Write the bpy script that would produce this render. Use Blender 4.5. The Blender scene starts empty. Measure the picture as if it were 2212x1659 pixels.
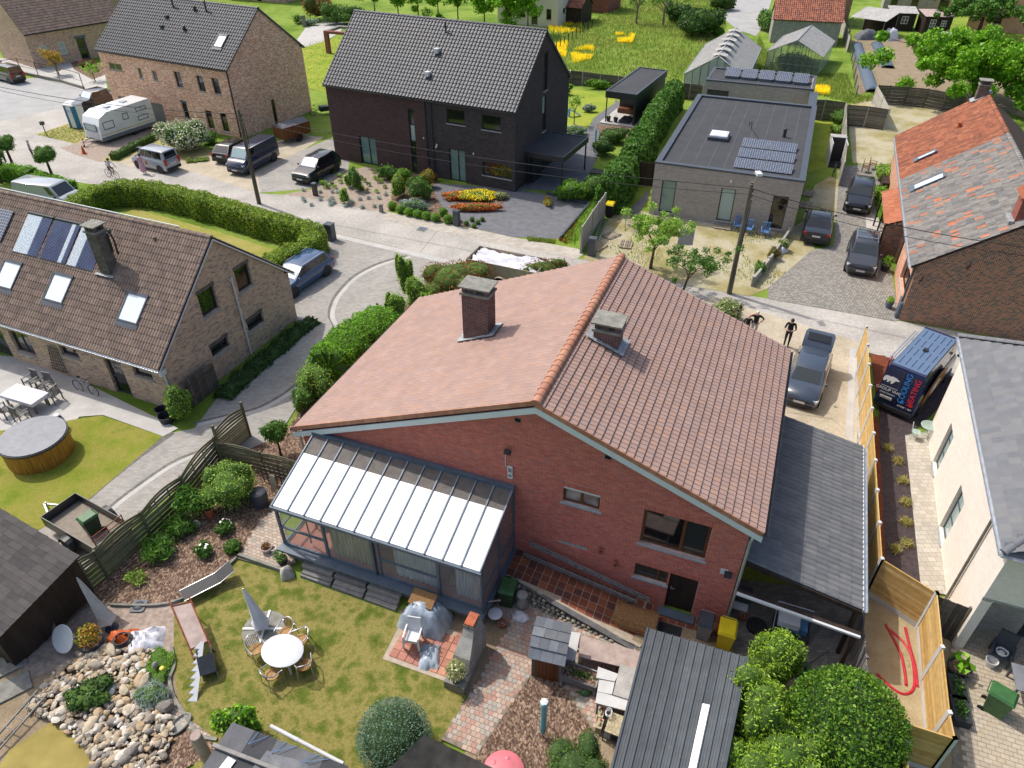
import bpy,math,random
import numpy as np
from mathutils import Vector,Matrix
from mathutils.geometry import tessellate_polygon
random.seed(7);RS=np.random.RandomState(7)
S=bpy.context.scene;COL=S.collection
# ---- camera: 22 m up, looking 37 degrees down
CAMH=22.0;FPX=1555.0;CX,CY=1106.0,829.5;PITCH=math.atan((CY+345.0)/FPX)
cd=bpy.data.cameras.new('camera');cam=bpy.data.objects.new('camera',cd);COL.objects.link(cam)
cam.location=(0,0,CAMH);cam.rotation_euler=(math.pi/2-PITCH,0,0)
cd.sensor_fit='HORIZONTAL';cd.sensor_width=36;cd.lens=36*FPX/2212;cd.clip_end=2000;cd.clip_start=.1
S.camera=cam
# ---- sky and sun
SUN_AZ=math.radians(306);SUN_EL=math.radians(55)
w=bpy.data.worlds.new('World');S.world=w;w.use_nodes=True
nt=w.node_tree;bg=nt.nodes['Background'];sky=nt.nodes.new('ShaderNodeTexSky');sky.sky_type='NISHITA';sky.sun_disc=False
sky.sun_elevation=SUN_EL;sky.sun_rotation=SUN_AZ;sky.air_density=1.0;sky.dust_density=4.0;sky.ozone_density=1.0
nt.links.new(sky.outputs[0],bg.inputs[0]);bg.inputs[1].default_value=.15
sl=bpy.data.lights.new('sun','SUN');sl.energy=2.8;sl.angle=math.radians(.6);sl.color=(1,.95,.885)
so=bpy.data.objects.new('sun',sl);COL.objects.link(so)
sd=Vector((math.sin(SUN_AZ)*math.cos(SUN_EL),math.cos(SUN_AZ)*math.cos(SUN_EL),math.sin(SUN_EL)))
so.rotation_euler=sd.to_track_quat('Z','Y').to_euler();so.location=(0,0,60)
S.view_settings.view_transform='Standard';S.view_settings.look='None';S.view_settings.gamma=1;S.view_settings.exposure=0.33
S.view_settings.use_curve_mapping=False
S.cycles.max_bounces=6;S.cycles.transparent_max_bounces=12;S.cycles.use_denoising=True
# ---- photo point -> place at a known height (surveying helper)
_c,_s=math.cos(PITCH),math.sin(PITCH)
def _ray(u,v):
    x=(u-CX)/FPX;y=-(v-CY)/FPX
    return Vector((x,y*_s+_c,y*_c-_s))
def P(u,v,z=0.0):
    d=_ray(u,v);t=(z-CAMH)/d.z;return Vector((d.x*t,d.y*t,z))
def Q(u,v,y):
    d=_ray(u,v);t=y/d.y;return Vector((d.x*t,y,CAMH+d.z*t))
def azm(p,q):return math.atan2(q[1]-p[1],q[0]-p[0])
# ---- objects
def link(o,parent=None):
    COL.objects.link(o)
    if parent is not None:o.parent=parent
    return o
def tag(o,label=None,cat=None,group=None,kind=None):
    if label:o['label']=label
    if cat:o['category']=cat
    if group:o['group']=group
    if kind:o['kind']=kind
    return o
def thing(name,label,cat,loc=(0,0,0),rz=0,group=None):
    o=bpy.data.objects.new(name,None);o.empty_display_size=.3;link(o)
    o.location=loc;o.rotation_euler=(0,0,rz);return tag(o,label,cat,group)
def loc(T,p):
    c,s=math.cos(T.rotation_euler[2]),math.sin(T.rotation_euler[2]);d=Vector(p)-Vector(T.location)
    return Vector((d.x*c+d.y*s,-d.x*s+d.y*c,d.z))
def wor(T,p):
    c,s=math.cos(T.rotation_euler[2]),math.sin(T.rotation_euler[2])
    return Vector((p[0]*c-p[1]*s+T.location[0],p[0]*s+p[1]*c+T.location[1],p[2]+T.location[2]))
def dup(root,l=None,rz=None,label=None,sc=None):
    r=root.copy();COL.objects.link(r)
    if l is not None:r.location=l
    if rz is not None:r.rotation_euler=(0,0,rz)
    if sc is not None:r.scale=(sc,)*3
    if label:r['label']=label
    for ch in list(root.children):
        c=ch.copy();COL.objects.link(c);c.parent=r
        for g in ch.children:
            d=g.copy();COL.objects.link(d);d.parent=c
    return r
def smooth_mesh(me,ang=40):
    me.shade_smooth();me.set_sharp_from_angle(angle=math.radians(ang))
def autouv(me):
    n=len(me.loops);co=np.empty(len(me.vertices)*3);me.vertices.foreach_get('co',co);co=co.reshape(-1,3)
    nr=np.empty(len(me.polygons)*3);me.polygons.foreach_get('normal',nr);nr=nr.reshape(-1,3)
    vi=np.empty(n,dtype=np.int32);me.loops.foreach_get('vertex_index',vi)
    lt=np.empty(len(me.polygons),dtype=np.int32);me.polygons.foreach_get('loop_total',lt)
    nn=np.repeat(nr,lt,axis=0);p=co[vi]
    h=np.hypot(nn[:,0],nn[:,1])+1e-9;flat=h<.05
    tx,ty=-nn[:,1]/h,nn[:,0]/h
    u=np.where(flat,p[:,0],p[:,0]*tx+p[:,1]*ty)
    slope=np.abs(nn[:,2])>.15
    v=np.where(flat,p[:,1],np.where(slope,p[:,2]/h,p[:,2]))
    uv=me.uv_layers.new(name='UVMap');uv.data.foreach_set('uv',np.stack([u,v],1).ravel())
class MB:
    def __init__(s):s.v=[];s.f=[];s.m=[];s.cm=0;s.X=None
    def add(s,vs,fs):
        b=len(s.v)
        if s.X is not None:vs=[s.X@Vector(p) for p in vs]
        s.v+= [tuple(p) for p in vs];s.f+=[tuple(i+b for i in f) for f in fs];s.m+=[s.cm]*len(fs);return s
    def box(s,x0,x1,y0,y1,z0,z1):
        return s.add([(x0,y0,z0),(x1,y0,z0),(x1,y1,z0),(x0,y1,z0),(x0,y0,z1),(x1,y0,z1),(x1,y1,z1),(x0,y1,z1)],
          [(0,3,2,1),(4,5,6,7),(0,1,5,4),(1,2,6,5),(2,3,7,6),(3,0,4,7)])
    def cb(s,c,sx,sy,sz,rz=0,R=None):
        M=(Matrix.Rotation(rz,3,'Z') if R is None else R);c=Vector(c)
        vs=[c+M@Vector((a*sx/2,b*sy/2,d*sz/2)) for d in(-1,1) for a,b in((-1,-1),(1,-1),(1,1),(-1,1))]
        return s.add(vs,[(0,3,2,1),(4,5,6,7),(0,1,5,4),(1,2,6,5),(2,3,7,6),(3,0,4,7)])
    def bar(s,p,q,w,h,up=(0,0,1)):
        p,q=Vector(p),Vector(q);d=(q-p).normalized();u=Vector(up)
        if abs(d.dot(u))>.98:u=Vector((1,0,0))
        r=d.cross(u).normalized();u=r.cross(d)
        a=r*w/2;b=u*h/2
        return s.add([p-a-b,p+a-b,p+a+b,p-a+b,q-a-b,q+a-b,q+a+b,q-a+b],[(0,1,2,3),(7,6,5,4),(0,4,5,1),(1,5,6,2),(2,6,7,3),(3,7,4,0)])
    def prism(s,poly,z0,z1):
        n=len(poly);ar=sum(poly[i][0]*poly[(i+1)%n][1]-poly[(i+1)%n][0]*poly[i][1] for i in range(n))
        if ar<0:poly=poly[::-1]
        vs=[(p[0],p[1],z0) for p in poly]+[(p[0],p[1],z1) for p in poly]
        return s.add(vs,[tuple(range(n))[::-1],tuple(range(n,2*n))]+[(i,(i+1)%n,n+(i+1)%n,n+i) for i in range(n)])
    def ext(s,poly,d):
        n=len(poly);d=Vector(d);a=[Vector(p) for p in poly]
        nr=sum((a[i].cross(a[(i+1)%n]) for i in range(n)),Vector())
        if nr.dot(d)>0:a=a[::-1]
        return s.add(a+[p+d for p in a],[tuple(range(n)),tuple(range(n,2*n))[::-1]]+[((i+1)%n,i,n+i,n+(i+1)%n) for i in range(n)])
    def quad(s,*ps):return s.add(ps,[tuple(range(len(ps)))])
    def tube(s,pts,r,n=8,cap=True):
        pts=[Vector(p) for p in pts];rs=r if isinstance(r,(list,tuple)) else [r]*len(pts);vs=[];prev=None
        for i,p in enumerate(pts):
            d=(pts[min(i+1,len(pts)-1)]-pts[max(i-1,0)]).normalized()
            if prev is None:a=Vector((0,0,1)) if abs(d.z)<.9 else Vector((1,0,0));x=d.cross(a).normalized()
            else:x=(prev-d*prev.dot(d)).normalized()
            prev=x;y=d.cross(x)
            vs+=[p+(x*math.cos(k*2*math.pi/n)+y*math.sin(k*2*math.pi/n))*rs[i] for k in range(n)]
        fs=[(i*n+k,i*n+(k+1)%n,(i+1)*n+(k+1)%n,(i+1)*n+k) for i in range(len(pts)-1) for k in range(n)]
        if cap:fs+=[tuple(range(n))[::-1],tuple(range((len(pts)-1)*n,len(pts)*n))]
        return s.add(vs,fs)
    def lathe(s,prof,c=(0,0,0),n=16,sx=1,sy=1):
        c=Vector(c);vs=[c+Vector((r*sx*math.cos(k*2*math.pi/n),r*sy*math.sin(k*2*math.pi/n),z)) for r,z in prof for k in range(n)]
        fs=[(i*n+k,i*n+(k+1)%n,(i+1)*n+(k+1)%n,(i+1)*n+k) for i in range(len(prof)-1) for k in range(n)]
        fs+=[tuple(range(n))[::-1],tuple(range((len(prof)-1)*n,len(prof)*n))]
        return s.add(vs,fs)
    def ell(s,c,rx,ry,rz,n=12,m=8,jit=0):
        c=Vector(c);vs=[c+Vector((0,0,-rz))]
        for i in range(1,m):
            t=-math.pi/2+math.pi*i/m
            vs+=[c+Vector((rx*math.cos(t)*math.cos(2*math.pi*k/n),ry*math.cos(t)*math.sin(2*math.pi*k/n),rz*math.sin(t)))*1 for k in range(n)]
        vs.append(c+Vector((0,0,rz)))
        if jit:vs=[c+(p-c)*random.uniform(1-jit,1+jit) for p in vs]
        fs=[(0,1+(k+1)%n,1+k) for k in range(n)]
        fs+=[(1+i*n+k,1+i*n+(k+1)%n,1+(i+1)*n+(k+1)%n,1+(i+1)*n+k) for i in range(m-2) for k in range(n)]
        l=len(vs)-1;fs+=[(1+(m-2)*n+k,1+(m-2)*n+(k+1)%n,l) for k in range(n)]
        return s.add(vs,fs)
    def mesh(s,name,mats,smooth=0):
        me=bpy.data.meshes.new(name);me.from_pydata(s.v,[],s.f)
        for m in (mats if isinstance(mats,(list,tuple)) else [mats]):me.materials.append(MT(m))
        if any(s.m):me.polygons.foreach_set('material_index',s.m)
        me.update();autouv(me)
        if smooth:smooth_mesh(me,smooth)
        return me
    def build(s,name,mats,parent=None,smooth=0,label=None,cat=None,group=None,kind=None,loc=None):
        o=bpy.data.objects.new(name,s.mesh(name,mats,smooth));link(o,parent)
        if loc is not None:o.location=loc
        return tag(o,label,cat,group,kind)
def one(fn,*a,**k):
    m=MB();getattr(m,fn)(*a,**k);return m
ZC=0.0
def sheet(poly,z,name,mat,kind='structure',thick=0):
    """a flat patch of the setting; poly = photo points, surveyed at height z"""
    global ZC
    ZC+=.001;z=ZC
    pts=[P(u,v,z) for u,v in poly];m=MB()
    if thick:m.prism([(p.x,p.y) for p in pts],z-thick,z)
    else:
        a=sum(pts[i].x*pts[(i+1)%len(pts)].y-pts[(i+1)%len(pts)].x*pts[i].y for i in range(len(pts)))
        if a<0:pts=pts[::-1]
        m.add(pts,[t[::-1] if (pts[t[1]]-pts[t[0]]).cross(pts[t[2]]-pts[t[0]]).z<0 else t for t in tessellate_polygon([pts])])
    return m.build(name,mat,kind=kind)
def inpoly(x,y,poly):
    c=False;j=len(poly)-1
    for i in range(len(poly)):
        xi,yi=poly[i][0],poly[i][1];xj,yj=poly[j][0],poly[j][1]
        if (yi>y)!=(yj>y) and x<(xj-xi)*(y-yi)/(yj-yi)+xi:c=not c
        j=i
    return c
# ---- pieces: N alike pieces; the ones nearest to the camera as objects, the rest joined as stuff
CAMP=Vector((0,0,CAMH))
def pieces(name,mesh,mats4,parent,maxn=300,T=None,stuff=None):
    """mats4: list of 4x4 matrices in the parent's frame"""
    if not mats4:return
    T=T or parent
    Mw=Matrix.Translation(T.location)@Matrix.Rotation(T.rotation_euler[2],4,'Z') if T is not None else Matrix()
    ms=sorted(mats4,key=lambda M:((Mw@M).translation-CAMP).length)
    for M in ms[:maxn]:
        o=bpy.data.objects.new(name,mesh);link(o,parent);o.matrix_basis=M
    rest=ms[maxn:]
    if rest:
        nv=len(mesh.vertices);co=np.empty(nv*3);mesh.vertices.foreach_get('co',co);co=np.c_[co.reshape(-1,3),np.ones(nv)]
        A=np.array([[list(r) for r in M] for M in rest]);V=np.einsum('kij,nj->kni',A,co)[:,:,:3].reshape(-1,3)
        nl=len(mesh.loops);vi=np.empty(nl,dtype=np.int32);mesh.loops.foreach_get('vertex_index',vi)
        lt=np.empty(len(mesh.polygons),dtype=np.int32);mesh.polygons.foreach_get('loop_total',lt)
        k=len(rest);VI=(np.tile(vi,k)+np.repeat(np.arange(k)*nv,nl)).astype(np.int32);LT=np.tile(lt,k)
        me=rawmesh(stuff or name,V,VI,LT);
        for m in mesh.materials:me.materials.append(m)
        smooth_mesh(me,36)
        at=me.attributes.new('rnd','FLOAT','FACE');at.data.foreach_set('value',np.repeat(RS.rand(k),len(lt)).astype(np.float32))
        o=bpy.data.objects.new(stuff or (name+'s'),me);link(o,parent);o['kind']='stuff'
def rawmesh(name,V,VI,LT):
    me=bpy.data.meshes.new(name);me.vertices.add(len(V));me.vertices.foreach_set('co',np.asarray(V,dtype=np.float32).ravel())
    me.loops.add(len(VI));me.loops.foreach_set('vertex_index',VI);me.polygons.add(len(LT))
    me.polygons.foreach_set('loop_start',(np.cumsum(LT)-LT).astype(np.int32));me.polygons.foreach_set('loop_total',LT.astype(np.int32))
    me.update(calc_edges=True);return me
# ---- materials
MATS={};SPEC={}
def MT(n):
    if not isinstance(n,str):return n
    if n not in MATS:MATS[n]=SPEC[n]()
    return MATS[n]
def sr(c,k=1.0):
    return tuple([(((x/255)/12.92 if x/255<=.04045 else ((x/255+.055)/1.055)**2.4))*k for x in c])+(1,)
KD=.74   # photo brightness of a sunlit flat surface -> base colour
class N:
    def __init__(s,name,rough=.7,metal=0,spec=.5):
        s.m=bpy.data.materials.new(name);s.m.use_nodes=True;s.t=s.m.node_tree;s.b=s.t.nodes['Principled BSDF']
        s.b.inputs['Roughness'].default_value=rough;s.b.inputs['Metallic'].default_value=metal;s.b.inputs['Specular IOR Level'].default_value=spec
        s._g=None
    def n(s,t,**k):
        x=s.t.nodes.new(t)
        for a,b in k.items():setattr(x,a,b)
        return x
    def l(s,a,b):s.t.links.new(a,b)
    def pos(s):
        if s._g is None:s._g=s.n('ShaderNodeNewGeometry')
        return s._g.outputs['Position']
    def uv(s):return s.n('ShaderNodeTexCoord').outputs['UV']
    def noise(s,scale,detail=4,vec=None,sv=None,rough=.55):
        x=s.n('ShaderNodeTexNoise');x.inputs['Scale'].default_value=scale;x.inputs['Detail'].default_value=detail;x.inputs['Roughness'].default_value=rough
        v=vec or s.pos()
        if sv:
            mp=s.n('ShaderNodeMapping');mp.inputs['Scale'].default_value=sv;s.l(v,mp.inputs[0]);v=mp.outputs[0]
        s.l(v,x.inputs['Vector']);return x.outputs['Fac']
    def ramp(s,fac,cols,mode='LINEAR'):
        r=s.n('ShaderNodeValToRGB');e=r.color_ramp.elements;r.color_ramp.interpolation=mode
        while len(e)<len(cols):e.new(.5)
        for i,(p,c) in enumerate(cols):e[i].position=p;e[i].color=c
        s.l(fac,r.inputs[0]);return r.outputs[0]
    def mix(s,fac,a,b,bt='MIX'):
        x=s.n('ShaderNodeMix',data_type='RGBA',blend_type=bt)
        for i,v in((0,fac),(6,a),(7,b)):
            if hasattr(v,'is_linked') :s.l(v,x.inputs[i])
            else:x.inputs[i].default_value=v
        return x.outputs[2]
    def math(s,op,a,b=None):
        x=s.n('ShaderNodeMath',operation=op)
        for i,v in((0,a),(1,b)):
            if v is None:continue
            if hasattr(v,'is_linked'):s.l(v,x.inputs[i])
            else:x.inputs[i].default_value=v
        return x.outputs[0]
    def rnd(s):
        a=s.n('ShaderNodeAttribute',attribute_name='rnd');o=s.n('ShaderNodeObjectInfo')
        return s.math('FRACT',s.math('ADD',a.outputs['Fac'],o.outputs['Random']))
    def bump(s,h,st=.3,dist=.02):
        x=s.n('ShaderNodeBump');x.inputs['Strength'].default_value=st;x.inputs['Distance'].default_value=dist
        s.l(h,x.inputs['Height']);s.l(x.outputs[0],s.b.inputs['Normal'])
    def col(s,c):
        if hasattr(c,'is_linked'):s.l(c,s.b.inputs['Base Color'])
        else:s.b.inputs['Base Color'].default_value=c
        return s
def plain(name,c,rough=.6,var=.18,scale=2.5,metal=0,bump=0,bs=30,spec=.4,k=None,c2=None,fine=0,sv=None):
    def f():
        s=N(name,rough,metal,spec);kk=KD if k is None else k;a=sr(c,kk)
        if var or c2:
            f1=s.noise(scale,5,sv=sv);d=sr(c2,kk) if c2 else tuple([x*(1-var*1.6) for x in a[:3]])+(1,)
            b=a if c2 else tuple([min(1,x*(1+var)) for x in a[:3]])+(1,)
            cc=s.ramp(f1,[(.32,d),(.68,b)])
            if fine:cc=s.mix(fine,cc,s.ramp(s.noise(scale*14,3),[(.35,(.55,.55,.55,1)),(.65,(1.3,1.3,1.3,1))]),'MULTIPLY')
            s.col(cc)
        else:s.col(a)
        if bump:s.bump(s.noise(bs,4,sv=sv),bump,.03)
        return s.m
    SPEC[name]=f
def piecemat(name,cols,rough=.75,noise=.25,scale=6,bump=.2,bs=40,spec=.3,k=None,mode='CONSTANT',stain=None,fade=None):
    def f():
        s=N(name,rough,0,spec);kk=KD if k is None else k;n=len(cols)
        r=s.rnd()
        c=s.ramp(r,[(i/n if mode=='CONSTANT' else i/max(1,n-1),sr(x,kk)) for i,x in enumerate(cols)],mode)
        if noise:c=s.mix(noise,c,s.ramp(s.noise(scale,5),[(.3,(.45,.45,.45,1)),(.7,(1.35,1.35,1.35,1))]),'MULTIPLY')
        if stain:
            sc,col,amt,th=stain;c=s.mix(s.math('MULTIPLY',s.ramp(s.noise(sc,6,rough=.7),[(th,(0,0,0,1)),(th+.1,(1,1,1,1))]),amt),c,sr(col,kk))
        s.col(c)
        if bump:s.bump(s.noise(bs,3),bump,.01)
        return s.m
    SPEC[name]=f
def brickmat(name,cols,mortar,bw=.21,bh=.065,mw=.012,rough=.85,bump=.5,offs=.5,k=None,big=.35,freq=2):
    def f():
        s=N(name,rough,0,.25);kk=KD if k is None else k;uv=s.uv()
        b=s.n('ShaderNodeTexBrick');s.l(uv,b.inputs['Vector']);b.inputs['Scale'].default_value=1;b.inputs['Mortar Size'].default_value=mw/2
        b.inputs['Brick Width'].default_value=bw;b.inputs['Row Height'].default_value=bh;b.offset=offs;b.offset_frequency=freq;b.inputs['Mortar Smooth'].default_value=.15
        b.inputs['Color1'].default_value=(0,0,0,1);b.inputs['Color2'].default_value=(1,1,1,1);b.inputs['Mortar'].default_value=(.5,.5,.5,1)
        n=len(cols);c=s.ramp(b.outputs['Color'],[((i+.0)/n,sr(x,kk)) for i,x in enumerate(cols)],'CONSTANT')
        c=s.mix(big,c,s.ramp(s.noise(.9,5),[(.3,(.6,.6,.6,1)),(.7,(1.25,1.25,1.25,1))]),'MULTIPLY')
        c=s.mix(.3,c,s.ramp(s.noise(30,3),[(.3,(.6,.6,.6,1)),(.7,(1.3,1.3,1.3,1))]),'MULTIPLY')
        s.col(s.mix(b.outputs['Fac'],c,sr(mortar,kk)))
        s.bump(s.math('SUBTRACT',1.0,b.outputs['Fac']),bump,.012)
        return s.m
    SPEC[name]=f
def leafmat(name,cols,k=1.1,rough=.5,tr=.35):
    def f():
        s=N(name,rough,0,.35);n=len(cols);c=s.ramp(s.rnd(),[(i/max(1,n-1),sr(x,k)) for i,x in enumerate(cols)])
        c=s.mix(.4,c,s.ramp(s.noise(1.3,3),[(.3,(.6,.6,.6,1)),(.7,(1.35,1.35,1.25,1))]),'MULTIPLY')
        s.col(c)
        if tr:
            t=s.n('ShaderNodeBsdfTranslucent');s.l(c,t.inputs[0]);x=s.n('ShaderNodeMixShader');x.inputs[0].default_value=tr
            s.l(s.b.outputs[0],x.inputs[1]);s.l(t.outputs[0],x.inputs[2]);s.l(x.outputs[0],s.t.nodes['Material Output'].inputs[0])
        return s.m
    SPEC[name]=f
def glass(name,c,rough=.06,spec=.6,var=0):
    def f():
        s=N(name,rough,0,spec);s.col(sr(c,1))
        if var:s.col(s.ramp(s.noise(1.1,2),[(.35,sr(c,.4)),(.65,sr(c,1+var))]))
        s.b.inputs['Coat Weight'].default_value=.6;s.b.inputs['Coat Roughness'].default_value=.03
        return s.m
    SPEC[name]=f
def clear(name,c,op=.35,rough=.05):
    def f():
        s=N(name,rough,0,.5);s.col(sr(c,1));s.b.inputs['Alpha'].default_value=op;return s.m
    SPEC[name]=f
def paint(name,c,rough=.25,metal=.0,coat=.8):
    def f():
        s=N(name,rough,metal,.5);s.col(s.mix(.25,sr(c,1),s.ramp(s.noise(3,4),[(.3,(.75,.75,.75,1)),(.7,(1.15,1.12,1.1,1))]),'MULTIPLY'))
        s.b.inputs['Coat Weight'].default_value=coat;s.b.inputs['Coat Roughness'].default_value=.06;return s.m
    SPEC[name]=f
# ---- foliage: many small leaf faces through a volume
def leaves(name,mat,pts,nrm,size,parent=None,jit=.5,asp=.55,kind=None,droop=0):
    pts=np.asarray(pts,dtype=np.float32);n=len(pts);nrm=np.asarray(nrm,dtype=np.float32)
    d=RS.randn(n,3).astype(np.float32);nn=nrm*(1-jit)+d/np.linalg.norm(d,axis=1,keepdims=True)*jit*1.3
    nn/=np.linalg.norm(nn,axis=1,keepdims=True)+1e-6
    a=np.cross(nn,RS.randn(n,3));a/=np.linalg.norm(a,axis=1,keepdims=True)+1e-6;a[:,2]-=droop;b=np.cross(nn,a)
    sz=(size*(.6+.8*RS.rand(n)))[:,None];a=a*sz*.5;b=b*sz*.5*asp
    fold=nn*sz*.12
    V=np.stack([pts-a,pts+b+fold,pts+a,pts-b+fold],1).reshape(-1,3)
    me=rawmesh(name,V,np.arange(n*4,dtype=np.int32),np.full(n,4,dtype=np.int32));me.materials.append(MT(mat))
    at=me.attributes.new('rnd','FLOAT','FACE');at.data.foreach_set('value',RS.rand(n).astype(np.float32))
    o=bpy.data.objects.new(name,me);link(o,parent)
    if kind:o['kind']=kind
    return o
def ellpts(c,r,n,inner=.72,up=0.0):
    d=RS.randn(n,3);d/=np.linalg.norm(d,axis=1,keepdims=True)
    if up:d=d[d[:,2]>-up]
    k=(inner+(1-inner)*RS.rand(len(d)))[:,None]
    return np.asarray(c)+d*k*np.asarray(r),d
# ---- surfaces
plain('concrete_road',(196,191,182),.9,.13,.35,bump=.15,bs=60,fine=.3)
plain('asphalt',(186,186,184),.9,.08,.6,bump=.2,bs=90,fine=.25)
plain('sand',(214,201,178),.95,.12,.7,bump=.3,bs=25,fine=.3,c2=(188,176,150))
plain('drygrass',(176,172,96),.95,.2,.8,bump=.5,bs=60,fine=.5,c2=(196,178,126))
plain('soil',(172,154,128),.95,.15,1.2,bump=.6,bs=12,fine=.35,c2=(150,132,105))
plain('garden_sand',(196,178,142),.95,.15,1.6,bump=.5,bs=22,fine=.3,c2=(178,158,120))
plain('dark_gravel',(128,130,134),.9,.12,2,bump=.8,bs=45,fine=.6)
plain('purple_gravel',(92,78,78),.9,.2,6,bump=.9,bs=40,fine=.7,c2=(66,58,62))
plain('red_chips',(150,80,48),.95,.3,7,bump=.9,bs=35,fine=.6,c2=(120,58,36))
plain('pea_gravel',(186,168,152),.95,.2,6,bump=.7,bs=45,fine=.6)
plain('pale_concrete',(205,202,196),.85,.08,1.2,bump=.1,bs=40,fine=.15)
plain('roof_felt',(74,76,80),.85,.1,.8,bump=.15,bs=50,fine=.2)
plain('felt_light',(112,114,118),.85,.12,1.5,bump=.15,bs=40,fine=.25)
def mulch():
    s=N('mulch',.95,0,.2);v=s.n('ShaderNodeTexVoronoi');v.inputs['Scale'].default_value=22;mp=s.n('ShaderNodeMapping');mp.inputs['Scale'].default_value=(1,.6,1);s.l(s.pos(),mp.inputs[0]);s.l(mp.outputs[0],v.inputs[0])
    r=s.n('ShaderNodeSeparateColor');s.l(v.outputs['Color'],r.inputs[0])
    c=s.ramp(r.outputs[0],[(0,sr((92,72,60),KD)),(.45,sr((130,106,90),KD)),(.8,sr((168,142,122),KD)),(1,sr((205,178,150),KD))])
    s.col(s.mix(.5,c,s.ramp(s.noise(2,4),[(.3,(.6,.6,.6,1)),(.7,(1.2,1.2,1.2,1))]),'MULTIPLY'));s.bump(s.math('ADD',r.outputs[1],s.noise(60,2)),.8,.03);return s.m
SPEC['mulch']=mulch
def grassmat(name,cols,scale=.5):
    def f():
        s=N(name,.95,0,.15)
        c=s.ramp(s.noise(scale,6,rough=.65),[(.3+.4*i/(len(cols)-1),sr(x,KD)) for i,x in enumerate(cols)])
        c=s.mix(.55,c,s.ramp(s.noise(18,4,rough=.7),[(.3,(.5,.5,.45,1)),(.7,(1.4,1.4,1.2,1))]),'MULTIPLY')
        s.col(c);s.bump(s.noise(70,3),.8,.04);return s.m
    SPEC[name]=f
grassmat('meadow',[(96,128,40),(122,152,56),(150,174,78),(132,152,62)],.16)
grassmat('lawn',[(92,112,42),(128,134,64),(172,160,98),(118,130,56),(96,116,44)],1.0)
grassmat('lawn_green',[(120,146,48),(150,160,62),(172,166,84),(132,150,54)],.6)
grassmat('lawn_bright',[(142,170,58),(166,182,70),(186,190,84)],.5)
grassmat('front_lawn',[(150,160,72),(180,176,96),(196,184,116)],.5)
grassmat('dry_yard',[(160,154,98),(190,178,134),(210,202,178),(208,199,174)],.35)
brickmat('grey_pavers',[(178,174,167),(186,182,175),(170,167,161),(182,176,166)],(158,154,146),.21,.105,.008,.9,.25)
brickmat('dark_pavers',[(132,128,122),(142,138,132),(124,121,116)],(104,100,94),.22,.11,.01,.9,.25)
brickmat('sidewalk_pavers',[(204,196,182),(196,188,174),(210,203,190)],(166,158,142),.3,.22,.02,.9,.3)
brickmat('cobbles',[(184,180,172),(170,167,160),(196,191,182),(158,155,150)],(120,116,104),.17,.12,.035,.85,.9)
brickmat('pale_brick',[(196,148,124),(176,118,92),(210,176,154),(188,136,110),(202,160,138),(166,112,88)],(212,196,180),.22,.068,.012,k=1.45)
brickmat('taupe_brick',[(158,132,112),(142,118,102),(168,142,120),(110,94,86),(150,122,100),(160,136,116),(154,128,108)],(168,154,138),.21,.062,.012,k=1.6)
brickmat('black_brick',[(66,62,62),(72,66,66),(60,57,58),(78,70,70)],(54,52,53),.24,.052,.008,k=1.1,big=.25)
brickmat('umber_brick',[(88,68,66),(96,74,72),(80,64,62)],(70,58,56),.24,.052,.008,k=.95,big=.25)
brickmat('grey_brick',[(168,160,152),(176,168,160),(160,152,145)],(150,143,136),.24,.05,.008,k=1.0,big=.2)
brickmat('farm_brick',[(134,84,62),(108,70,58),(150,92,66),(74,58,56),(140,90,70),(62,52,54),(128,78,58)],(176,160,138),.2,.072,.018,k=1.2)
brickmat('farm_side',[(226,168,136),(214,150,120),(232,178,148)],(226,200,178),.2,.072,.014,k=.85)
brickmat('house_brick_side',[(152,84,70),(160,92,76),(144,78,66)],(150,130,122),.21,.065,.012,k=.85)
plain('white_render',(238,230,218),.9,.03,.8,bump=.1,bs=50)
brickmat('white_painted_brick',[(240,232,220),(236,228,217),(243,236,225)],(228,219,207),.21,.065,.008,k=.92,bump=.18,big=.08)
plain('white_paint',(236,238,238),.5,.04,2)
plain('mortar',(206,190,180),.95,.15,3,k=.8)
piecemat('house_brick',[(188,110,96),(195,117,100),(180,104,92),(198,122,104),(188,113,99),(177,106,95),(193,115,98),(182,117,105)],.85,.25,8,.15,k=1.05)
piecemat('soldier_brick',[(200,114,94),(192,106,88),(206,120,100)],.85,.25,8,.15,k=.9)
piecemat('chimney_brick',[(112,84,78),(120,92,86),(104,80,76),(126,96,88)],.85,.25,8,.2,k=.9)
piecemat('clay_tile',[(190,158,144),(193,161,147),(187,155,142),(185,156,144),(195,163,149),(189,157,144),(187,158,148),(196,160,142)],.7,.16,1.4,.12,60,.25,k=.66)
piecemat('ridge_tile',[(196,140,112),(188,132,106),(202,148,120)],.6,.2,5,.1,k=.74)
piecemat('black_tile',[(96,99,104),(102,105,110),(90,93,98),(98,101,106)],.5,.15,3,.05,k=.55,spec=.35)
piecemat('brown_tile',[(134,116,104),(144,124,112),(124,108,98),(140,122,108),(130,112,102)],.8,.35,3,.3,50,.25,k=.85,stain=(5,(206,196,180),.55,.66))
piecemat('grey_tile',[(140,142,143),(132,134,136),(146,147,147),(136,138,140)],.7,.25,4,.2,k=.58,stain=(9,(190,190,180),.5,.7))
piecemat('slate_tile',[(142,145,150),(136,140,146),(148,150,154),(140,142,146),(150,151,152)],.65,.2,2.5,.1,k=.54,spec=.3,stain=(6,(184,180,168),.5,.66))
piecemat('old_grey_tile',[(150,146,142),(138,136,134),(160,156,150),(128,127,126),(146,140,134),(154,150,145)],.9,.4,4,.4,30,.2,k=.76)
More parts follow.
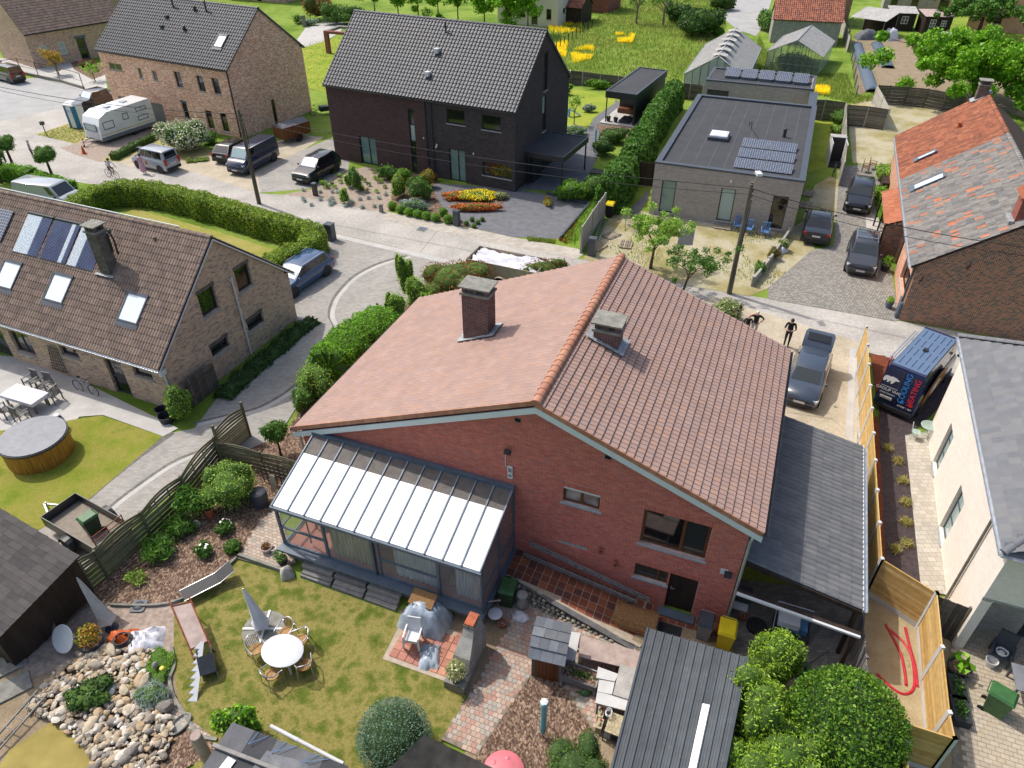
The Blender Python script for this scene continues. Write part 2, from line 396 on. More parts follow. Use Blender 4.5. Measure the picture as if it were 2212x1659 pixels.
piecemat('old_orange_tile',[(186,118,88),(174,110,84),(194,128,98),(162,104,84),(180,114,88)],.85,.5,2.6,.3,30,.2,k=.74,stain=(2.2,(126,92,78),.7,.5))
piecemat('bright_orange_tile',[(206,132,98),(196,122,90),(212,140,106)],.8,.3,6,.2,k=.76)
piecemat('barn_tile',[(176,112,88),(160,104,86),(186,122,94),(146,98,84)],.85,.4,3,.3,k=.78)
piecemat('shed_slate',[(118,124,132),(108,114,122),(128,134,140),(112,116,120)],.6,.3,6,.2,k=.75,stain=(8,(160,156,146),.5,.66))
piecemat('bitumen',[(84,80,78),(76,73,72),(90,86,84)],.9,.3,5,.3,k=.8,stain=(16,(200,196,190),.75,.665))
plain('verge_white',(226,236,236),.45,.03,2,k=.8)
plain('dark_under',(70,52,44),.9,.2,4);plain('tile_gap',(96,48,36),.9,.2,4,k=.5);plain('rafter_grey',(132,146,160),.5,.1,3,k=.8)
plain('black_metal',(46,48,52),.4,.15,4,spec=.6,k=1)
plain('anthracite',(70,76,84),.45,.1,3,spec=.5,k=1)
plain('slate_blue_metal',(92,106,120),.45,.1,3,spec=.5,k=.9)
plain('zinc',(186,192,198),.35,.12,4,metal=.5,k=.9)
plain('lead',(176,180,182),.6,.25,8,bump=.3,bs=20)
plain('galvanised',(184,188,192),.35,.1,6,metal=.7,k=.9)
plain('stone_sill',(178,182,182),.8,.12,5,bump=.15)
plain('old_concrete',(168,166,156),.9,.2,4,bump=.35,bs=30,fine=.35,c2=(128,128,118))
plain('concrete_white',(222,222,220),.8,.06,3,bump=.1)
plain('brown_wood',(120,70,38),.55,.25,3,sv=(1,1,.15),bump=.15)
plain('dark_wood',(58,44,36),.7,.3,4,sv=(1,1,.2),bump=.2)
piecemat('fence_wood_green',[(146,142,112),(134,132,104),(156,150,122),(126,124,100)],.9,.4,4,.3,20,.2,k=.72)
piecemat('fence_new',[(226,186,116),(232,194,126),(216,176,106),(236,202,138)],.8,.3,5,.2,20,.25,k=.72)
piecemat('fence_dark',[(120,112,102),(108,101,93),(128,120,110),(98,92,86)],.9,.4,5,.3,20,.2,k=.74)
piecemat('fence_grey',[(196,190,180),(184,178,168),(206,200,190)],.9,.3,5,.3,20,.2,k=.72)
piecemat('grey_timber',[(150,148,146),(138,136,134),(160,157,152),(124,122,122)],.9,.4,5,.4,18,.2,k=.74)
piecemat('pallet_wood',[(196,182,160),(184,170,148),(206,192,170),(160,150,136)],.9,.35,6,.3,20,.2,k=.72)
piecemat('fence_concrete',[(186,184,174),(178,176,168),(192,190,180)],.9,.25,5,.3,20,.2,k=.72)
glass('dark_glass',(20,24,27));glass('pane_dim',(46,52,52));glass('pane_pale',(150,172,172),.1);glass('pane_green',(112,140,134),.1)
glass('pane_curtain',(150,140,138),.15,.4,.5);glass('pane_sky',(214,226,236),.08);glass('pane_white',(226,234,238),.12)
plain('curtain_cream',(196,184,150),.9,.3,3,k=.75,sv=(6,6,.3));plain('curtain_white',(214,214,212),.9,.2,4,k=.75,sv=(6,6,.3))
plain('opal_panel',(253,253,253),.3,.01,1,k=.97,spec=.5)
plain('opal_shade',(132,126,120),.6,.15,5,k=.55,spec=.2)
clear('clear_glass',(180,190,190),.13)
clear('old_glass',(206,212,208),.55,.2)
plain('terracotta',(190,106,74),.8,.2,8);plain('pot_dark',(52,54,58),.6,.2,8,k=1);plain('white_plastic',(238,240,242),.4,.04,3)
plain('plastic_green',(70,118,70),.45,.15,4);plain('plastic_dkgreen',(56,84,58),.5,.15,4);plain('plastic_yellow',(238,214,36),.4,.08,3);plain('plastic_grey',(142,146,152),.5,.1,4);plain('plastic_dark',(74,80,90),.5,.1,4)
plain('tarp_silver',(190,204,218),.35,.15,3,bump=.5,bs=7,spec=.6);plain('tarp_dark',(110,114,120),.6,.2,3,bump=.6,bs=5)
plain('white_cloth',(240,240,246),.85,.06,2,bump=.4,bs=9);plain('grey_cloth',(198,194,188),.9,.12,3,bump=.5,bs=9,sv=(6,6,.5))
plain('wicker',(150,112,70),.8,.4,30,bump=.5,bs=60,k=.85);plain('rattan',(186,144,90),.7,.25,14)
plain('aluminium',(206,208,212),.3,.06,5,metal=.6);plain('chrome_rim',(190,194,198),.25,.1,6,metal=.8)
plain('tyre',(34,34,36),.85,.15,6,k=1);plain('black_plastic',(40,41,44),.6,.15,5,k=1);plain('rust',(140,72,44),.85,.35,9,bump=.3)
plain('red_plastic',(206,44,60),.4,.1,4);plain('pink_plastic',(232,132,142),.45,.08,3);plain('blue_plastic',(96,150,200),.5,.15,5);plain('orange_plastic',(226,108,50),.5,.15,5)
plain('red_light',(170,20,20),.2,.05,3,k=1);plain('lamp_clear',(214,220,226),.15,.05,3,spec=.7);plain('plate_white',(232,230,226),.5,.03,3)
plain('bark',(96,82,70),.95,.3,8,bump=.6,bs=22);plain('bark_pale',(150,136,118),.95,.3,8,bump=.4)
plain('pole_wood',(112,104,92),.9,.25,5,bump=.3,bs=18,sv=(1,1,.1),k=.8);plain('wire',(44,44,46),.6,0,1,k=1)
piecemat('stone',[(206,192,168),(190,172,144),(222,212,194),(200,174,138),(172,160,144),(214,198,170),(150,142,132),(232,226,214),(206,180,146)],.85,.35,9,.4,20,.3,k=.72)
piecemat('wall_stone',[(170,166,150),(150,148,138),(186,180,160),(136,136,130),(164,158,134)],.9,.4,10,.4,20,.2,k=.75)
piecemat('floor_tile_dark',[(128,74,54),(140,82,58),(112,66,52),(96,62,54),(150,90,62),(120,70,52)],.45,.2,5,.1,k=.95,spec=.45)
piecemat('floor_tile_red',[(196,136,116),(204,144,122),(188,128,110),(210,152,126),(192,134,118)],.75,.2,5,.15,k=.74)
piecemat('block_paver',[(206,180,162),(196,168,152),(214,190,172),(188,180,168),(202,160,142),(196,186,174)],.9,.25,8,.2,k=.72)
piecemat('block_shade',[(150,124,106),(160,136,116),(142,122,104),(156,148,112),(138,116,102),(166,142,122)],.9,.3,8,.25,k=.8)
piecemat('beige_paver',[(204,190,168),(198,184,162),(210,196,174),(206,190,164)],.9,.2,8,.2,k=.72)
piecemat('path_block',[(206,186,168),(214,196,178),(198,176,160),(190,180,166)],.9,.25,8,.2,k=.72)
plain('joint',(150,140,122),.95,.2,6);plain('grout',(196,180,160),.95,.1,6);plain('water',(186,170,100),.9,.15,1.2,k=.6,spec=.04)
piecemat('corrugated_dark',[(98,104,108),(104,110,114),(92,98,103)],.7,.3,2.5,.1,k=.74,stain=(2.4,(140,138,120),.5,.6))
plain('fibre_cement',(134,130,120),.9,.2,3,bump=.25,fine=.3);plain('fibre_pale',(196,194,188),.9,.15,2,bump=.25,fine=.3,sv=(1,1,1));plain('pink_fibre',(196,176,166),.9,.15,3,bump=.2)
plain('rough_render',(176,174,166),.95,.15,3,bump=.6,bs=25,fine=.3);plain('skin',(226,178,152),.6,.05,6);plain('hair_dark',(48,40,36),.7,.2,20,k=1);plain('hair_white',(226,224,220),.7,.1,20)
plain('cloth_black',(34,34,38),.9,.2,12,k=1);plain('cloth_white',(232,232,234),.9,.06,12);plain('cloth_navy',(52,60,86),.9,.2,12,k=1);plain('cloth_pink',(222,172,186),.9,.12,18);plain('cloth_grey',(196,198,200),.9,.1,12);plain('shoe',(70,60,54),.7,.1,6)
def tubes():
    s=N('solar_tubes',.2,0,.7);s.col(s.ramp(s.noise(.8,2),[(.4,sr((52,64,104),1)),(.6,sr((70,84,120),1))]));s.b.inputs['Coat Weight'].default_value=1;return s.m
SPEC['solar_tubes']=tubes
def pv():
    s=N('solar_cells',.18,0,.6);b=s.n('ShaderNodeTexBrick');b.offset=0;s.l(s.uv(),b.inputs[0]);b.inputs['Scale'].default_value=1;b.inputs['Brick Width'].default_value=.16;b.inputs['Row Height'].default_value=.16;b.inputs['Mortar Size'].default_value=.012
    b.inputs['Color1'].default_value=sr((40,48,66),1);b.inputs['Color2'].default_value=sr((46,56,76),1);b.inputs['Mortar'].default_value=sr((170,176,184),.8);s.col(b.outputs[0]);s.b.inputs['Coat Weight'].default_value=.6;return s.m
SPEC['solar_cells']=pv
leafmat('leaf_beech',[(70,104,26),(104,140,36),(150,178,56),(178,184,74),(120,150,44)]);leafmat('leaf_mid',[(48,84,28),(70,112,40),(96,140,54),(120,160,66)])
leafmat('leaf_lime',[(96,140,40),(130,172,58),(160,196,84),(186,206,104)]);leafmat('leaf_bright',[(70,120,20),(100,156,28),(132,182,44),(150,190,60)])
leafmat('leaf_dark',[(32,58,24),(48,80,34),(66,100,44),(88,120,56)]);leafmat('leaf_holly',[(44,82,20),(70,116,30),(106,150,44),(140,172,60),(60,98,28)])
leafmat('leaf_red',[(120,74,40),(156,88,52),(110,104,48),(86,96,40),(182,110,72),(128,84,44)]);leafmat('leaf_blue',[(84,112,96),(108,138,116),(134,162,140),(92,120,86)])
leafmat('leaf_thuja',[(112,152,36),(144,182,54),(176,204,80),(126,164,44)]);leafmat('leaf_white',[(206,206,176),(228,226,202),(150,160,104),(240,238,220),(120,146,80)],tr=.1)
leafmat('leaf_yew',[(64,92,32),(84,114,40),(106,134,52),(74,102,34)]);leafmat('leaf_yellow',[(240,216,30),(246,226,50),(224,206,40),(246,230,80)],k=1.3);leafmat('leaf_orange',[(206,104,52),(220,118,60),(186,88,44),(224,130,76)],k=1.3)
leafmat('leaf_variegated',[(150,160,100),(196,196,150),(110,130,64),(214,210,170),(128,146,80)]);leafmat('leaf_grass',[(92,126,42),(120,148,56),(150,164,76),(186,178,108)]);leafmat('leaf_dry',[(186,168,104),(204,186,124),(160,150,84),(140,146,70)])
leafmat('leaf_straw',[(196,184,140),(176,166,120),(206,198,160)]);leafmat('leaf_amber',[(150,160,50),(186,160,60),(196,130,60),(120,150,50)]);leafmat('petal',[(250,250,250),(240,240,236)],tr=0);leafmat('leaf_silver',[(150,166,160),(168,182,176),(130,150,140)]);leafmat('leaf_purple',[(120,70,70),(150,80,80),(96,60,60)])
plain('foliage_core',(74,100,40),1,.3,3,k=1);plain('foliage_core_dark',(56,78,38),1,.3,3,k=1)
# ---- the setting
m=MB();m.add([(-260,-15,0),(260,-15,0),(260,420,0),(-260,420,0)],[(0,1,2,3)]);m.build('ground','meadow',kind='structure')
Z=[i*.004 for i in range(12)]
sheet([(-150,230),(-150,160),(0,172),(82,168),(182,195),(250,222),(247,262),(120,250),(0,268),(-150,300)],Z[1],'side_road','asphalt')
sheet([(-150,255),(0,262),(140,232),(247,226),(250,262),(186,300),(280,332),(420,352),(500,395),(560,418),(690,425),(830,460),(930,482),(1100,522),(1250,559),(1370,582),(1500,618),(1600,636),(1760,660),(1936,692),(2100,722),(2400,775),(2400,925),(2085,825),(1900,775),(1840,748),(1700,715),(1560,655),(1400,640),(1200,610),(1000,577),(930,556),(720,508),(600,470),(400,430),(160,392),(0,372),(-150,350)],Z[2],'road','concrete_road')
m=MB()
for a,b in(((723,503),(985,566)),((700,438),(930,482)),((1840,752),(2090,828)),((905,548),(960,480)),((1250,625),(1330,565)),((1659,642),(1936,695))):
    p,q=P(*a,.0025),P(*b,.0025);d=(q-p).normalized();r=Vector((-d.y,d.x,0))*.02;m.quad(p-r,q-r,q+r,p+r)
m.build('road_joints','joint',kind='structure')
# gutter stones along the drives
sheet([(700,488),(724,505),(990,566),(975,578),(890,560),(722,522)],Z[3],'gutter_strip','pale_concrete')
# verge patches in front of the pale brick house
sheet([(76,290),(150,266),(188,272),(190,300),(165,312),(120,300)],Z[3],'grass_island','drygrass')
sheet([(130,320),(190,302),(345,262),(362,290),(235,348),(215,350),(165,335)],Z[3],'gravel_verge','pea_gravel')
sheet([(218,346),(345,282),(500,340),(420,362),(380,350),(250,350)],Z[4],'planted_verge','drygrass')
sheet([(250,350),(330,330),(395,345),(450,335),(540,330),(640,290),(700,296),(620,345),(560,418),(500,398),(420,372),(330,372)],Z[5],'sand_apron','sand')
sheet([(556,378),(600,352),(640,330),(716,298),(756,346),(752,368),(694,404),(630,411),(563,416)],Z[6],'paved_drive','grey_pavers')
sheet([(610,420),(694,405),(753,369),(790,360),(850,372),(850,430),(836,458),(800,455),(700,432)],Z[3],'bark_bed','pea_gravel')
sheet([(818,473),(833,457),(1028,495),(1106,512),(1248,537),(1262,548),(1246,559),(1106,533),(950,500)],Z[4],'sidewalk','sidewalk_pavers')
sheet([(840,455),(850,400),(900,372),(960,400),(976,466),(1028,494)],Z[3],'planting_bed','mulch')
sheet([(935,400),(950,396),(1010,400),(1115,408),(1181,420),(1273,443),(1211,516),(1106,512),(1028,494),(976,466),(950,440)],Z[5],'gravel_drive','dark_gravel')
sheet([(968,430),(990,408),(1060,414),(1095,432),(1060,460),(1000,452)],Z[6],'flower_bed','mulch')
sheet([(1115,408),(1150,380),(1196,350),(1262,290),(1290,245),(1330,215),(1345,226),(1318,262),(1312,300),(1262,395),(1200,412)],Z[3],'gravel_path','dark_gravel')
sheet([(1216,212),(1242,193),(1330,208),(1328,222),(1282,255),(1266,282),(1222,292),(1212,285)],Z[2],'back_lawn','lawn_bright')
sheet([(1288,268),(1370,275),(1378,296),(1300,302)],Z[5],'bark_patch','mulch')
sheet([(1290,520),(1330,445),(1405,458),(1560,485),(1700,500),(1745,470),(1760,540),(1659,622),(1620,640),(1500,620),(1370,582),(1258,560)],Z[3],'front_yard','dry_yard')
sheet([(1470,495),(1503,488),(1496,530),(1462,530)],Z[4],'rubber_mat','roof_felt')
sheet([(1358,455),(1405,405),(1400,430),(1374,470)],Z[4],'slab_path','dark_gravel')
sheet([(1406,452),(1402,464),(1700,508),(1704,496)],Z[4],'house_apron','pale_concrete')
sheet([(1754,540),(1800,530),(1806,470),(1812,362),(1888,352),(1905,400),(1912,520),(1945,690),(1936,694),(1800,670),(1659,645),(1659,622)],Z[4],'cobble_drive','cobbles')
sheet([(1870,450),(1898,470),(1905,560),(1895,600),(1872,540)],Z[5],'slab_walk','pale_concrete')
sheet([(1735,470),(1760,400),(1795,380),(1812,390),(1806,470),(1790,500),(1750,520)],Z[3],'rough_ground','dry_yard')
sheet([(1748,255),(1800,255),(1816,300),(1790,360),(1745,372)],Z[3],'side_lawn','lawn_bright')
sheet([(1833,270),(1838,222),(1925,200),(2060,222),(2000,290),(1932,352),(1890,356),(1842,352)],Z[2],'bare_lawn','dry_yard')
sheet([(1832,88),(1930,82),(2080,88),(2260,112),(2260,270),(2140,232),(1905,186),(1855,205),(1845,190)],Z[2],'allotment_soil','soil')
sheet([(1812,40),(1828,30),(1840,90),(1850,205),(1925,200),(1838,225),(1800,232),(1760,200),(1800,160),(1830,150)],Z[1],'grass_strip','meadow')
sheet([(1560,38),(1592,-10),(1670,-10),(1648,60),(1632,78),(1590,62)],Z[2],'gravel_lane','asphalt')
sheet([(640,88),(660,60),(720,40),(745,50),(735,70),(690,95),(652,102)],Z[2],'back_drive','pale_concrete')
sheet([(648,105),(735,78),(752,180),(720,205),(668,190)],Z[2],'rear_lawn','lawn_bright')
sheet([(-80,150),(70,162),(180,196),(232,190),(225,150),(150,120),(70,130),(-80,120)],Z[2],'front_garden','pale_concrete')
sheet([(150,130),(215,138),(230,160),(200,172),(160,150)],Z[3],'soil_bed','mulch')
# left drive, terrace, lawns
sheet([(640,900),(690,800),(760,715),(930,615),(990,578),(1030,590),(900,700),(660,960),(590,1010),(560,1000)],0,'hedge_bed','mulch')
sheet([(-120,1280),(190,1290),(400,1300),(390,1720),(-120,1720)],0,'rough_yard','soil')
sheet([(860,1320),(1060,1235),(1600,1390),(1640,1740),(1000,1740),(1010,1500)],0,'yard_base','soil')
sheet([(1850,1290),(2070,1290),(2090,1740),(1560,1740),(1600,1400)],0,'rear_ground','garden_sand')
sheet([(1540,640),(1860,740),(1850,1000),(1700,1000),(1400,690)],0,'front_apron','sand')
DRV=[(600,740),(640,700),(606,600),(620,560),(700,508),(722,512),(990,575),(905,640),(770,720),(690,820),(640,880),(590,960),(560,1010),(450,1010),(300,1110),(190,1230),(90,1230),(60,1170),(100,1130),(186,1080),(352,942),(372,935),(420,925),(480,845)]
sheet(DRV,Z[3],'block_drive','grey_pavers')
def arc(pts,w,name,mat,z):
    global ZC
    ZC+=.001;z=ZC;m=MB();ps=[P(u,v,z) for u,v in pts]
    L=[];
    for i,p in enumerate(ps):
        d=(ps[min(i+1,len(ps)-1)]-ps[max(i-1,0)]).normalized();r=Vector((-d.y,d.x,0))*w/2;L.append((p-r,p+r))
    for a,b in zip(L,L[1:]):m.quad(a[0],b[0],b[1],a[1])
    return m.build(name,mat,kind='structure')
def cr(pts,n=6):
    o=[];p=[Vector(x) for x in pts]
    for i in range(len(p)-1):
        a,b,c,d=p[max(i-1,0)],p[i],p[i+1],p[min(i+2,len(p)-1)]
        for k in range(n):
            t=k/n;o.append(.5*((2*b)+(c-a)*t+(2*a-5*b+4*c-d)*t*t+(3*b-a-3*c+d)*t**3))
    return o+[p[-1]]
A1=cr([(880,552),(820,568),(765,596),(728,634),(715,660),(712,682),(722,712),(700,760),(640,830),(560,880),(480,900),(420,915)])
A2=[(u+6,v+3) for u,v in A1]
arc(A1,.22,'paver_border','dark_pavers',Z[4]);arc(A2,.26,'paver_border','pale_concrete',Z[4])
A3=cr([(480,965),(430,975),(370,1000),(310,1040),(250,1085),(215,1120)])
arc(A3,.2,'paver_border','dark_pavers',Z[4]);arc([(u+5,v+4) for u,v in A3],.22,'paver_border','pale_concrete',Z[4])
arc([(372,934),(300,985),(230,1040),(160,1100)],.35,'kerb_strip','dark_pavers',Z[4])
sheet([(-60,760),(40,772),(130,800),(385,925),(352,942),(222,896),(172,900),(160,912),(60,925),(0,930),(-60,930)],Z[4],'terrace','pale_concrete')
sheet([(-60,925),(0,930),(60,925),(160,906),(218,897),(352,942),(190,1080),(84,1145),(0,1110),(-60,1060)],Z[2],'neighbour_lawn','lawn_green')
sheet([(250,470),(290,450),(470,500),(610,545),(560,580),(480,540),(420,520)],Z[2],'hedged_lawn','front_lawn')
# garden of the red brick house
sheet([(505,1208),(620,1240),(870,1330),(1010,1500),(955,1600),(900,1700),(430,1700),(385,1510),(372,1420),(372,1310),(430,1280)],Z[3],'garden_lawn','lawn')
sheet([(180,1290),(240,1240),(300,1180),(420,1090),(470,1000),(570,955),(650,930),(660,1000),(605,1090),(560,1140),(512,1205),(440,1275),(390,1298),(300,1310)],Z[4],'mulch_bed','mulch')
sheet([(20,1340),(220,1310),(300,1308),(392,1296),(376,1330),(375,1400),(360,1440),(240,1400),(60,1470)],Z[3],'gravel_corner','pea_gravel')
sheet([(330,1500),(380,1500),(410,1560),(455,1600),(470,1620),(330,1700),(300,1560)],Z[5],'mulch_corner','mulch')
sheet([(1145,1460),(1175,1462),(1215,1480),(1290,1590),(1310,1700),(1020,1700),(1030,1630)],Z[5],'mulch_patch','mulch')
sheet([(20,1620),(110,1560),(170,1600),(205,1660),(200,1720),(-40,1720)],Z[4],'pond_water','water')
sheet([(1568,1330),(1600,1250),(1870,1290),(1880,1480),(1600,1460)],Z[3],'carport_floor','dark_pavers')
# right side: drive, gravel strips, patios
sheet([(1700,720),(1845,752),(1836,940),(1800,905),(1700,890)],Z[3],'sand_drive','sand')
sheet([(1836,752),(1850,752),(1842,960),(1826,940)],Z[4],'kerb_strip','pale_concrete')
sheet([(1850,755),(1880,770),(1900,880),(1890,1240),(1905,1260),(1990,1260),(1962,940),(2010,900),(2080,820),(1950,780)],Z[3],'gravel_bed','purple_gravel')
sheet([(1886,900),(1897,900),(1916,1260),(1898,1260)],Z[5],'chip_strip','red_chips')
sheet([(1880,765),(1912,768),(1925,790),(1892,850)],Z[5],'chip_strip','red_chips')
sheet([(2082,822),(2088,840),(2050,935),(2020,930)],Z[5],'chip_strip','red_chips')
sheet([(2060,1240),(2100,1240),(2300,1360),(2300,1720),(2060,1720),(2050,1400),(2070,1350)],Z[3],'patio_base','joint')
sheet([(1955,940),(2030,930),(2060,1100),(2075,1290),(1990,1275)],Z[4],'side_walk','sidewalk_pavers')
sheet([(1868,1330),(2000,1370),(2030,1640),(1990,1720),(1860,1720)],Z[3],'sand_strip','garden_sand')
# ---- single pavers and tiles where they can be told apart
def paverfield(name,poly,ori,rz,w,l,gap,h,mat,z,base,bond=.5,jit=.004,zf=None,maxn=300):
    """pavers on a patch: poly in world points; children of the patch"""
    pts=[P(u,v,z) for u,v in poly];o=P(*ori,z);c,s=math.cos(rz),math.sin(rz)
    L=[((p.x-o.x)*c+(p.y-o.y)*s,-(p.x-o.x)*s+(p.y-o.y)*c) for p in pts]
    x0,x1=min(p[0] for p in L),max(p[0] for p in L);y0,y1=min(p[1] for p in L),max(p[1] for p in L)
    T=sheet(poly,z,name,base);z=ZC
    m=MB();a,b=(w-gap)/2,(l-gap)/2;e=min(.008,gap*.8)
    m.add([(-a,-b,0),(a,-b,0),(a,b,0),(-a,b,0),(-a+e,-b+e,h),(a-e,-b+e,h),(a-e,b-e,h),(-a+e,b-e,h)],[(4,5,6,7),(0,1,5,4),(1,2,6,5),(2,3,7,6),(3,0,4,7)])
    me=m.mesh('paver',mat);ms=[];R=Matrix.Rotation(rz,4,'Z')
    j=0;y=math.floor(y0/l)*l
    while y<y1:
        x=math.floor(x0/w)*w+(j%2)*bond*w
        while x<x1:
            if inpoly(x,y,L) and inpoly(x-a*.6,y-b*.6,L) and inpoly(x+a*.6,y+b*.6,L):
                ms.append(Matrix.Translation((o.x+x*c-y*s,o.y+x*s+y*c,z-.002+random.uniform(-jit,jit)*.5))@Matrix.Rotation(rz+random.uniform(-.012,.012),4,'Z')@Matrix.Rotation(random.uniform(-.008,.008),4,'X'))
            x+=w
        y+=l;j+=1
    pieces('paver',me,ms,T,maxn,T=None,stuff='pavers')
HZ=math.radians(-21.3)
paverfield('garden_path',[(1018,1492),(1100,1350),(1060,1330),(1080,1240),(1240,1325),(1380,1400),(1370,1440),(1200,1470),(1145,1462),(1030,1632),(953,1597)],(1018,1492),HZ,.16,.16,.008,.012,'block_paver',Z[6],'joint')
paverfield('shed_path',[(1176,1464),(1216,1482),(1292,1592),(1325,1570),(1320,1490),(1240,1470)],(1216,1482),HZ,.15,.15,.008,.012,'block_paver',Z[6],'joint')
paverfield('bed_path',[(512,1206),(560,1125),(600,1095),(640,1215),(605,1232)],(512,1206),HZ,.2,.13,.01,.012,'path_block',Z[6],'joint')
paverfield('tile_patio',[(826,1423),(872,1332),(1022,1372),(985,1480)],(826,1423),HZ,.3,.3,.012,.03,'floor_tile_red',Z[7],'grout',bond=0)
paverfield('paved_patio',[(2055,1405),(2110,1290),(2260,1350),(2260,1700),(2085,1700)],(2060,1400),HZ,.24,.16,.01,.012,'beige_paver',Z[5],'joint')
paverfield('rock_path',[(318,1505),(372,1500),(410,1552),(458,1590),(440,1602),(380,1560),(330,1545)],(330,1545),HZ,.14,.1,.012,.012,'path_block',Z[6],'joint')
# ---- building toolkit
def _lr(T,u,v):
    d=_ray(u,v);a=-T.rotation_euler[2];c,s=math.cos(a),math.sin(a)
    return loc(T,CAMP),Vector((d.x*c-d.y*s,d.x*s+d.y*c,d.z))
def hy(T,u,v,y):o,d=_lr(T,u,v);return o+d*((y-o.y)/d.y)
def hx(T,u,v,x):o,d=_lr(T,u,v);return o+d*((x-o.x)/d.x)
def hp(T,u,v,p0,n):o,d=_lr(T,u,v);n=Vector(n);return o+d*((Vector(p0)-o).dot(n)/d.dot(n))
def ry(T,y,a,b):
    p,q=hy(T,*a,y),hy(T,*b,y);return (min(p.x,q.x),max(p.x,q.x),min(p.z,q.z),max(p.z,q.z))
def rxp(T,x,a,b):
    p,q=hx(T,*a,x),hx(T,*b,x);return (min(p.y,q.y),max(p.y,q.y),min(p.z,q.z),max(p.z,q.z))
def rxm(T,x,a,b):
    p,q=hx(T,*a,x),hx(T,*b,x);return (min(-p.y,-q.y),max(-p.y,-q.y),min(p.z,q.z),max(p.z,q.z))
def Wy(c):return Matrix(((1,0,0,0),(0,1,0,c),(0,0,1,0),(0,0,0,1)))
def Wxp(c):return Matrix(((0,-1,0,c),(1,0,0,0),(0,0,1,0),(0,0,0,1)))
def Wxm(c):return Matrix(((0,1,0,c),(-1,0,0,0),(0,0,1,0),(0,0,0,1)))
def Wb(c):return Matrix(((-1,0,0,0),(0,-1,0,c),(0,0,1,0),(0,0,0,1)))
def topf(pl,a):
    for (x0,z0),(x1,z1) in zip(pl,pl[1:]):
        if x0<=a<=x1:return z0+(z1-z0)*(a-x0)/(x1-x0)
    return pl[0][1] if a<pl[0][0] else pl[-1][1]
def wall(T,X,a0,a1,z0,top,ops,mat,th=.3,name='wall'):
    top=top if isinstance(top,list) else [(a0,top),(a1,top)]
    br=sorted({a0,a1,*[p[0] for p in top if a0<p[0]<a1],*[x for o in ops for x in o[:2] if a0<x<a1]});m=MB();m.X=X
    for s,e in zip(br,br[1:]):
        if e-s<1e-4:continue
        mid=(s+e)/2;cuts=sorted([(o[2],o[3]) for o in ops if o[0]<=mid<=o[1]]);z=z0;seg=[]
        for c0,c1 in cuts:
            if c0>z:seg.append((z,c0,c0))
            z=max(z,c1)
        seg.append((z,topf(top,s),topf(top,e)))
        for zz,t0,t1 in seg:
            if max(t0,t1)-zz<1e-3:continue
            m.add([(s,0,zz),(e,0,zz),(e,th,zz),(s,th,zz),(s,0,t0),(e,0,t1),(e,th,t1),(s,th,t0)],[(0,3,2,1),(4,5,6,7),(0,1,5,4),(1,2,6,5),(2,3,7,6),(3,0,4,7)])
    return m.build(name,mat,T)
def window(T,X,r,fm='black_metal',gm='dark_glass',nx=1,nz=1,sill='stone_sill',dep=.1,fw=.06,name='window',soff=.06,splits=None):
    a0,a1,z0,z1=r;m=MB();m.X=X;d0,d1=dep,dep+.07
    m.box(a0,a0+fw,d0,d1,z0,z1);m.box(a1-fw,a1,d0,d1,z0,z1);m.box(a0+fw,a1-fw,d0,d1,z0,z0+fw);m.box(a0+fw,a1-fw,d0,d1,z1-fw,z1)
    xs=splits or [i/nx for i in range(1,nx)];xs=[a0+(a1-a0)*t for t in xs];zs=[z0+(z1-z0)*i/nz for i in range(1,nz)]
    for x in xs:m.box(x-fw*.55,x+fw*.55,d0-.005,d1,z0+fw,z1-fw)
    for z in zs:m.box(a0+fw,a1-fw,d0+.004,d1-.004,z-fw*.45,z+fw*.45)
    w=m.build(name,fm,T)
    xe=[a0+fw*.6]+xs+[a1-fw*.6];ze=[z0+fw*.6]+zs+[z1-fw*.6];k=0
    for i in range(len(xe)-1):
        for j in range(len(ze)-1):
            g=gm[k%len(gm)] if isinstance(gm,(list,tuple)) else gm;k+=1
            m=MB();m.X=X;m.box(xe[i],xe[i+1],d0+.03,d0+.045,ze[j],ze[j+1]);m.build('pane',g,w)
    if sill:
        m=MB();m.X=X;m.add([(a0-soff,-.05,z0-.09),(a1+soff,-.05,z0-.09),(a1+soff,dep,z0-.09),(a0-soff,dep,z0-.09),(a0-soff,-.05,z0-.025),(a1+soff,-.05,z0-.025),(a1+soff,dep,z0-.001),(a0-soff,dep,z0-.001)],[(0,3,2,1),(4,5,6,7),(0,1,5,4),(1,2,6,5),(2,3,7,6),(3,0,4,7)]);m.build('sill',sill,w)
    return w
def door(T,X,r,dm='dark_wood',dep=.12,fm=None,glassr=None):
    a0,a1,z0,z1=r;m=MB();m.X=X;m.box(a0,a1,dep,dep+.08,z0,z1)
    for k in range(1,6):x=a0+(a1-a0)*k/6;m.box(x-.008,x+.008,dep-.008,dep,z0+.05,z1-.05)
    d=m.build('door',dm,T);m=MB();m.X=X;h=a0+.1;m.box(h,h+.03,dep-.05,dep,z0+1.0,z0+1.15);m.box(h,h+.14,dep-.06,dep-.03,z0+1.06,z0+1.09);m.build('handle','aluminium',d)
    return d
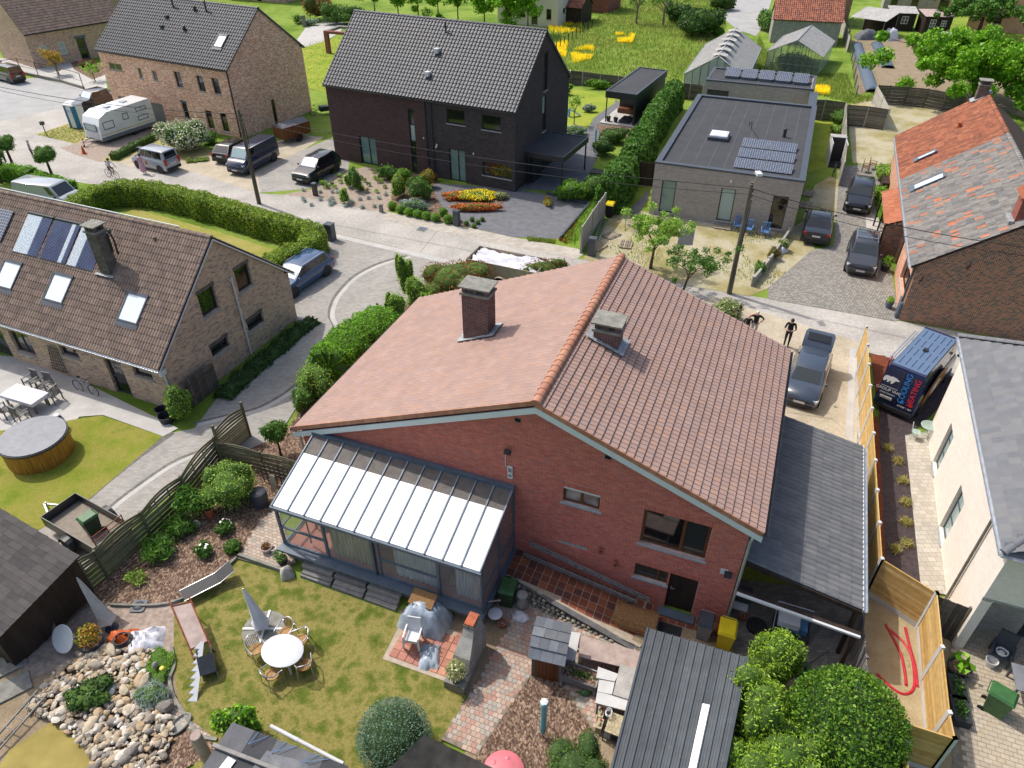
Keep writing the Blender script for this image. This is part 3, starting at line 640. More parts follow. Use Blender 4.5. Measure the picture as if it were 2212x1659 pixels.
# tiles
def tilemesh(name,w,l,prof,t,mat,lap=.1,lip=1.25):
    n=len(prof);V=[];F=[];L=l*(1+lap)
    for y,tz in((0,t),(L,t*(-lap))):
        V+=[(x*w,y,z+tz) for x,z in prof]
    V+=[(x*w,.0,z+t-t*lip) for x,z in prof]
    F=[(i,i+1,n+i+1,n+i) for i in range(n-1)]+[(2*n+i,2*n+i+1,i+1,i) for i in range(n-1)]
    F+=[(0,n,2*n),(n-1,3*n-1,2*n-1)]
    m=MB();m.add(V,F);return m.mesh(name,mat,35)
def PR(n,f):return [(i/n,f(i/n)) for i in range(n+1)]
FLAT=[(0,.009),(.05,.011),(.1,.009),(.14,.002),(.5,.0),(.9,.001),(.945,.0)]
ROLL=PR(8,lambda t:.055*max(0,math.sin(math.pi*min(1,max(0,(t-.05)/.55))))+.006*math.cos(t*6))
DBL=PR(10,lambda t:.036*abs(math.sin(2*math.pi*t))**.7)
PAN=PR(7,lambda t:.05*math.sin(2*math.pi*t)*(.9 if t<.5 else .45)+.02)
SLAB=[(0,0),(.5,.0),(1,.0)]
def tiled(T,roof,p0,ax,ad,nw,nl,w,l,me,skip=None,maxn=300,lift=.012,name='roof_tile',gen=None,jit=.0):
    """p0: upper corner; ax across, ad down the slope (unit)"""
    ax,ad=Vector(ax).normalized(),Vector(ad).normalized();up=-ad;nz=ax.cross(up).normalized();ms=[]
    if nz.z<0:nz=-nz
    B=Matrix((ax,up,nz)).transposed().to_4x4()
    hand=ax.cross(up).z<0
    for j in range(nl):
        for i in range(nw):
            if skip and skip(i,j):continue
            p=Vector(p0)+ax*(i*w)+ad*((j+1)*l)+nz*(lift+(random.uniform(-jit,jit) if jit else 0))
            M=Matrix.Translation(p)@B
            if hand:M=Matrix.Translation(p+ax*w)@Matrix((-ax,up,nz)).transposed().to_4x4()
            if jit:M=M@Matrix.Rotation(random.uniform(-jit,jit)*1.2,4,'Z')
            ms.append(M)
    if gen:return ms
    pieces(name,me,ms,roof,maxn,T=T,stuff='roof_tiles')
def slab(T,name,mat,pts,th):
    m=MB();n=(Vector(pts[1])-Vector(pts[0])).cross(Vector(pts[2])-Vector(pts[0])).normalized()
    if n.z<0:n=-n
    m.ext(pts,-n*th);return m.build(name,mat,T)
def ridgecaps(T,roof,p,q,n,r,mat,name='ridge_tile',sq=.75):
    p,q=Vector(p),Vector(q);d=(q-p).normalized();L=(q-p).length/n;m=MB();N_=7
    V=[];
    for y,k in((0,1.12),(L*.08,1.12),(L*.1,1.0),(L*1.02,.96)):
        V+=[(math.cos(math.pi*i/(N_-1))*r*k,y,math.sin(math.pi*i/(N_-1))*r*k*sq) for i in range(N_)]
    F=[(a*N_+i,a*N_+i+1,(a+1)*N_+i+1,(a+1)*N_+i) for a in range(3) for i in range(N_-1)]+[tuple(range(N_))]
    F=[f[::-1] for f in F];m.add(V,F);me=m.mesh(name,mat,50)
    x=d.cross(Vector((0,0,1))).normalized();z=x.cross(d);B=Matrix((x,d,z)).transposed().to_4x4()
    pieces(name,me,[Matrix.Translation(p+d*L*i)@B for i in range(n)],roof,300,T=T)
def gutter(T,p,q,r,mat,name='gutter'):
    p,q=Vector(p),Vector(q);d=(q-p).normalized();s=d.cross(Vector((0,0,1))).normalized();m=MB();A=[]
    for e in(p,q):
        A+=[e+s*math.cos(math.pi*(1+i/6))*r+Vector((0,0,math.sin(math.pi*(1+i/6))*r)) for i in range(7)]+[e+s*math.cos(math.pi*(2-i/6))*r*.86+Vector((0,0,math.sin(math.pi*(2-i/6))*r*.86)) for i in range(7)]
    m.add(A,[(i,(i+1)%14,14+(i+1)%14,14+i) for i in range(14)]+[tuple(range(14)),tuple(range(14,28))[::-1]]);return m.build(name,mat,T)
def tubeobj(name,mat,T,pts,r,n=8,**k):return one('tube',pts,r,n).build(name,mat,T,40,**k)
def skylight(T,roof,c,ax,ad,w,l,gm='pane_sky',fm='anthracite',h=.09,flash='lead'):
    c=Vector(c);ax=Vector(ax).normalized();up=-Vector(ad).normalized();nz=ax.cross(up)
    if nz.z<0:nz=-nz
    R=Matrix((ax,up,nz)).transposed();f=.07
    m=MB()
    if flash:m.cb(c-up*(l/2+.12)+nz*.05,w+.1,.26,.012,R=R)
    for s in(-1,1):
        m.cb(c+ax*s*(w/2-f/2)+nz*h/2,f,l,h,R=R)
    o=m.build('skylight',[fm],roof)
    m=MB();m.cb(c-up*(l/2-f/2)+nz*(h/2-.004),w-2*f,f,h,R=R);m.build('skylight_bar',fm,roof);m=MB();m.cb(c+up*(l/2-f)+nz*(h/2+.02),w+.02,2*f,h,R=R);m.build('skylight_hood',fm,roof)
    m=MB();m.cb(c-up*f*.3+nz*(h*.62),w-2*f,l-2.4*f,.012,R=R);m.build('pane',gm,roof)
    return o
def brickpile(T,parent,me,X,a0,a1,z0,z1,ops,bl,bh,g,top=None,maxn=300,collect=None):
    ms=[];j=0;z=z0
    while z<z1:
        zc=z+bh/2;iv=[(a0,a1)]
        if top:
            xs=[a0+(a1-a0)*k/400 for k in range(401)];ok=[x for x in xs if topf(top,x)>z+bh]
            if not ok:break
            iv=[(ok[0],ok[-1])]
        for o in ops:
            if o[2]-.001<zc<o[3]+.001:
                n=[]
                for s,e in iv:
                    if o[1]<=s or o[0]>=e:n.append((s,e));continue
                    if s<o[0]:n.append((s,o[0]))
                    if o[1]<e:n.append((o[1],e))
                iv=n
        st=bl+g
        for s,e in iv:
            k=math.floor((s-a0)/st)-1
            while True:
                x0=a0+k*st+(j%2)*st/2;x1=x0+bl;k+=1
                if x0>=e:break
                xa,xb=max(x0,s),min(x1,e)
                if xb-xa<.035:continue
                M=X@Matrix.Translation(((xa+xb)/2,random.uniform(-.0015,.002),zc))
                if xb-xa<bl-.002:M=M@Matrix.Diagonal(((xb-xa)/bl,1,1,1))
                ms.append(M)
        z+=bh+g;j+=1
    if collect is not None:collect+=ms
    else:pieces('brick',me,ms,parent,maxn,T=T,stuff='bricks')
def brickmesh(bl,bh,d,mat):
    m=MB();m.add([(-bl/2,0,-bh/2),(bl/2,0,-bh/2),(bl/2,d,-bh/2),(-bl/2,d,-bh/2),(-bl/2,0,bh/2),(bl/2,0,bh/2),(bl/2,d,bh/2),(-bl/2,d,bh/2)],[(0,1,5,4),(1,2,6,5),(3,0,4,7),(4,5,6,7),(0,3,2,1)]);return m.mesh('brick',mat)
# ---- the red brick house
o_=P(1568.5,1326.6,.65)
MH=thing('brick_house','red brick bungalow with a large pink clay tile roof and two brick chimneys','house',(o_.x,o_.y,0),HZ)
RX,RZ=-7.08,8.12;ELX,ELZ=-16.95,4.0;ERX,ERZ=.37,5.2;YN,YF=-.17,10.5;XL=-16.65;XR=0.0
gl=lambda x:RZ-.2+(ELZ-RZ)*(RX-x)/(RX-ELX) if x<RX else RZ-.2+(ERZ-RZ)*(x-RX)/(ERX-RX)
TOP=[(XL,gl(XL)),(RX,gl(RX)),(XR,gl(XR))]
w1=ry(MH,0,(1217,1049.5),(1294,1104.5));w2=ry(MH,0,(1392,1099.5),(1521,1212));dr=(-2.1,-1.13,-.02,1.9);w3=(-3.33,-2.16,1.2,1.9)
gb=ry(MH,0,(1206.5,1166),(1268,1188.5))
vs=[ry(MH,0,(1112,902),(1125,913)),ry(MH,0,(1202.5,905),(1216,917)),ry(MH,0,(1307,981.5),(1320.5,993))]
OPS=[w1,w2,dr,w3,gb]+vs
fw_=wall(MH,Wy(.014),XL,XR,-.05,TOP,OPS,'mortar',.28)
me=brickmesh(.205,.055,.05,'house_brick');sold=[]
for r in(w1,w2,(-3.33,-1.13,1.9,1.9)):sold.append((r[0]-.02,r[1]+.02,r[3],r[3]+.2))
brickpile(MH,fw_,me,Wy(0),XL,XR,0,8.2,OPS+sold,.205,.055,.011,TOP)
sm=brickmesh(.055,.2,.05,'soldier_brick')
for s in sold:
    n=int((s[1]-s[0])/.066);pieces('brick',sm,[Matrix.Translation((s[0]+.033+i*(s[1]-s[0])/n,-.003,s[2]+.1)) for i in range(n)],fw_,300,T=MH)
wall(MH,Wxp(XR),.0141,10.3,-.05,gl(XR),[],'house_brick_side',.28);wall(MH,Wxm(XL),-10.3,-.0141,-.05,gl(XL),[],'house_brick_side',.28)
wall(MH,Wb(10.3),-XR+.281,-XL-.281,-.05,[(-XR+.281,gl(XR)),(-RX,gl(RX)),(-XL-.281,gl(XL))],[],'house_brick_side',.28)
window(MH,Wy(0),w1,'brown_wood','pane_curtain',2,1,dep=.09,fw=.08,soff=.09);one('box',w1[0]+.01,w1[1]-.01,.02,.11,w1[3]-.1,w1[3]-.002).build('roller_box','white_paint',MH)
window(MH,Wy(0),w2,'brown_wood',['dark_glass','pane_dim'],2,1,dep=.12,fw=.1,splits=[.62],soff=.08)
window(MH,Wy(0),w3,'brown_wood','pane_dim',2,1,dep=.1,fw=.06,splits=[.7])
door(MH,Wy(0),dr)
for i in range(5):
    a=gb[0]+(gb[1]-gb[0])*i/5;b=gb[0]+(gb[1]-gb[0])*(i+1)/5;m=MB();m.box(a+.012,b-.012,.01,.09,gb[2]+.012,gb[3]-.012);m.box(a+.04,b-.04,.0,.011,gb[2]+.04,gb[3]-.04);m.build('glass_block','pane_pale',MH)
for v in vs:
    m=MB();a,b,c,d=v;m.box(a,b,.05,.1,c,d);m.box(a,a+.02,-.01,.05,c,d);m.box(b-.02,b,-.01,.05,c,d);m.box(a+.02,b-.02,-.01,.05,d-.02,d);m.box(a+.02,b-.02,-.02,.05,c,c+.03);m.build('vent','pane_dim',MH)
LROOF=slab(MH,'roof','tile_gap',[(RX,YN,RZ-.09),(ELX,YN,ELZ-.09),(ELX,YF,ELZ-.09),(RX,YF,RZ-.09)],.08)
RROOF=slab(MH,'roof','tile_gap',[(RX,YN,RZ-.09),(ERX,YN,ERZ-.09),(ERX,YF,ERZ-.09),(RX,YF,RZ-.09)],.08)
tw=.205;nW=int((YF-YN)/tw)+1;tw=(YF-YN)/nW
dl=Vector((ELX-RX,0,ELZ-RZ));drr=Vector((ERX-RX,0,ERZ-RZ));nl_=35;nr_=28
mt=tilemesh('roof_tile',tw,dl.length/nl_,FLAT,.045,'clay_tile',lip=.5);mt2=tilemesh('roof_tile',tw,drr.length/nr_,FLAT,.045,'clay_tile',lip=.5)
tiled(MH,LROOF,(RX,YN,RZ-.09),(0,1,0),dl,nW,nl_,tw,dl.length/nl_,mt);tiled(MH,RROOF,(RX,YN,RZ-.09),(0,1,0),drr,nW,nr_,tw,drr.length/nr_,mt2)
ridgecaps(MH,LROOF,(RX,YN-.03,RZ-.08),(RX,YF,RZ-.08),32,.17,'ridge_tile',sq=.85)
m=MB();m.add([(RX+math.cos(math.pi*i/10)*.19,YN-.045,RZ-.1+math.sin(math.pi*i/10)*.17) for i in range(11)]+[(RX+math.cos(math.pi*i/10)*.19,YN-.01,RZ-.1+math.sin(math.pi*i/10)*.17) for i in range(11)],[tuple(range(11))[::-1],tuple(range(11,22))]+[(i,i+1,12+i,11+i) for i in range(10)]);m.build('ridge_end','ridge_tile',MH)
# verge: clay edge tiles, white boards, gutters
def verge(ex,ez,n):
    p=Vector((RX,YN-.012,RZ-.09));q=Vector((ex,YN-.012,ez-.09));d=(q-p);L=d.length/n;d.normalize();me_=MB();me_.box(0,L*.97,-.02,.02,-.13,.045);me_=me_.mesh('verge_tile','ridge_tile')
    ms=[Matrix.Translation(p+d*(L*i))@Matrix.Rotation(-math.atan2(d.z,d.x),4,'Y') for i in range(n)];pieces('verge_tile',me_,ms,MH)
    m=MB();a=Vector((RX,YN-.02,RZ-.24));b=Vector((ex,YN-.02,ez-.24));m.ext([a,b,b-Vector((0,0,.24)),a-Vector((0,0,.24))],(0,.04,0));m.build('verge_board','verge_white',MH)
    m=MB();m.ext([a-Vector((0,-.04,.18)),b-Vector((0,-.04,.18)),b+Vector((0,.19,-.18)),a+Vector((0,.19,-.18))],(0,0,-.02));m.build('soffit','verge_white',MH)
verge(ELX,ELZ,nl_);verge(ERX,ERZ,nr_)
gutter(MH,(ERX+.06,YN,ERZ-.12),(ERX+.06,YF,ERZ-.12),.075,'black_metal');gutter(MH,(ELX-.06,YN,ELZ-.12),(ELX-.06,YF,ELZ-.12),.075,'black_metal')
tubeobj('downpipe','aluminium',MH,[(ERX-.05,.12,ERZ-.28),(.12,-.02,ERZ-.55),(.075,-.07,ERZ-.75),(.075,-.07,.1)],.05)
tubeobj('downpipe','aluminium',MH,[(ELX-.05,-.02,ELZ-.2),(ELX+.12,-.08,ELZ-.4),(XL-.06,-.08,ELZ-.55),(XL-.06,-.08,.8)],.045)
def chimney(T,roof,x0,x1,y0,y1,zs,zt,mat,bl=.2,bh=.06,slabm='old_concrete',nm='chimney'):
    """zs: roof height at (x0),(x1)"""
    zb=min(zs)-.1;cap=zt-.38;m=MB();m.box(x0+.01,x1-.01,y0+.01,y1-.01,zb,cap);c=m.build(nm,'mortar',roof)
    me_=brickmesh(bl,bh,.03,mat);L=[]
    zt_=lambda a:zs[0]+(zs[1]-zs[0])*(a-x0)/(x1-x0)
    for X,a,b in((Wy(y0),x0,x1),(Wxp(x1),y0,y1),(Wxm(x0),-y1,-y0)):
        brickpile(T,c,me_,X,a,b,zb,cap-.02,[],bl,bh,.013,collect=L)
    pieces('brick',me_,L,c,300,T=T,stuff='bricks')
    m=MB();m.box(x0-.06,x1+.06,y0-.06,y1+.06,cap,cap+.09);m.build('cap_course',slabm,c)
    for xx in(x0+.02,(x0+x1)/2-.06,x1-.16):
        for yy in(y0+.02,y1-.16):one('box',xx,xx+.14,yy,yy+.14,cap+.088,zt-.06).build('cap_pier',mat,c)
    m=MB();m.box(x0-.1,x1+.1,y0-.1,y1+.1,zt-.06,zt);m.build('cap_slab',slabm,c)
    m=MB();e=.16
    m.quad((x0-e,y0-e,zt_(x0-e)+.07),(x1+e,y0-e,zt_(x1+e)+.07),(x1+e,y0+.02,zt_(x1+e)+.08),(x0-e,y0+.02,zt_(x0-e)+.08))
    m.quad((x1-.02,y0-e,zt_(x1)+.075),(x1+e*1.6,y0-e,zt_(x1+e*1.6)+.075),(x1+e*1.6,y1+e,zt_(x1+e*1.6)+.075),(x1-.02,y1+e,zt_(x1)+.075))
    m.quad((x0-e*1.6,y0-e,zt_(x0-e*1.6)+.074),(x0+.02,y0-e,zt_(x0)+.074),(x0+.02,y1+e,zt_(x0)+.074),(x0-e*1.6,y1+e,zt_(x0-e*1.6)+.074))
    m.build('flashing','lead',c)
    return c
lz=lambda x:RZ-.04+(ELZ-RZ)*(RX-x)/(RX-ELX);rz_=lambda x:RZ-.04+(ERZ-RZ)*(x-RX)/(ERX-RX)
nL=dl.cross(Vector((0,1,0)));nR=drr.cross(Vector((0,1,0)))
c1=[hp(MH,*p,(RX,0,RZ),nL) for p in((1001,733),(1055,724),(1072,704))];c2=[hp(MH,*p,(RX,0,RZ),nR) for p in((1279,733),(1335,755),(1352,738))]
x0,x1,y0,y1=c1[0].x,c1[1].x,(c1[0].y+c1[1].y)/2,c1[2].y;zt=hy(MH,998,617,y0).z
chimney(MH,LROOF,x0,x1,y0,max(y1,y0+.75),(lz(x0),lz(x1)),zt,'chimney_brick')
x0,x1,y0=c2[0].x,c2[1].x,c2[1].y;zt=hy(MH,1330,700,y0).z
chimney(MH,RROOF,x0,x1,y0-.1,y0+.65,(rz_(x0),rz_(x1)),zt,'chimney_brick')
# wall fittings
T=thing('floodlight','black floodlight on a white bracket beside the house downpipe','lamp',wor(MH,(-.42,-.02,2.75)),HZ);m=MB();m.box(-.14,.1,-.01,.02,-.12,.12);m.build('bracket','white_paint',T);m=MB();m.cb((.12,-.1,.02),.24,.1,.2,R=Matrix.Rotation(-.5,3,'X'));m.build('lamp_head','black_plastic',T)
T=thing('wall_lamp','black wall lamp on a metal arm high on the red gable wall','lamp',wor(MH,(-8.05,-.02,5.6)),HZ);m=MB();m.cb((0,-.12,.05),.22,.16,.12,R=Matrix.Rotation(.4,3,'X'));m.build('lamp_head','black_plastic',T);tubeobj('arm','white_paint',T,[(0,-.05,.02),(-.12,-.03,-.05),(-.12,-.02,-.7),(-.06,-.02,-.75)],.012,6)
T=thing('meter_box','small white box on the gable wall above the glass roof','box',wor(MH,(-8.0,-.012,4.65)),HZ);m=MB();m.box(-.09,.09,-.05,0,-.28,.28);m.build('case','white_paint',T);m=MB();m.box(-.06,.06,-.06,-.05,.02,.2);m.box(-.06,.06,-.06,-.05,-.2,-.08);m.build('flap','plastic_grey',T)
for u,v,k in((1298,1187,'upper'),(1330,1216,'lower')):
    p=hy(MH,u,v,-.02);T=thing('clog_planter',f'orange wooden clog hung on the red wall, the {k} of two','planter',wor(MH,p),HZ);m=MB();m.lathe([(.02,-.15),(.055,-.13),(.075,-.04),(.06,.06),(.07,.12),(.05,.16),(.045,.15),(.05,.1)],(0,-.06,0),10,1,.8);m.build('shoe','terracotta',T,50);m=MB();m.lathe([(.03,-.03),(.048,.04),(.03,.06)],(0,-.1,0),8);m.build('opening','pot_dark',T)
# ---- lean-to conservatory
CX0,CX1,CYF,CZF,CZE,CZT=-16.0,-7.86,-2.98,.78,2.93,3.93
CV=thing('conservatory','lean-to conservatory with white roof panels and blue-grey metal frame','conservatory',wor(MH,(0,0,0)),HZ)
m=MB();m.box(CX0-.02,CX1+.02,CYF-.02,-.02,.0,CZF-.08);m.build('base','old_concrete',CV)
m=MB();m.box(CX0-.14,CX1+.12,CYF-.34,CYF+.1,CZF-.1,CZF-.02);m.box(CX1-.06,CX1+.14,CYF+.1,-.02,CZF-.1,CZF-.02);m.build('sill','slate_blue_metal',CV)
sl_=Vector((0,CYF-.12,CZE))-Vector((0,-.1,CZT));sl_.normalize();nb=12
wb=(CX1-CX0)/nb
for i in range(nb+1):
    x=CX0+wb*i;m=MB();m.bar((x,-.12,CZT+.03),(x,CYF-.12,CZE+.03),.045,.08);m.build('rafter','rafter_grey',CV)
for i in range(nb):
    a,b=CX0+wb*i+.028,CX0+wb*(i+1)-.028
    p=lambda y,o=0:(CZT+(CZE-CZT)*(y+.12)/(CYF))+o
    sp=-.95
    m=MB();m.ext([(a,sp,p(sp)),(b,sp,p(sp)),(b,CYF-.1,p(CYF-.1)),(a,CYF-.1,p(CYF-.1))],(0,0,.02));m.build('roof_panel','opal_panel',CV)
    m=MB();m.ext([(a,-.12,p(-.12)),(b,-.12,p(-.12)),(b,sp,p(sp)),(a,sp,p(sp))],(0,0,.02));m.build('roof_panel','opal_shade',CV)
m=MB();m.box(CX0-.05,CX1+.05,-.2,-.015,CZT-.02,CZT+.14);m.build('wall_flashing','slate_blue_metal',CV)
m=MB();m.box(CX0-.06,CX1+.06,CYF-.2,CYF-.06,CZE-.12,CZE+.0);m.build('eaves_gutter','slate_blue_metal',CV)
m=MB();m.box(CX0-.03,CX1+.03,CYF-.04,CYF+.06,CZE-.22,CZE-.122);m.build('eaves_beam','slate_blue_metal',CV)
posts=[CX0,CX0+1.95,CX0+3.92,CX0+4.15,CX0+6.5,CX1]
for x in posts:m=MB();m.box(x-.05,x+.05,CYF-.03,CYF+.06,CZF-.02,CZE-.22);m.build('post','slate_blue_metal',CV)
bays=[(0,1,'half'),(1,2,'cream'),(3,4,'half2'),(4,5,'white')]
for i,j,kind in bays:
    a,b=posts[i]+.05,posts[j]-.05;m=MB();m.box(a,b,CYF-.02,CYF+.05,CZF-.019,CZF+.07)
    if 'half' in kind:m.box(a,b,CYF-.02,CYF+.05,CZF+.9,CZF+.97);
    if kind=='half':m.box((a+b)/2-.02,(a+b)/2+.02,CYF+.3,CYF+.34,CZF+.07,CZE-.3)
    w_=m.build('window','slate_blue_metal',CV)
    for z0,z1 in(((CZF+.07,CZF+.9),(CZF+.97,CZE-.22)) if 'half' in kind else ((CZF+.07,CZE-.22),)):
        m=MB();m.box(a,b,CYF+.01,CYF+.022,z0,z1);m.build('pane','clear_glass',w_)
    if kind!='half':
        m=MB();n=26
        c0,c1=(a+.02,b-.02) if kind!='half2' else (a+.45,b-.02)
        if kind=='white':c0=a+.5
        pts=[(c0+(c1-c0)*k/n,CYF+.22+.05*math.sin(k*2.1)+.02*random.random()) for k in range(n+1)]
        for (xa,ya),(xb,yb) in zip(pts,pts[1:]):m.quad((xa,ya,CZF+.05),(xb,yb,CZF+.05),(xb,yb,CZE-.3),(xa,ya,CZE-.3))
        m.build('curtain','curtain_cream' if kind=='cream' else 'curtain_white',CV,60)
for x,sg in((CX1,1),(CX0,-1)):   # glazed ends
    ys=[CYF,CYF/2,-.05]
    for k in range(2):
        y0,y1=ys[k]+.04,ys[k+1]-.04;zt0=CZT+(CZE-CZT)*(y0+.12)/CYF-.12;zt1=CZT+(CZE-CZT)*(y1+.12)/CYF-.12
        m=MB();m.ext([(x-.006,y0,CZF),(x-.006,y1,CZF),(x-.006,y1,zt1),(x-.006,y0,zt0)],(.012,0,0));m.build('side_pane','clear_glass',CV)
        m=MB();m.box(x-.03,x+.03,y1,y1+.08,CZF-.02,zt1);m.box(x-.028,x+.028,y0,y1,CZF+.85,CZF+.92);m.box(x-.028,x+.028,y0,y1,CZF-.02,CZF+.06);m.build('side_frame','slate_blue_metal',CV)
m=MB();m.box(CX0+.06,CX1-.06,CYF+.08,-.03,CZF-.079,CZF-.05);m.build('floor','floor_tile_red',CV)
tubeobj('downpipe','anthracite',CV,[(CX1+.07,CYF-.1,CZE-.1),(CX1+.07,CYF-.1,CZF)],.04)
for nm,lab,cat,bx,mt_ in(('garden_chair','grey folding chair standing inside the conservatory behind the glass','chair',(-15.2,-1.6),'plastic_grey'),('wooden_cupboard','brown wooden cupboard seen behind the conservatory glass','cupboard',(-11.6,-1.2),'brown_wood'),('cardboard_box','brown cardboard box on the conservatory floor','box',(-9.2,-2.2),'rattan')):
    T=thing(nm,lab,cat,wor(MH,(bx[0],bx[1],CZF-.05)),HZ+.3)
    if cat=='chair':
        m=MB();m.box(-.25,.25,-.25,.25,.42,.46);m.build('seat',mt_,T);m=MB();m.box(-.25,.25,.24,.28,.46,1.0);m.build('backrest',mt_,T)
        for a in(-.22,.22):
            for b in(-.22,.22):one('box',a-.02,a+.02,b-.02,b+.02,0,.42).build('leg',mt_,T)
    elif cat=='cupboard':
        m=MB();m.box(-.5,.5,-.25,.25,0,1.5);m.build('body',mt_,T);one('box',-.48,-.01,-.27,-.25,.05,1.45).build('door',mt_,T);one('box',.01,.48,-.27,-.25,.05,1.45).build('door',mt_,T)
    else:
        m=MB();m.box(-.25,.25,-.2,.2,0,.3);m.build('body',mt_,T);one('bar',(-.25,-.2,.3),(-.35,-.2,.42),.01,.01).build('flap',mt_,T);one('box',-.25,.25,.2,.21,.2,.42).build('flap',mt_,T)
# ---- tiled ramp with retaining wall
RP=thing('tiled_ramp','ramp of dark red floor tiles along the red house wall','ramp',wor(MH,(0,0,0)),HZ)
def rz2(x):return .74 if x<-7.5 else max(.0,.74-.74*(x+7.5)/4.9)
def ry2(x):return -1.28-.6*(x+7.8)/5.25
m=MB();xs=[-7.72,-7.5,-6,-4.5,-3.2,-2.6]
for a,b in zip(xs,xs[1:]):
    m.add([(a,-.01,-.02),(b,-.01,-.02),(b,ry2(b),-.02),(a,ry2(a),-.02),(a,-.01,rz2(a)),(b,-.01,rz2(b)),(b,ry2(b),rz2(b)),(a,ry2(a),rz2(a))],[(0,1,2,3),(7,6,5,4),(4,5,1,0),(5,6,2,1),(6,7,3,2),(7,4,0,3)])
m.box(-2.6,.55,-1.9,-.01,-.02,.008)
m.build('bed','grout',RP)
tl=.31;mt_=MB();mt_.add([(-.146,-.146,0),(.146,-.146,0),(.146,.146,0),(-.146,.146,0),(-.142,-.142,.012),(.142,-.142,.012),(.142,.142,.012),(-.142,.142,.012)],[(4,5,6,7),(0,1,5,4),(1,2,6,5),(2,3,7,6),(3,0,4,7)]);mt_=mt_.mesh('floor_tile','floor_tile_dark');ms=[]
x=-7.57
while x<.5:
    y=-.17
    while y>(ry2(x)+.13 if x<-2.6 else -1.78):
        if not(x>-.2 and y>-.1):ms.append(Matrix.Translation((x,y,rz2(x)+.001 if x<-2.55 else .009))@Matrix.Rotation(math.atan(.74/4.9) if -7.4<x<-2.7 else 0,4,'Y'))
        y-=tl
    x+=tl
pieces('floor_tile',mt_,ms,RP,300)
# stones of the retaining wall
sm_=[]
for k in range(4):
    m=MB();m.ell((0,0,0),.1,.07,.08,7,5,.12);mm=m.mesh('stone','wall_stone',60);sm_.append(mm)
SW=thing('stone_wall','low dry-stone retaining wall below the tiled ramp','wall',wor(MH,(0,0,0)),HZ)
one('prism',[(-7.4,-1.5),(-2.7,-2.0),(-2.7,-1.98),(-7.4,-1.45)],0,.2).build('core','rough_render',SW)
cnt=0
for r in range(6):
    x=-7.3+.1*(r%2)
    while x<-2.9:
        z=.08+r*.13
        if z<rz2(x)-.04:
            o=bpy.data.objects.new('stone',sm_[cnt%4]);link(o,SW);o.location=(x,ry2(x)-.3+r*.045,z);o.rotation_euler=(0,0,random.uniform(-.3,.3));o.scale=(random.uniform(.8,1.15),1,random.uniform(.85,1.1));cnt+=1
        x+=random.uniform(.16,.22)
R=math.radians
def gable_house(T,x0,x1,y0,y1,ze,zr,wm,rm,ov=.25,verge=.12,tile=(.3,.34,ROLL,.02,'black_tile'),fops=(),gops=(),gm=None,ridge=('black_tile',24),lm=None,back=True,rtm='anthracite',gut='black_metal',cap_r=.14,lops=()):
    """ridge along local x; front wall faces -y, right gable faces +x"""
    ym=(y0+y1)/2;s=(zr-ze)/(ym-y0+ov);zc=ze+s*ov-.12
    gt=[(y0+.301,zc+s*.3),(ym,zr-.12),(y1-.301,zc+s*.3)]
    wall(T,Wy(y0),x0,x1,0,zc,list(fops),wm)
    wall(T,Wxp(x1),y0+.3,y1-.3,0,gt,list(gops),gm or wm);wall(T,Wxm(x0),-y1+.3,-y0-.3,0,[(-a,b) for a,b in gt[::-1]],list(lops),lm or wm)
    wall(T,Wb(y1),-x1,-x0,0,zc,[],wm)
    xa,xb=x0-verge,x1+verge;roofs=[]
    for sg,ye in((1,y0-ov),(-1,y1+ov)):
        a=[(xa,ym,zr),(xb,ym,zr),(xb,ye,ze),(xa,ye,ze)]
        if sg<0:a=a[::-1]
        r=slab(T,'roof',rtm,a,.1);roofs.append(r)
        w,l,pr,t,mt=tile;d=Vector((0,ye-ym,ze-zr));nw=max(1,round((xb-xa)/w));nl=max(1,round(d.length/l));w=(xb-xa)/nw;l=d.length/nl
        if sg>0 or back:tiled(T,r,(xa,ym,zr),(1,0,0),d,nw,nl,w,l,tilemesh('roof_tile',w,l,pr,t,mt),maxn=300 if sg>0 else 40)
        gutter(T,(xa+.02,ye-sg*.07,ze-.06),(xb-.02,ye-sg*.07,ze-.06),.07,gut)
    ridgecaps(T,roofs[0],(xa,ym,zr-.02),(xb,ym,zr-.02),ridge[1],cap_r,ridge[0])
    return roofs,s
def roofpipe(T,roof,c,r,h,mat='black_metal',cap=True):
    c=Vector(c);m=MB();m.lathe([(r,-.1),(r,h),(r*.6,h)],c,10);
    if cap:m.lathe([(r*1.3,h+.02),(r*1.3,h+.07),(r*.4,h+.12)],c,10)
    return m.build('vent_pipe',mat,roof,40)
def roofhat(T,roof,c,w,h,mat):
    m=MB();m.cb(Vector(c)+Vector((0,0,h*.5)),w,w*1.2,h);m.cb(Vector(c)+Vector((0,0,h)),w*1.2,w*1.1,h*.25);return m.build('roof_vent',mat,roof)
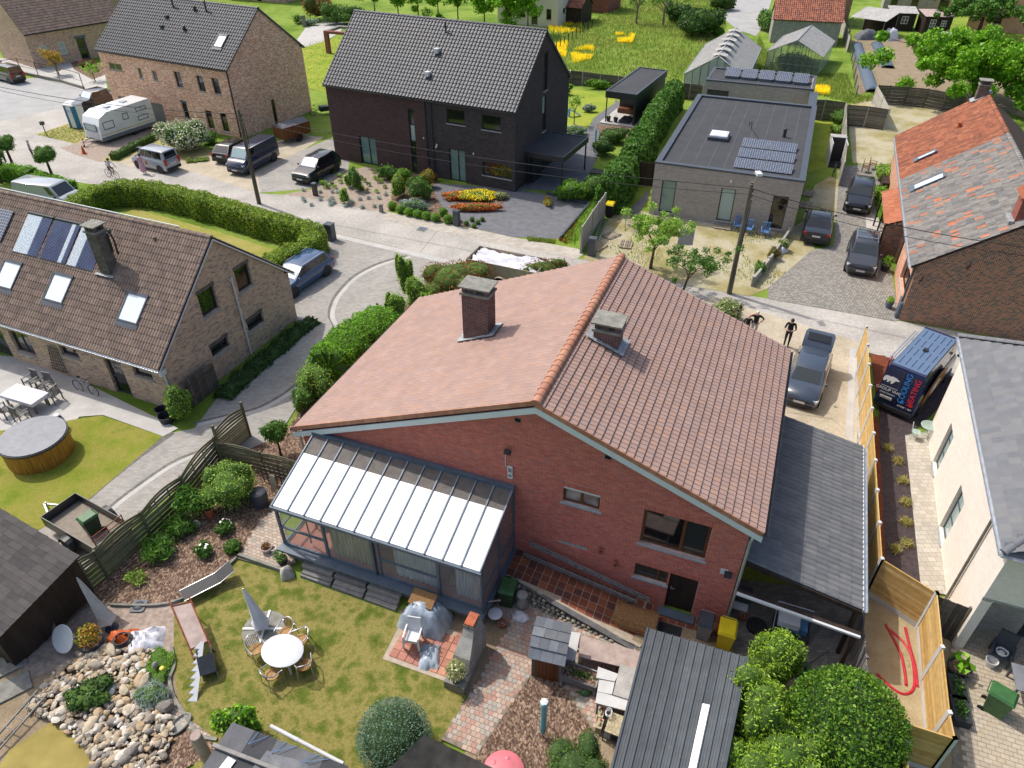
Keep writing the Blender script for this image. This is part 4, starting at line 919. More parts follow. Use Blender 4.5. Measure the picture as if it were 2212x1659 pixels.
# ---- black brick house
o_=P(779,352);BH=thing('black_house','tall black brick house with dark glossy tiled gable roof','house',(o_.x,o_.y,0),R(-26))
X0,X1,Y1=-2.55,14.65,10.4
V2=lambda x,y:(553+x*.25,y*.25);V3=lambda x,y:(1106+x*.25,y*.25);V4=lambda x,y:(1659+x*.25,y*.25);V1=lambda x,y:(x*.25,y*.25)
V5=lambda x,y:(x*.25,414.75+y*.25);V8=lambda x,y:(1659+x*.25,414.75+y*.25);V9=lambda x,y:(1659+x*.25,829.5+y*.25)
bf=lambda a,b:ry(BH,0,V2(*a),V2(*b))
d1=bf((890,1200),(1055,1420));d2=bf((1665,1305),(1815,1580));ws=bf((1310,935),(1400,1460));wa=bf((1645,935),(1805,1085));wb_=bf((1950,985),(2115,1140));wc=bf((1955,1350),(2340,1545))
d1=(d1[0],d1[1],0,2.35);d2=(d2[0],d2[1],0,2.6);ws=(ws[0],ws[1],.1,ws[3]);wc=(wc[0],X1-.3,.95,2.0)
ga=rxp(BH,X1,V3(280,460),V3(305,770));gb_=rxp(BH,X1,V3(265,840),V3(290,1120))
rf,sb=gable_house(BH,X0,X1,0,Y1,6.15,10.75,'black_brick',None,fops=[d1,d2,ws,wa,wb_,wc],gops=[ga,gb_],tile=(.3,.345,ROLL,.04,'black_tile'),ridge=('black_tile',36))
# warmer brick on the left part of the front
m=MB();xs=bf((1452,900),(1455,901))[0]
fx=[o for o in(d1,ws)];wall(BH,Wy(-.02),X0-.02,xs,0.01,6.05,fx,'umber_brick',.018,'facing')
for d in(d1,d2):window(BH,Wy(0),d,'black_metal',['pane_green','pane_green'],2,1,sill=None,dep=.12,fw=.09,name='door',splits=[.55])
window(BH,Wy(0),ws,'black_metal',['pane_dim','dark_glass','pane_pale','pane_dim'],1,4,sill=None,dep=.08,fw=.07)
window(BH,Wy(0),wa,dep=.1);window(BH,Wy(0),wb_,dep=.1);window(BH,Wy(0),wc,gm=['pane_dim','dark_glass','dark_glass'],dep=.12,splits=[.22,.8])
window(BH,Wxp(X1),ga,dep=.1,nz=2,nx=2);window(BH,Wxp(X1),gb_,gm=['pane_dim','pane_pale'],nz=2,dep=.1)
tubeobj('downpipe','black_metal',BH,[(xs+.05,-.08,6.0),(xs+.05,-.08,.1)],.05);tubeobj('downpipe','black_metal',BH,[(xs+.6,-.08,6.0),(xs+.6,-.08,.1)],.05)
nF=(0,-sb,1);pr0=(0,5.2,10.75)
for u,v,k in(((1640,285),0,0),((1570,455),0,1),((1490,655),0,1)):
    p=hp(BH,*V2(*u),pr0,nF)
    if k:roofhat(BH,rf[0],p+Vector((0,-.1,0)),.34,.3,'white_paint')
    else:roofpipe(BH,rf[0],p,.07,.75)
for a in((1450,1192),(1880,1328)):p=hy(BH,*V2(*a),-.02);one('cb',p,.1,.08,.14).build('wall_spot','white_paint',BH)
T=thing('security_camera','white security camera on the black wall above the front door','camera',wor(BH,hy(BH,*V2(1562,1255),-.02)),R(-26));one('box',-.06,.06,-.04,0,-.1,.1).build('base','white_paint',T);one('lathe',[(.05,-.08),(.08,-.02),(.06,.06)],(.0,-.12,-.1),10).build('lens_head','white_paint',T,40)
# carport canopy on the right of the black house
cz=2.75;q=[loc(BH,P(*V3(115,1305),cz)),loc(BH,P(*V3(460,1360),cz)),loc(BH,P(*V3(658,1175),cz)),loc(BH,P(*V3(330,1135),cz))]
cx0,cx1=X1-.0,(q[1].x+q[2].x)/2;cy0,cy1=(q[0].y+q[1].y)/2,(q[2].y+q[3].y)/2
CP=thing('carport','flat black carport on thin posts beside the black house','carport',wor(BH,(0,0,0)),R(-26))
m=MB();m.box(X1+.01,cx1,cy0,cy1,cz-.45,cz-.06);m.build('roof','black_metal',CP)
m=MB();m.box(X1+.12,cx1-.12,cy0+.12,cy1-.12,cz-.061,cz-.05);m.build('roofing','roof_felt',CP)
m=MB();e=.1
for b in((X1+.01,cx1,cy0,cy0+e),(X1+.01,cx1,cy1-e,cy1),(X1+.01,X1+.01+e,cy0+e,cy1-e),(cx1-e,cx1,cy0+e,cy1-e)):m.box(*b,cz-.06,cz)
m.build('parapet','anthracite',CP)
for x,y in((cx1-.15,cy0+.15),(cx1-.15,cy1-.15),(X1+.3,cy0+.15)):one('box',x-.05,x+.05,y-.05,y+.05,0,cz-.45).build('post','black_metal',CP)
one('box',X1+.01,X1+.5,cy0+.6,cy0+2.2,0,2.2).build('storage_box','black_metal',CP)
# ---- pale brick house
o_=P(525,300);PH=thing('brick_house','pale red brick house with glossy black tile roof behind the caravan','house',(o_.x,o_.y,0),R(-27.5))
pf=lambda a,b:ry(PH,0,V1(*a),V1(*b))
F1=[pf((930,535),(1060,615)),pf((1180,580),(1240,680)),pf((1305,605),(1370,700)),pf((1495,615),(1588,760)),pf((1690,650),(1782,795)),pf((1820,670),(1915,820)),pf((1562,882),(1650,1050)),pf((1765,950),(1860,1118)),pf((1893,975),(1988,1145))]
gar=[pf((1015,825),(1135,1000)),pf((1262,875),(1450,1080))];gar=[(a,b,0,d) for a,b,c,d in gar]
F1[6]=(F1[6][0],F1[6][1],0,F1[6][3]);pg=rxp(PH,0,(553+130*.25,885*.25),(553+205*.25,1105*.25));pg=(pg[0],pg[1],.1,max(pg[3],2.4))
rf,sp=gable_house(PH,-16.9,0,0,9.7,6.0,10.15,'pale_brick',None,fops=F1+gar,gops=[pg],tile=(.3,.345,ROLL,.04,'black_tile'),ridge=('black_tile',36))
for i,r in enumerate(F1):
    if i<3:window(PH,Wy(0),r,'curtain_cream','pane_dim',2 if i==0 else 1,dep=.06,fw=.09)
    elif i==6:window(PH,Wy(0),r,'black_metal',['dark_glass','dark_glass'],1,2,sill=None,dep=.12,name='door');one('box',r[0]-.1,r[1]+.1,-.02,.1,r[3]+.003,r[3]+.2).build('lintel','slate_blue_metal',PH)
    else:window(PH,Wy(0),r,'black_metal',['dark_glass','pane_dim'] if i==4 else 'dark_glass',1,2 if i==4 else 1,dep=.12)
for r in gar:
    m=MB();m.box(r[0],r[1],.15,.2,r[2],r[3]);n=int(r[3]/.3)
    for k in range(1,n):m.box(r[0],r[1],.145,.15,k*.3-.01,k*.3+.01)
    m.build('garage_door','plastic_grey',PH)
window(PH,Wxp(0),pg,dep=.12,nx=1,nz=2);tubeobj('downpipe','black_metal',PH,[(-.12,-.08,5.9),(-.12,-.08,.1)],.06)
nP=(0,-sp,1);pp=(0,4.85,10.15)
for u,r,h in(((1500,70),.08,1.0),((1685,95),.13,.35),((1785,105),.08,.9),((1595,265),.13,.35)):roofpipe(PH,rf[0],hp(PH,*V1(*u),pp,nP),r,h)
for u in((1445,160),(1402,245)):roofhat(PH,rf[0],hp(PH,*V1(*u),pp,nP),.25,.25,'anthracite')
d_=Vector((0,-4.85-.25,6.0-10.15)).normalized();a=hp(PH,*V1(1845,412),pp,nP);b=hp(PH,*V1(1975,312),pp,nP)
skylight(PH,rf[0],(a+b)/2+Vector((0,-.02,.06)),(1,0,0),d_,abs(b.x-a.x),abs((b-a).yz.length),gm='pane_white')
# ---- brown house with chimney
o_=P(366,883);LH=thing('brick_house','brown brick cottage with mossy brown tiles and solar tubes on the roof','house',(o_.x,o_.y,0),R(-23))
lf=lambda a,b:ry(LH,0,V5(*a),V5(*b))
VC=lambda x,y:((700+x*.1808)/1.82278,(1000+y*.1808)/1.82278)
fo=[(-10.0,-8.55,.75,2.05),(-6.4,-5.15,1.5,2.05),(-3.4,-2.3,0,2.08),(-1.55,-.35,1.6,2.12)];go=[(2.95,4.08,3.6,4.87),(5.53,6.6,3.6,4.87),(5.5,6.75,1.25,1.89),(2.8,4.05,1.35,1.95)]
fo0=(-14.0,-10.6,0,2.2)
rf,sL=gable_house(LH,-19,.65,0,9.3,2.78,7.15,'taupe_brick',None,ov=.38,verge=.1,fops=fo+[fo0],gops=go,tile=(.33,.36,DBL,.02,'brown_tile'),ridge=('brown_tile',46),rtm='dark_under',gut='zinc')
for i,r in enumerate(fo):
    if i==2:window(LH,Wy(0),r,'black_metal',['dark_glass','pane_dim'],1,2,sill=None,dep=.12,fw=.12,name='door')
    else:window(LH,Wy(0),r,'anthracite','dark_glass',2 if i==0 else 1,dep=.12)
window(LH,Wy(0),fo0,'black_metal','pane_dim',2,1,sill=None,dep=.2,fw=.12)
for r in go:window(LH,Wxp(.65),r,'black_metal','dark_glass',1,1,dep=.14,fw=.08)
lbm=brickmesh(.055,.2,.02,'fence_dark')
for r in go:
    n=int((r[1]-r[0]+.1)/.07);wl=MB();wl.X=Wxp(.65);wl.box(r[0]-.05,r[1]+.05,-.003,-.001,r[3]+.0,r[3]+.2);w_=wl.build('lintel','mortar',LH)
    pieces('brick',lbm,[Wxp(.65)@Matrix.Translation((r[0]-.02+i*(r[1]-r[0]+.04)/(n-1),-.014,r[3]+.1)) for i in range(n)],w_,300,T=LH)
m=MB();ym=4.65
for ye in(-.38,9.68):m.ext([(.76,ym,7.06),(.76,ye,2.69),(.76,ye,2.6),(.76,ym,6.96)],(.025,0,0))
m.build('verge_board','white_paint',LH)
one('box',.62,.75,-.35,-.0,2.35,2.62).build('eave_box','white_paint',LH)
tubeobj('downpipe','white_paint',LH,[(.5,-.4,2.55),(.55,-.1,2.35),(.58,-.06,2.2),(.58,-.06,.05)],.045);tubeobj('downpipe','white_paint',LH,[(.72,5.2,4.75),(.72,5.22,.1)],.05)
m=MB()
for k in range(2):m.bar((.72,5.0+.1*k,4.75-.1*k),(.72,5.2,4.4),.04,.04)
m.build('pipe_bracket','white_paint',LH)
nL2=(0,-sL,1);pL=(0,4.65,7.15);ad=Vector((0,-5.03,-4.37)).normalized();ax=(1,0,0)
for i,(xa,xb) in enumerate(((-10.72,-8.93),(-8.8,-7.0),(-6.93,-5.13))):
    C=LH;top=Vector((0,3.93,6.5+.12));bot=Vector((0,2.37,5.12+.12));T=bpy.data.objects.new('solar_collector',None);link(T,rf[0])
    m=MB();m.bar((xa,3.98,6.66),(xb,3.98,6.66),.16,.14);m.bar((xa,2.34,5.2),(xb,2.34,5.2),.05,.05);m.bar((xa+.02,3.9,6.53),(xa+.02,2.36,5.15),.04,.05);m.bar((xb-.02,3.9,6.53),(xb-.02,2.36,5.15),.04,.05);m.build('collector_frame','black_metal',T)
    n=20
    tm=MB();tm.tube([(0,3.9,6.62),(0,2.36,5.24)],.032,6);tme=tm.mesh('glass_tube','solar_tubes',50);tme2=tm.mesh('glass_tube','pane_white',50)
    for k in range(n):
        lit=(i==0 and k<12) or (i==1 and 14<=k<17) or (i==2 and k<7)  # sun glint put into the colour: these tubes get white glass
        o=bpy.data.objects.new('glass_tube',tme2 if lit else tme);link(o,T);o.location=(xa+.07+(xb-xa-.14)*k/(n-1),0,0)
for xa,xb in((-10.95,-9.67),(-7.45,-6.15),(-2.6,-1.33)):
    skylight(LH,rf[0],((xa+xb)/2,1.47,4.4),ax,ad,xb-xa,1.5,gm='pane_white',fm='anthracite')
chx=hy(LH,*V5(825,350),2.37)
chimney(LH,rf[0],-4.66,-4.0,2.37,2.95,(5.15,5.15),7.75,'fence_dark',bl=.19,bh=.052)
o=one('tube',[(-3.95,2.9,6.3),(-3.9,2.9,7.2),(-3.7,2.9,7.3),(-3.6,2.9,6.9),(-3.65,2.9,6.2)],.05,6).build('black_hose','black_plastic',rf[0],40)
m=MB();m.bar((-14,4.7,7.3),(-1.2,4.7,7.3),.05,.05);m.build('ridge_cable','white_paint',rf[0])
one('cb',(-12.2,3.2,6.05),1.0,1.7,.05,R=Matrix((Vector(ax),-ad,Vector(ax).cross(-ad))).transposed()).build('solar_panel','solar_cells',rf[0])
roofpipe(LH,rf[0],hp(LH,*V5(1340,420),pL,nL2),.07,.12,'brown_tile')
T=thing('wooden_gate','dark plank gate between the brown house and the driveway','gate',wor(LH,(0,0,0)),R(-23))
for k in range(11):y0=.5+k*.17;one('box',1.0,1.04,y0,y0+.15,.05,1.5+.12*math.sin(k/10*math.pi)).build('plank','fence_dark',T)
for k in(.35,1.2):one('box',1.04,1.07,.5,2.36,k,k+.09).build('rail','fence_dark',T)
one('bar',(1.06,.55,.44),(1.06,2.3,1.2),.03,.09).build('brace','fence_dark',T)
# trellis on the wall
T=thing('trellis','brown wooden lattice trellis fixed to the cottage wall','trellis',wor(LH,(-6.9,-.04,.2)),R(-23))
for k in range(6):one('bar',(-.75+.2*k,0,.0),(-.25+.2*k*.6,0,1.7),.025,.015,(0,1,0)).build('slat','fence_dark',T)
for k in range(8):one('bar',(-.8+.07*k,-.02,.12+.2*k),(.35+.02*k,-.02,.15+.2*k),.025,.015,(0,1,0)).build('slat','fence_dark',T)
# ---- grey flat-roofed house
o_=P(1402,463);GH=thing('flat_roof_house','grey brick flat-roofed bungalow with solar panels','house',(o_.x,o_.y,0),R(-21));GZ=3.95
wins=[(.65,1.68,.33,2.71),(4.8,5.8,.33,2.71),(8.3,9.31,.33,2.7)];sl3=[]
GX=10.03;GD=18.2
wall(GH,Wy(0),0,GX,0,GZ-.12,wins,'grey_brick');wall(GH,Wxp(GX),.3,GD,0,GZ-.12,[],'grey_brick');wall(GH,Wxm(0),-GD,-.3,0,GZ-.12,[],'grey_brick');wall(GH,Wb(GD),-GX,0,0,GZ-.12,[],'grey_brick')
one('box',.28,GX-.28,.28,GD-.28,GZ-.3,GZ-.16).build('roof','roof_felt',GH)
m=MB();e=.38
for b in((-.03,GX+.03,-.03,e),(-.03,GX+.03,GD-e,GD+.03),(-.03,e,e,GD-e),(GX-e,GX+.03,e,GD-e)):m.box(*b,GZ-.119,GZ+.0)
m.build('parapet','anthracite',GH)
for i in range(1,9):one('box',.4+i*1.05,.43+i*1.05,.4,GD-.4,GZ-.16,GZ-.154).build('roof_seam','felt_light',GH)
for r in wins:window(GH,Wy(0),r,'black_metal',['pane_green','pane_pale','dark_glass'][wins.index(r)],1,1,dep=.1,fw=.07)
def pvpanel(T,par,c,w,l,tilt,rz=0):
    Rm=Matrix.Rotation(rz,3,'Z')@Matrix.Rotation(tilt,3,'X');c=Vector(c);P0=bpy.data.objects.new('solar_panel',None);link(P0,par);P0.location=c;P0.rotation_euler=Rm.to_euler()
    one('box',-w/2,w/2,-l/2,l/2,-.02,.012).build('panel_frame','aluminium',P0)
    one('box',-w/2+.03,-.015,-l/2+.03,l/2-.03,.012,.018).build('cell_field','solar_cells',P0);one('box',.015,w/2-.03,-l/2+.03,l/2-.03,.012,.018).build('cell_field','solar_cells',P0)
    h=l*abs(math.sin(tilt));
    for s in(-1,1):one('cb',(s*w*.4,l*.35 ,-.12),.05,.05,.2).build('stand','aluminium',P0)
    return P0
for j in range(3):
    for i in range(2):pvpanel(GH,GH,(6.2+i*1.95,1.75+j*2.25,GZ+.06),1.9,1.25,R(12))
p=loc(GH,P(*V3(1790,1175),GZ));T=GH;m=MB();m.box(p.x-.75,p.x+.75,p.y-.8,p.y+.8,GZ-.16,GZ+.08);m.build('skylight','anthracite',GH);one('box',p.x-.65,p.x+.65,p.y-.7,p.y+.7,GZ+.08,GZ+.2).build('skylight_frame','white_paint',GH);one('box',p.x-.55,p.x+.55,p.y-.6,p.y+.6,GZ+.2,GZ+.23).build('pane','pane_white',GH)
roofpipe(GH,GH,(8.04,9.2,GZ-.1),.12,.5)
p=loc(GH,P(*V3(2050,1090),GZ));tubeobj('cable','black_plastic',GH,[p,p+Vector((0,0,.35)),p+Vector((.15,-.1,.4)),p+Vector((.2,-.2,-.1)),(6.5,7.4,GZ-.1)],.03,6)
one('cb',hy(GH,*V3(1892,1568),-.03),.14,.08,.2).build('wall_spot','white_paint',GH)
# rear block
RZ0=4.1;ra=(0.0,9.6,22.8,27.5)
wr_=ry(GH,ra[2],V3(1690,770),V3(1865,850));wr_=(wr_[0],wr_[1],1.2,wr_[3])
wall(GH,Wy(ra[2]),ra[0],ra[1],0,RZ0-.1,[wr_],'grey_brick');wall(GH,Wxp(ra[1]),ra[2]+.3,ra[3],0,RZ0-.1,[],'grey_brick');wall(GH,Wxm(ra[0]),-ra[3],-ra[2]-.3,0,RZ0-.1,[],'grey_brick')
window(GH,Wy(ra[2]),wr_,'black_metal','pane_dim',2,dep=.1,fw=.08)
one('box',ra[0],ra[1],ra[2]+.01,ra[3]+.3,RZ0-.3,RZ0-.12).build('roof','roof_felt',GH)
m=MB()
for b in((ra[0]-.03,ra[1]+.03,ra[2]-.03,ra[2]+.25),(ra[0]-.03,ra[0]+.22,ra[2]+.25,ra[3]),(ra[1]-.22,ra[1]+.03,ra[2]+.25,ra[3]),(ra[0]-.03,ra[1]+.03,ra[3],ra[3]+.33)):m.box(*b,RZ0-.119,RZ0)
m.build('parapet','anthracite',GH)
for i in range(5):
    x=2.0+i*1.55;m=MB();m.ext([(x-.5,24.3,RZ0-.1),(x-.5,25.6,RZ0-.1),(x-.5,25.6,RZ0+.55),(x-.5,24.3,RZ0+.1)],(1.2,0,0));m.build('panel_mount','slate_blue_metal',GH);pvpanel(GH,GH,(x+.1,24.95,RZ0+.36),1.3,1.45,R(19))
# link wing on the right
wall(GH,Wxp(9.95),GD+.05,ra[2]-.05,0,GZ-.15,[],'grey_brick');one('box',9.3,9.98,GD+.04,ra[2]-.06,GZ-.149,GZ-.01).build('parapet','anthracite',GH)
# ---- old brick farmhouse
o_=P(1940,691);FH=thing('farmhouse','old brick farmhouse with a patchy grey and orange tile roof','house',(o_.x,o_.y,0),R(-21));FE,FR,FM=3.42,7.18,4.8
FD=23.3;sF=(FR-FE)/(FM+.3)
wall(FH,Wy(0),0,9.6,0,[(0,FE+.15),(FM,FR-.12),(9.6,FE+.15)],[],'farm_brick',.35)
ew=[(-3.9,-1.0,.8,2.3),(-7.6,-6.2,.0,2.2),(-8.9,-7.9,1.0,2.2),(-11.5,-10.6,.9,2.2),(-16,-15,.9,2.1)]
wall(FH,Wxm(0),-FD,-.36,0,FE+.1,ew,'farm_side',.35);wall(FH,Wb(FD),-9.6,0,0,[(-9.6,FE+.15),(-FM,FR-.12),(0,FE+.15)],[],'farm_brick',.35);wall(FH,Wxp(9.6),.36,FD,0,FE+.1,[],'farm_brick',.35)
for i,r in enumerate(ew):window(FH,Wxm(0),r,'dark_wood','dark_glass',2 if i==0 else 1,2,dep=.18,fw=.1,sill='stone_sill' if i!=1 else None)
FROOF=slab(FH,'roof','dark_under',[(FM,-.05,FR-.06),(-.35,-.05,FE-.06),(-.35,FD+.1,FE-.06),(FM,FD+.1,FR-.06)],.1)
FROOF2=slab(FH,'roof','dark_under',[(FM,-.05,FR-.06),(9.95,-.05,FE-.06),(9.95,FD+.1,FE-.06),(FM,FD+.1,FR-.06)],.1)
dF=Vector((-.35-FM,0,FE-FR));nlF=15;lF=dF.length/nlF;wF=.24;nwF=int((FD+.15)/wF)
tg=tilemesh('roof_tile',wF,lF,PAN,.03,'old_grey_tile');to=tilemesh('roof_tile',wF,lF,PAN,.03,'old_orange_tile');tb=tilemesh('roof_tile',wF,lF,PAN,.03,'bright_orange_tile')
msF=tiled(FH,FROOF,(FM,-.05,FR-.06),(0,1,0),dF,nwF,nlF,wF,lF,None,gen=1,jit=.008)
split=13.6;rr=random.Random(5);G_,O_,B_=[],[],[]
for M in msF:
    y=M.translation.y
    if y>split:O_.append(M)
    elif rr.random()<.075:B_.append(M)
    else:G_.append(M)
pieces('roof_tile',tg,G_,FROOF,170,T=FH,stuff='roof_tiles');pieces('roof_tile',to,O_,FROOF,80,T=FH,stuff='roof_tiles');pieces('roof_tile',tb,B_,FROOF,50,T=FH,stuff='roof_tiles')
ridgecaps(FH,FROOF,(FM,13.4,FR-.04),(FM,FD+.1,FR-.04),26,.16,'old_orange_tile');ridgecaps(FH,FROOF,(FM,-.05,FR-.04),(FM,13.3,FR-.04),36,.15,'old_grey_tile')
gutter(FH,(-.42,-.05,FE-.1),(-.42,FD,FE-.1),.07,'zinc')
adF=dF.normalized()
for ya,xa,xb,wd in((15.65,.6,1.6,.5),(10.7,.2,1.7,.85)):
    f=lambda x:FE+sF*(x+.35)+.02;c=Vector(((xa+xb)/2,ya,f((xa+xb)/2)+.04));skylight(FH,FROOF,c,(0,1,0),adF,wd,(xb-xa)*1.25,gm='pane_sky',fm='slate_blue_metal')
chimney(FH,FROOF,FM-.75,FM-.05,FD-.7,FD-.05,(FR-.5,FR-.05),FR+.95,'fence_dark')
roofpipe(FH,FROOF,(2.9,18.5,5.75),.12,.35,'terracotta')
# dormer at the right edge of the picture
DX0=3.6;m=MB();zb=FE+sF*(DX0+.3);m.box(DX0,FM+.9,.6,1.6,zb-.2,FR+.5);m.build('dormer','house_brick_side',FROOF);m=MB();m.ext([(DX0-.2,.4,FR+.5),(DX0-.2,1.1,FR+.95),(DX0-.2,1.8,FR+.5)],(1.6,0,0));m.build('dormer_roof','bright_orange_tile',FROOF);one('box',DX0-.25,DX0,.5,1.7,zb-.02,zb+.12).build('dormer_flashing','lead',FROOF)
# porch lean-to with orange tiles
PT=thing('porch','lean-to porch roof of orange pantiles on the farmhouse side','porch',wor(FH,(0,0,0)),R(-21));pr=slab(PT,'roof','dark_under',[(-.02,7.6,2.95),(-.02,13.3,2.95),(-1.25,13.3,2.4),(-1.25,7.6,2.4)],.07)
dP=Vector((-1.23,0,-.55));tp=tilemesh('roof_tile',.21,dP.length/4,PAN,.03,'bright_orange_tile');tiled(PT,pr,(-.02,7.6,2.95),(0,1,0),dP,27,4,.211,dP.length/4,tp)
for y in(7.8,10.4,13.1):one('bar',(-1.15,y,0),(-1.15,y,2.38),.1,.1).build('post','dark_wood',PT)
wall(PT,Wy(7.75),-1.1,-.02,0,2.4,[],'farm_brick',.2)
one('box',-.06,-.001,.4,1.3,0,.9).build('plinth','slate_blue_metal',FH)
tubeobj('downpipe','anthracite',FH,[(-.08,.35,FE-.2),(-.08,.35,.1)],.06);one('lathe',[(.1,0),(.14,.1),(.14,.9),(.1,1.0)],(-.1,.2,.02),10).build('pipe_cover','slate_blue_metal',FH,40)
for x,z in((.35,2.7),(2.3,3.9),(4.5,5.4)):m=MB();m.bar((x,-.03,z-.25),(x+.06,-.03,z+.25),.04,.03);m.bar((x-.08,-.03,z-.1),(x+.12,-.03,z),.04,.03);m.build('wall_anchor','black_metal',FH)
# ---- white house on the right
o_=P(2045,1420);WH=thing('white_house','white painted brick house with grey flat tile hipped roof','house',(o_.x,o_.y,0),R(-21));WZ=5.1
w1_=(-10.1,-9.1,.25,2.46);w2_=(-6.2,-5.1,.13,2.46)
wall(WH,Wxm(.2),-12.4,-.5,0,WZ-.1,[w1_,w2_],'white_painted_brick',.3)
wall(WH,Wy(.5),.5,9,2.75,WZ-.1,[],'white_painted_brick',.3);wall(WH,Wy(1.6),.5,9,0,2.75,[(2.2,4.4,.1,2.2)],'grey_brick',.3)
one('box',.5,9,.55,1.6,2.6,2.75).build('ceiling','stone_sill',WH)
wall(WH,Wb(12.4),-9,-.21,0,WZ-.1,[],'white_painted_brick',.3)
for r in(w1_,w2_):window(WH,Wxm(.2),r,'anthracite','pane_pale',1,3,dep=.14,fw=.06,soff=.02)
window(WH,Wy(1.6),(2.2,4.4,.1,2.2),'anthracite',['pane_dim','pane_green'],2,3,dep=.12,sill=None)
E0=-.15;S0=.62;pz=lambda d:WZ+.05+S0*d;D=5.2
WROOF=slab(WH,'roof','anthracite',[(E0,.15,WZ),(E0,12.75,WZ),(E0+5.2,7.55,WZ+5.2*S0),(E0+5.2,5.35,WZ+5.2*S0)],.1)
WR2=slab(WH,'roof','anthracite',[(E0,.15,WZ),(E0+5.2,5.35,WZ+5.2*S0),(10,5.35,WZ+5.2*S0),(10,.15,WZ)],.1)
WR3=slab(WH,'roof','anthracite',[(E0,12.75,WZ),(E0+5.2,7.55,WZ+5.2*S0),(10,7.55,WZ+5.2*S0),(10,12.75,WZ)],.1)
dW=Vector((-5.2,0,-5.2*S0));lw_=.34;ww=.3;n_=round(dW.length/lw_);lw_=dW.length/n_;me=tilemesh('roof_tile',ww,lw_,SLAB,.022,'slate_tile')
msW=tiled(WH,WROOF,(E0+5.2,.15,WZ+5.2*S0),(0,1,0),dW,42,n_,ww,lw_,None,gen=1)
msW=[M for M in msW if .15+(M.translation.x-E0)*.98<M.translation.y+.1 and M.translation.y<12.75-(M.translation.x-E0)*.98-.25]
pieces('roof_tile',me,msW,WROOF,300,T=WH,stuff='roof_tiles')
dW2=Vector((0,-5.2,-5.2*S0));msW=[M for M in tiled(WH,WR2,(E0,5.35,WZ+5.2*S0),(1,0,0),dW2,34,n_,ww,lw_,None,gen=1) if E0+(M.translation.y-.15)*.98<M.translation.x+.05]
pieces('roof_tile',me,msW,WR2,60,T=WH,stuff='roof_tiles')
for a,b in(((E0,12.75,WZ+.03),(E0+5.2,7.55,WZ+5.2*S0+.03)),((E0,.15,WZ+.03),(E0+5.2,5.35,WZ+5.2*S0+.03))):ridgecaps(WH,WROOF,a,b,20,.13,'slate_tile')
gutter(WH,(E0-.06,.1,WZ-.02),(E0-.06,12.75,WZ-.02),.07,'zinc');gutter(WH,(E0-.06,.08,WZ-.03),(9,.08,WZ-.03),.07,'zinc')
tubeobj('downpipe','fibre_cement',WH,[(.05,2.45,WZ-.1),(.1,2.45,4.6),(.12,2.45,4.3),(.12,2.45,.1)],.05)
one('ell',(.16,3.9,4.6),.07,.09,.09,10,6).build('wall_lamp','black_plastic',WH)
T=thing('wall_light','square bulkhead light over the patio window of the white house','lamp',wor(WH,(1.55,1.55,2.15)),R(-21));one('box',-.16,.16,-.08,0,-.12,.12).build('case','anthracite',T);one('box',-.12,.12,-.1,-.08,-.08,.08).build('diffuser','lamp_clear',T)
# white garden-front door reveal
one('box',.2,.52,.5,.56,2.6,2.745).build('beam','white_paint',WH)
# ---- houses and outbuildings further off
def atz(u,v,z):return P(u,v,z)
o_=P(51,75,3.8);TL=thing('corner_house','brown roofed brick house with grey door in the top corner','house',(o_.x,o_.y,0),R(52))
fo=[(1.2,2.0,1.0,2.4),(3.4,4.2,1.0,2.4),(5.6,6.7,0,2.5),(8.6,11.2,0,2.4)]
rf,_=gable_house(TL,0,12,0,9,3.8,8.2,'taupe_brick',None,tile=(.3,.36,DBL,.02,'brown_tile'),fops=fo,ridge=('brown_tile',30),rtm='dark_under',back=False,gut='anthracite')
for r in fo[:2]:window(TL,Wy(0),r,'white_paint','pane_pale',1,2,dep=.08,fw=.1)
window(TL,Wy(0),fo[2],'anthracite','dark_glass',1,2,sill=None,dep=.15,fw=.18,name='door');one('box',5.4,6.9,-.04,0,2.5,2.75).build('lintel','slate_blue_metal',TL)
m=MB();m.box(8.6,11.2,.12,.18,0,2.4);m.build('garage_door','anthracite',TL)
def simple_house(name,lab,u,v,rz,w,d,ze,zr,wm,tm,wins,flat=False,door=None,gm=None):
    o=P(u,v);T=thing(name,lab,'house',(o.x,o.y,0),R(rz))
    if flat:
        wall(T,Wy(0),0,w,0,ze,wins,wm);wall(T,Wxp(w),.3,d,0,ze,gm or [],wm);wall(T,Wxm(0),-d,-.3,0,ze,[],wm);one('box',-.1,w+.1,-.1,d,ze,ze+.2).build('roof','anthracite',T)
    else:gable_house(T,0,w,0,d,ze,zr,wm,None,tile=tm,fops=wins,ridge=(tm[4],20),back=False)
    for r in wins:window(T,Wy(0),r,'black_metal','dark_glass',1,1,dep=.1)
    for r in gm or []:window(T,Wxp(w),r,'black_metal','dark_glass',1,1,dep=.1)
    return T
simple_house('far_house','brown brick house at the top edge behind the pale house',470,-4,-20,14,9,5.8,9.5,'taupe_brick',(.3,.4,DBL,.02,'brown_tile'),[(2,3,1,2.3),(5,6,1,2.3),(8.2,9.2,.0,2.2),(11,12,1,2.3),(3,4.2,3.4,4.8),(9,10.2,3.4,4.8)])
simple_house('far_house','brown brick gable house half hidden behind the corner house',150,34,-38,9,9,6,9,'taupe_brick',(.3,.4,DBL,.02,'brown_tile'),[(6.2,8,3.2,5.2)])
simple_house('white_villa','white rendered villa with dark windows behind the row of young trees',1075,48,-26,9.8,9,6.2,9,'white_render',None,[(1.2,2.4,.4,2.3),(3.6,4.6,1.0,2.6),(5.6,6.6,.2,2.6),(2.8,3.6,3.6,4.8),(5.8,6.8,3.6,4.8),(8,8.8,1,2.4)],flat=True,gm=[(2,3,1.6,2.3)])
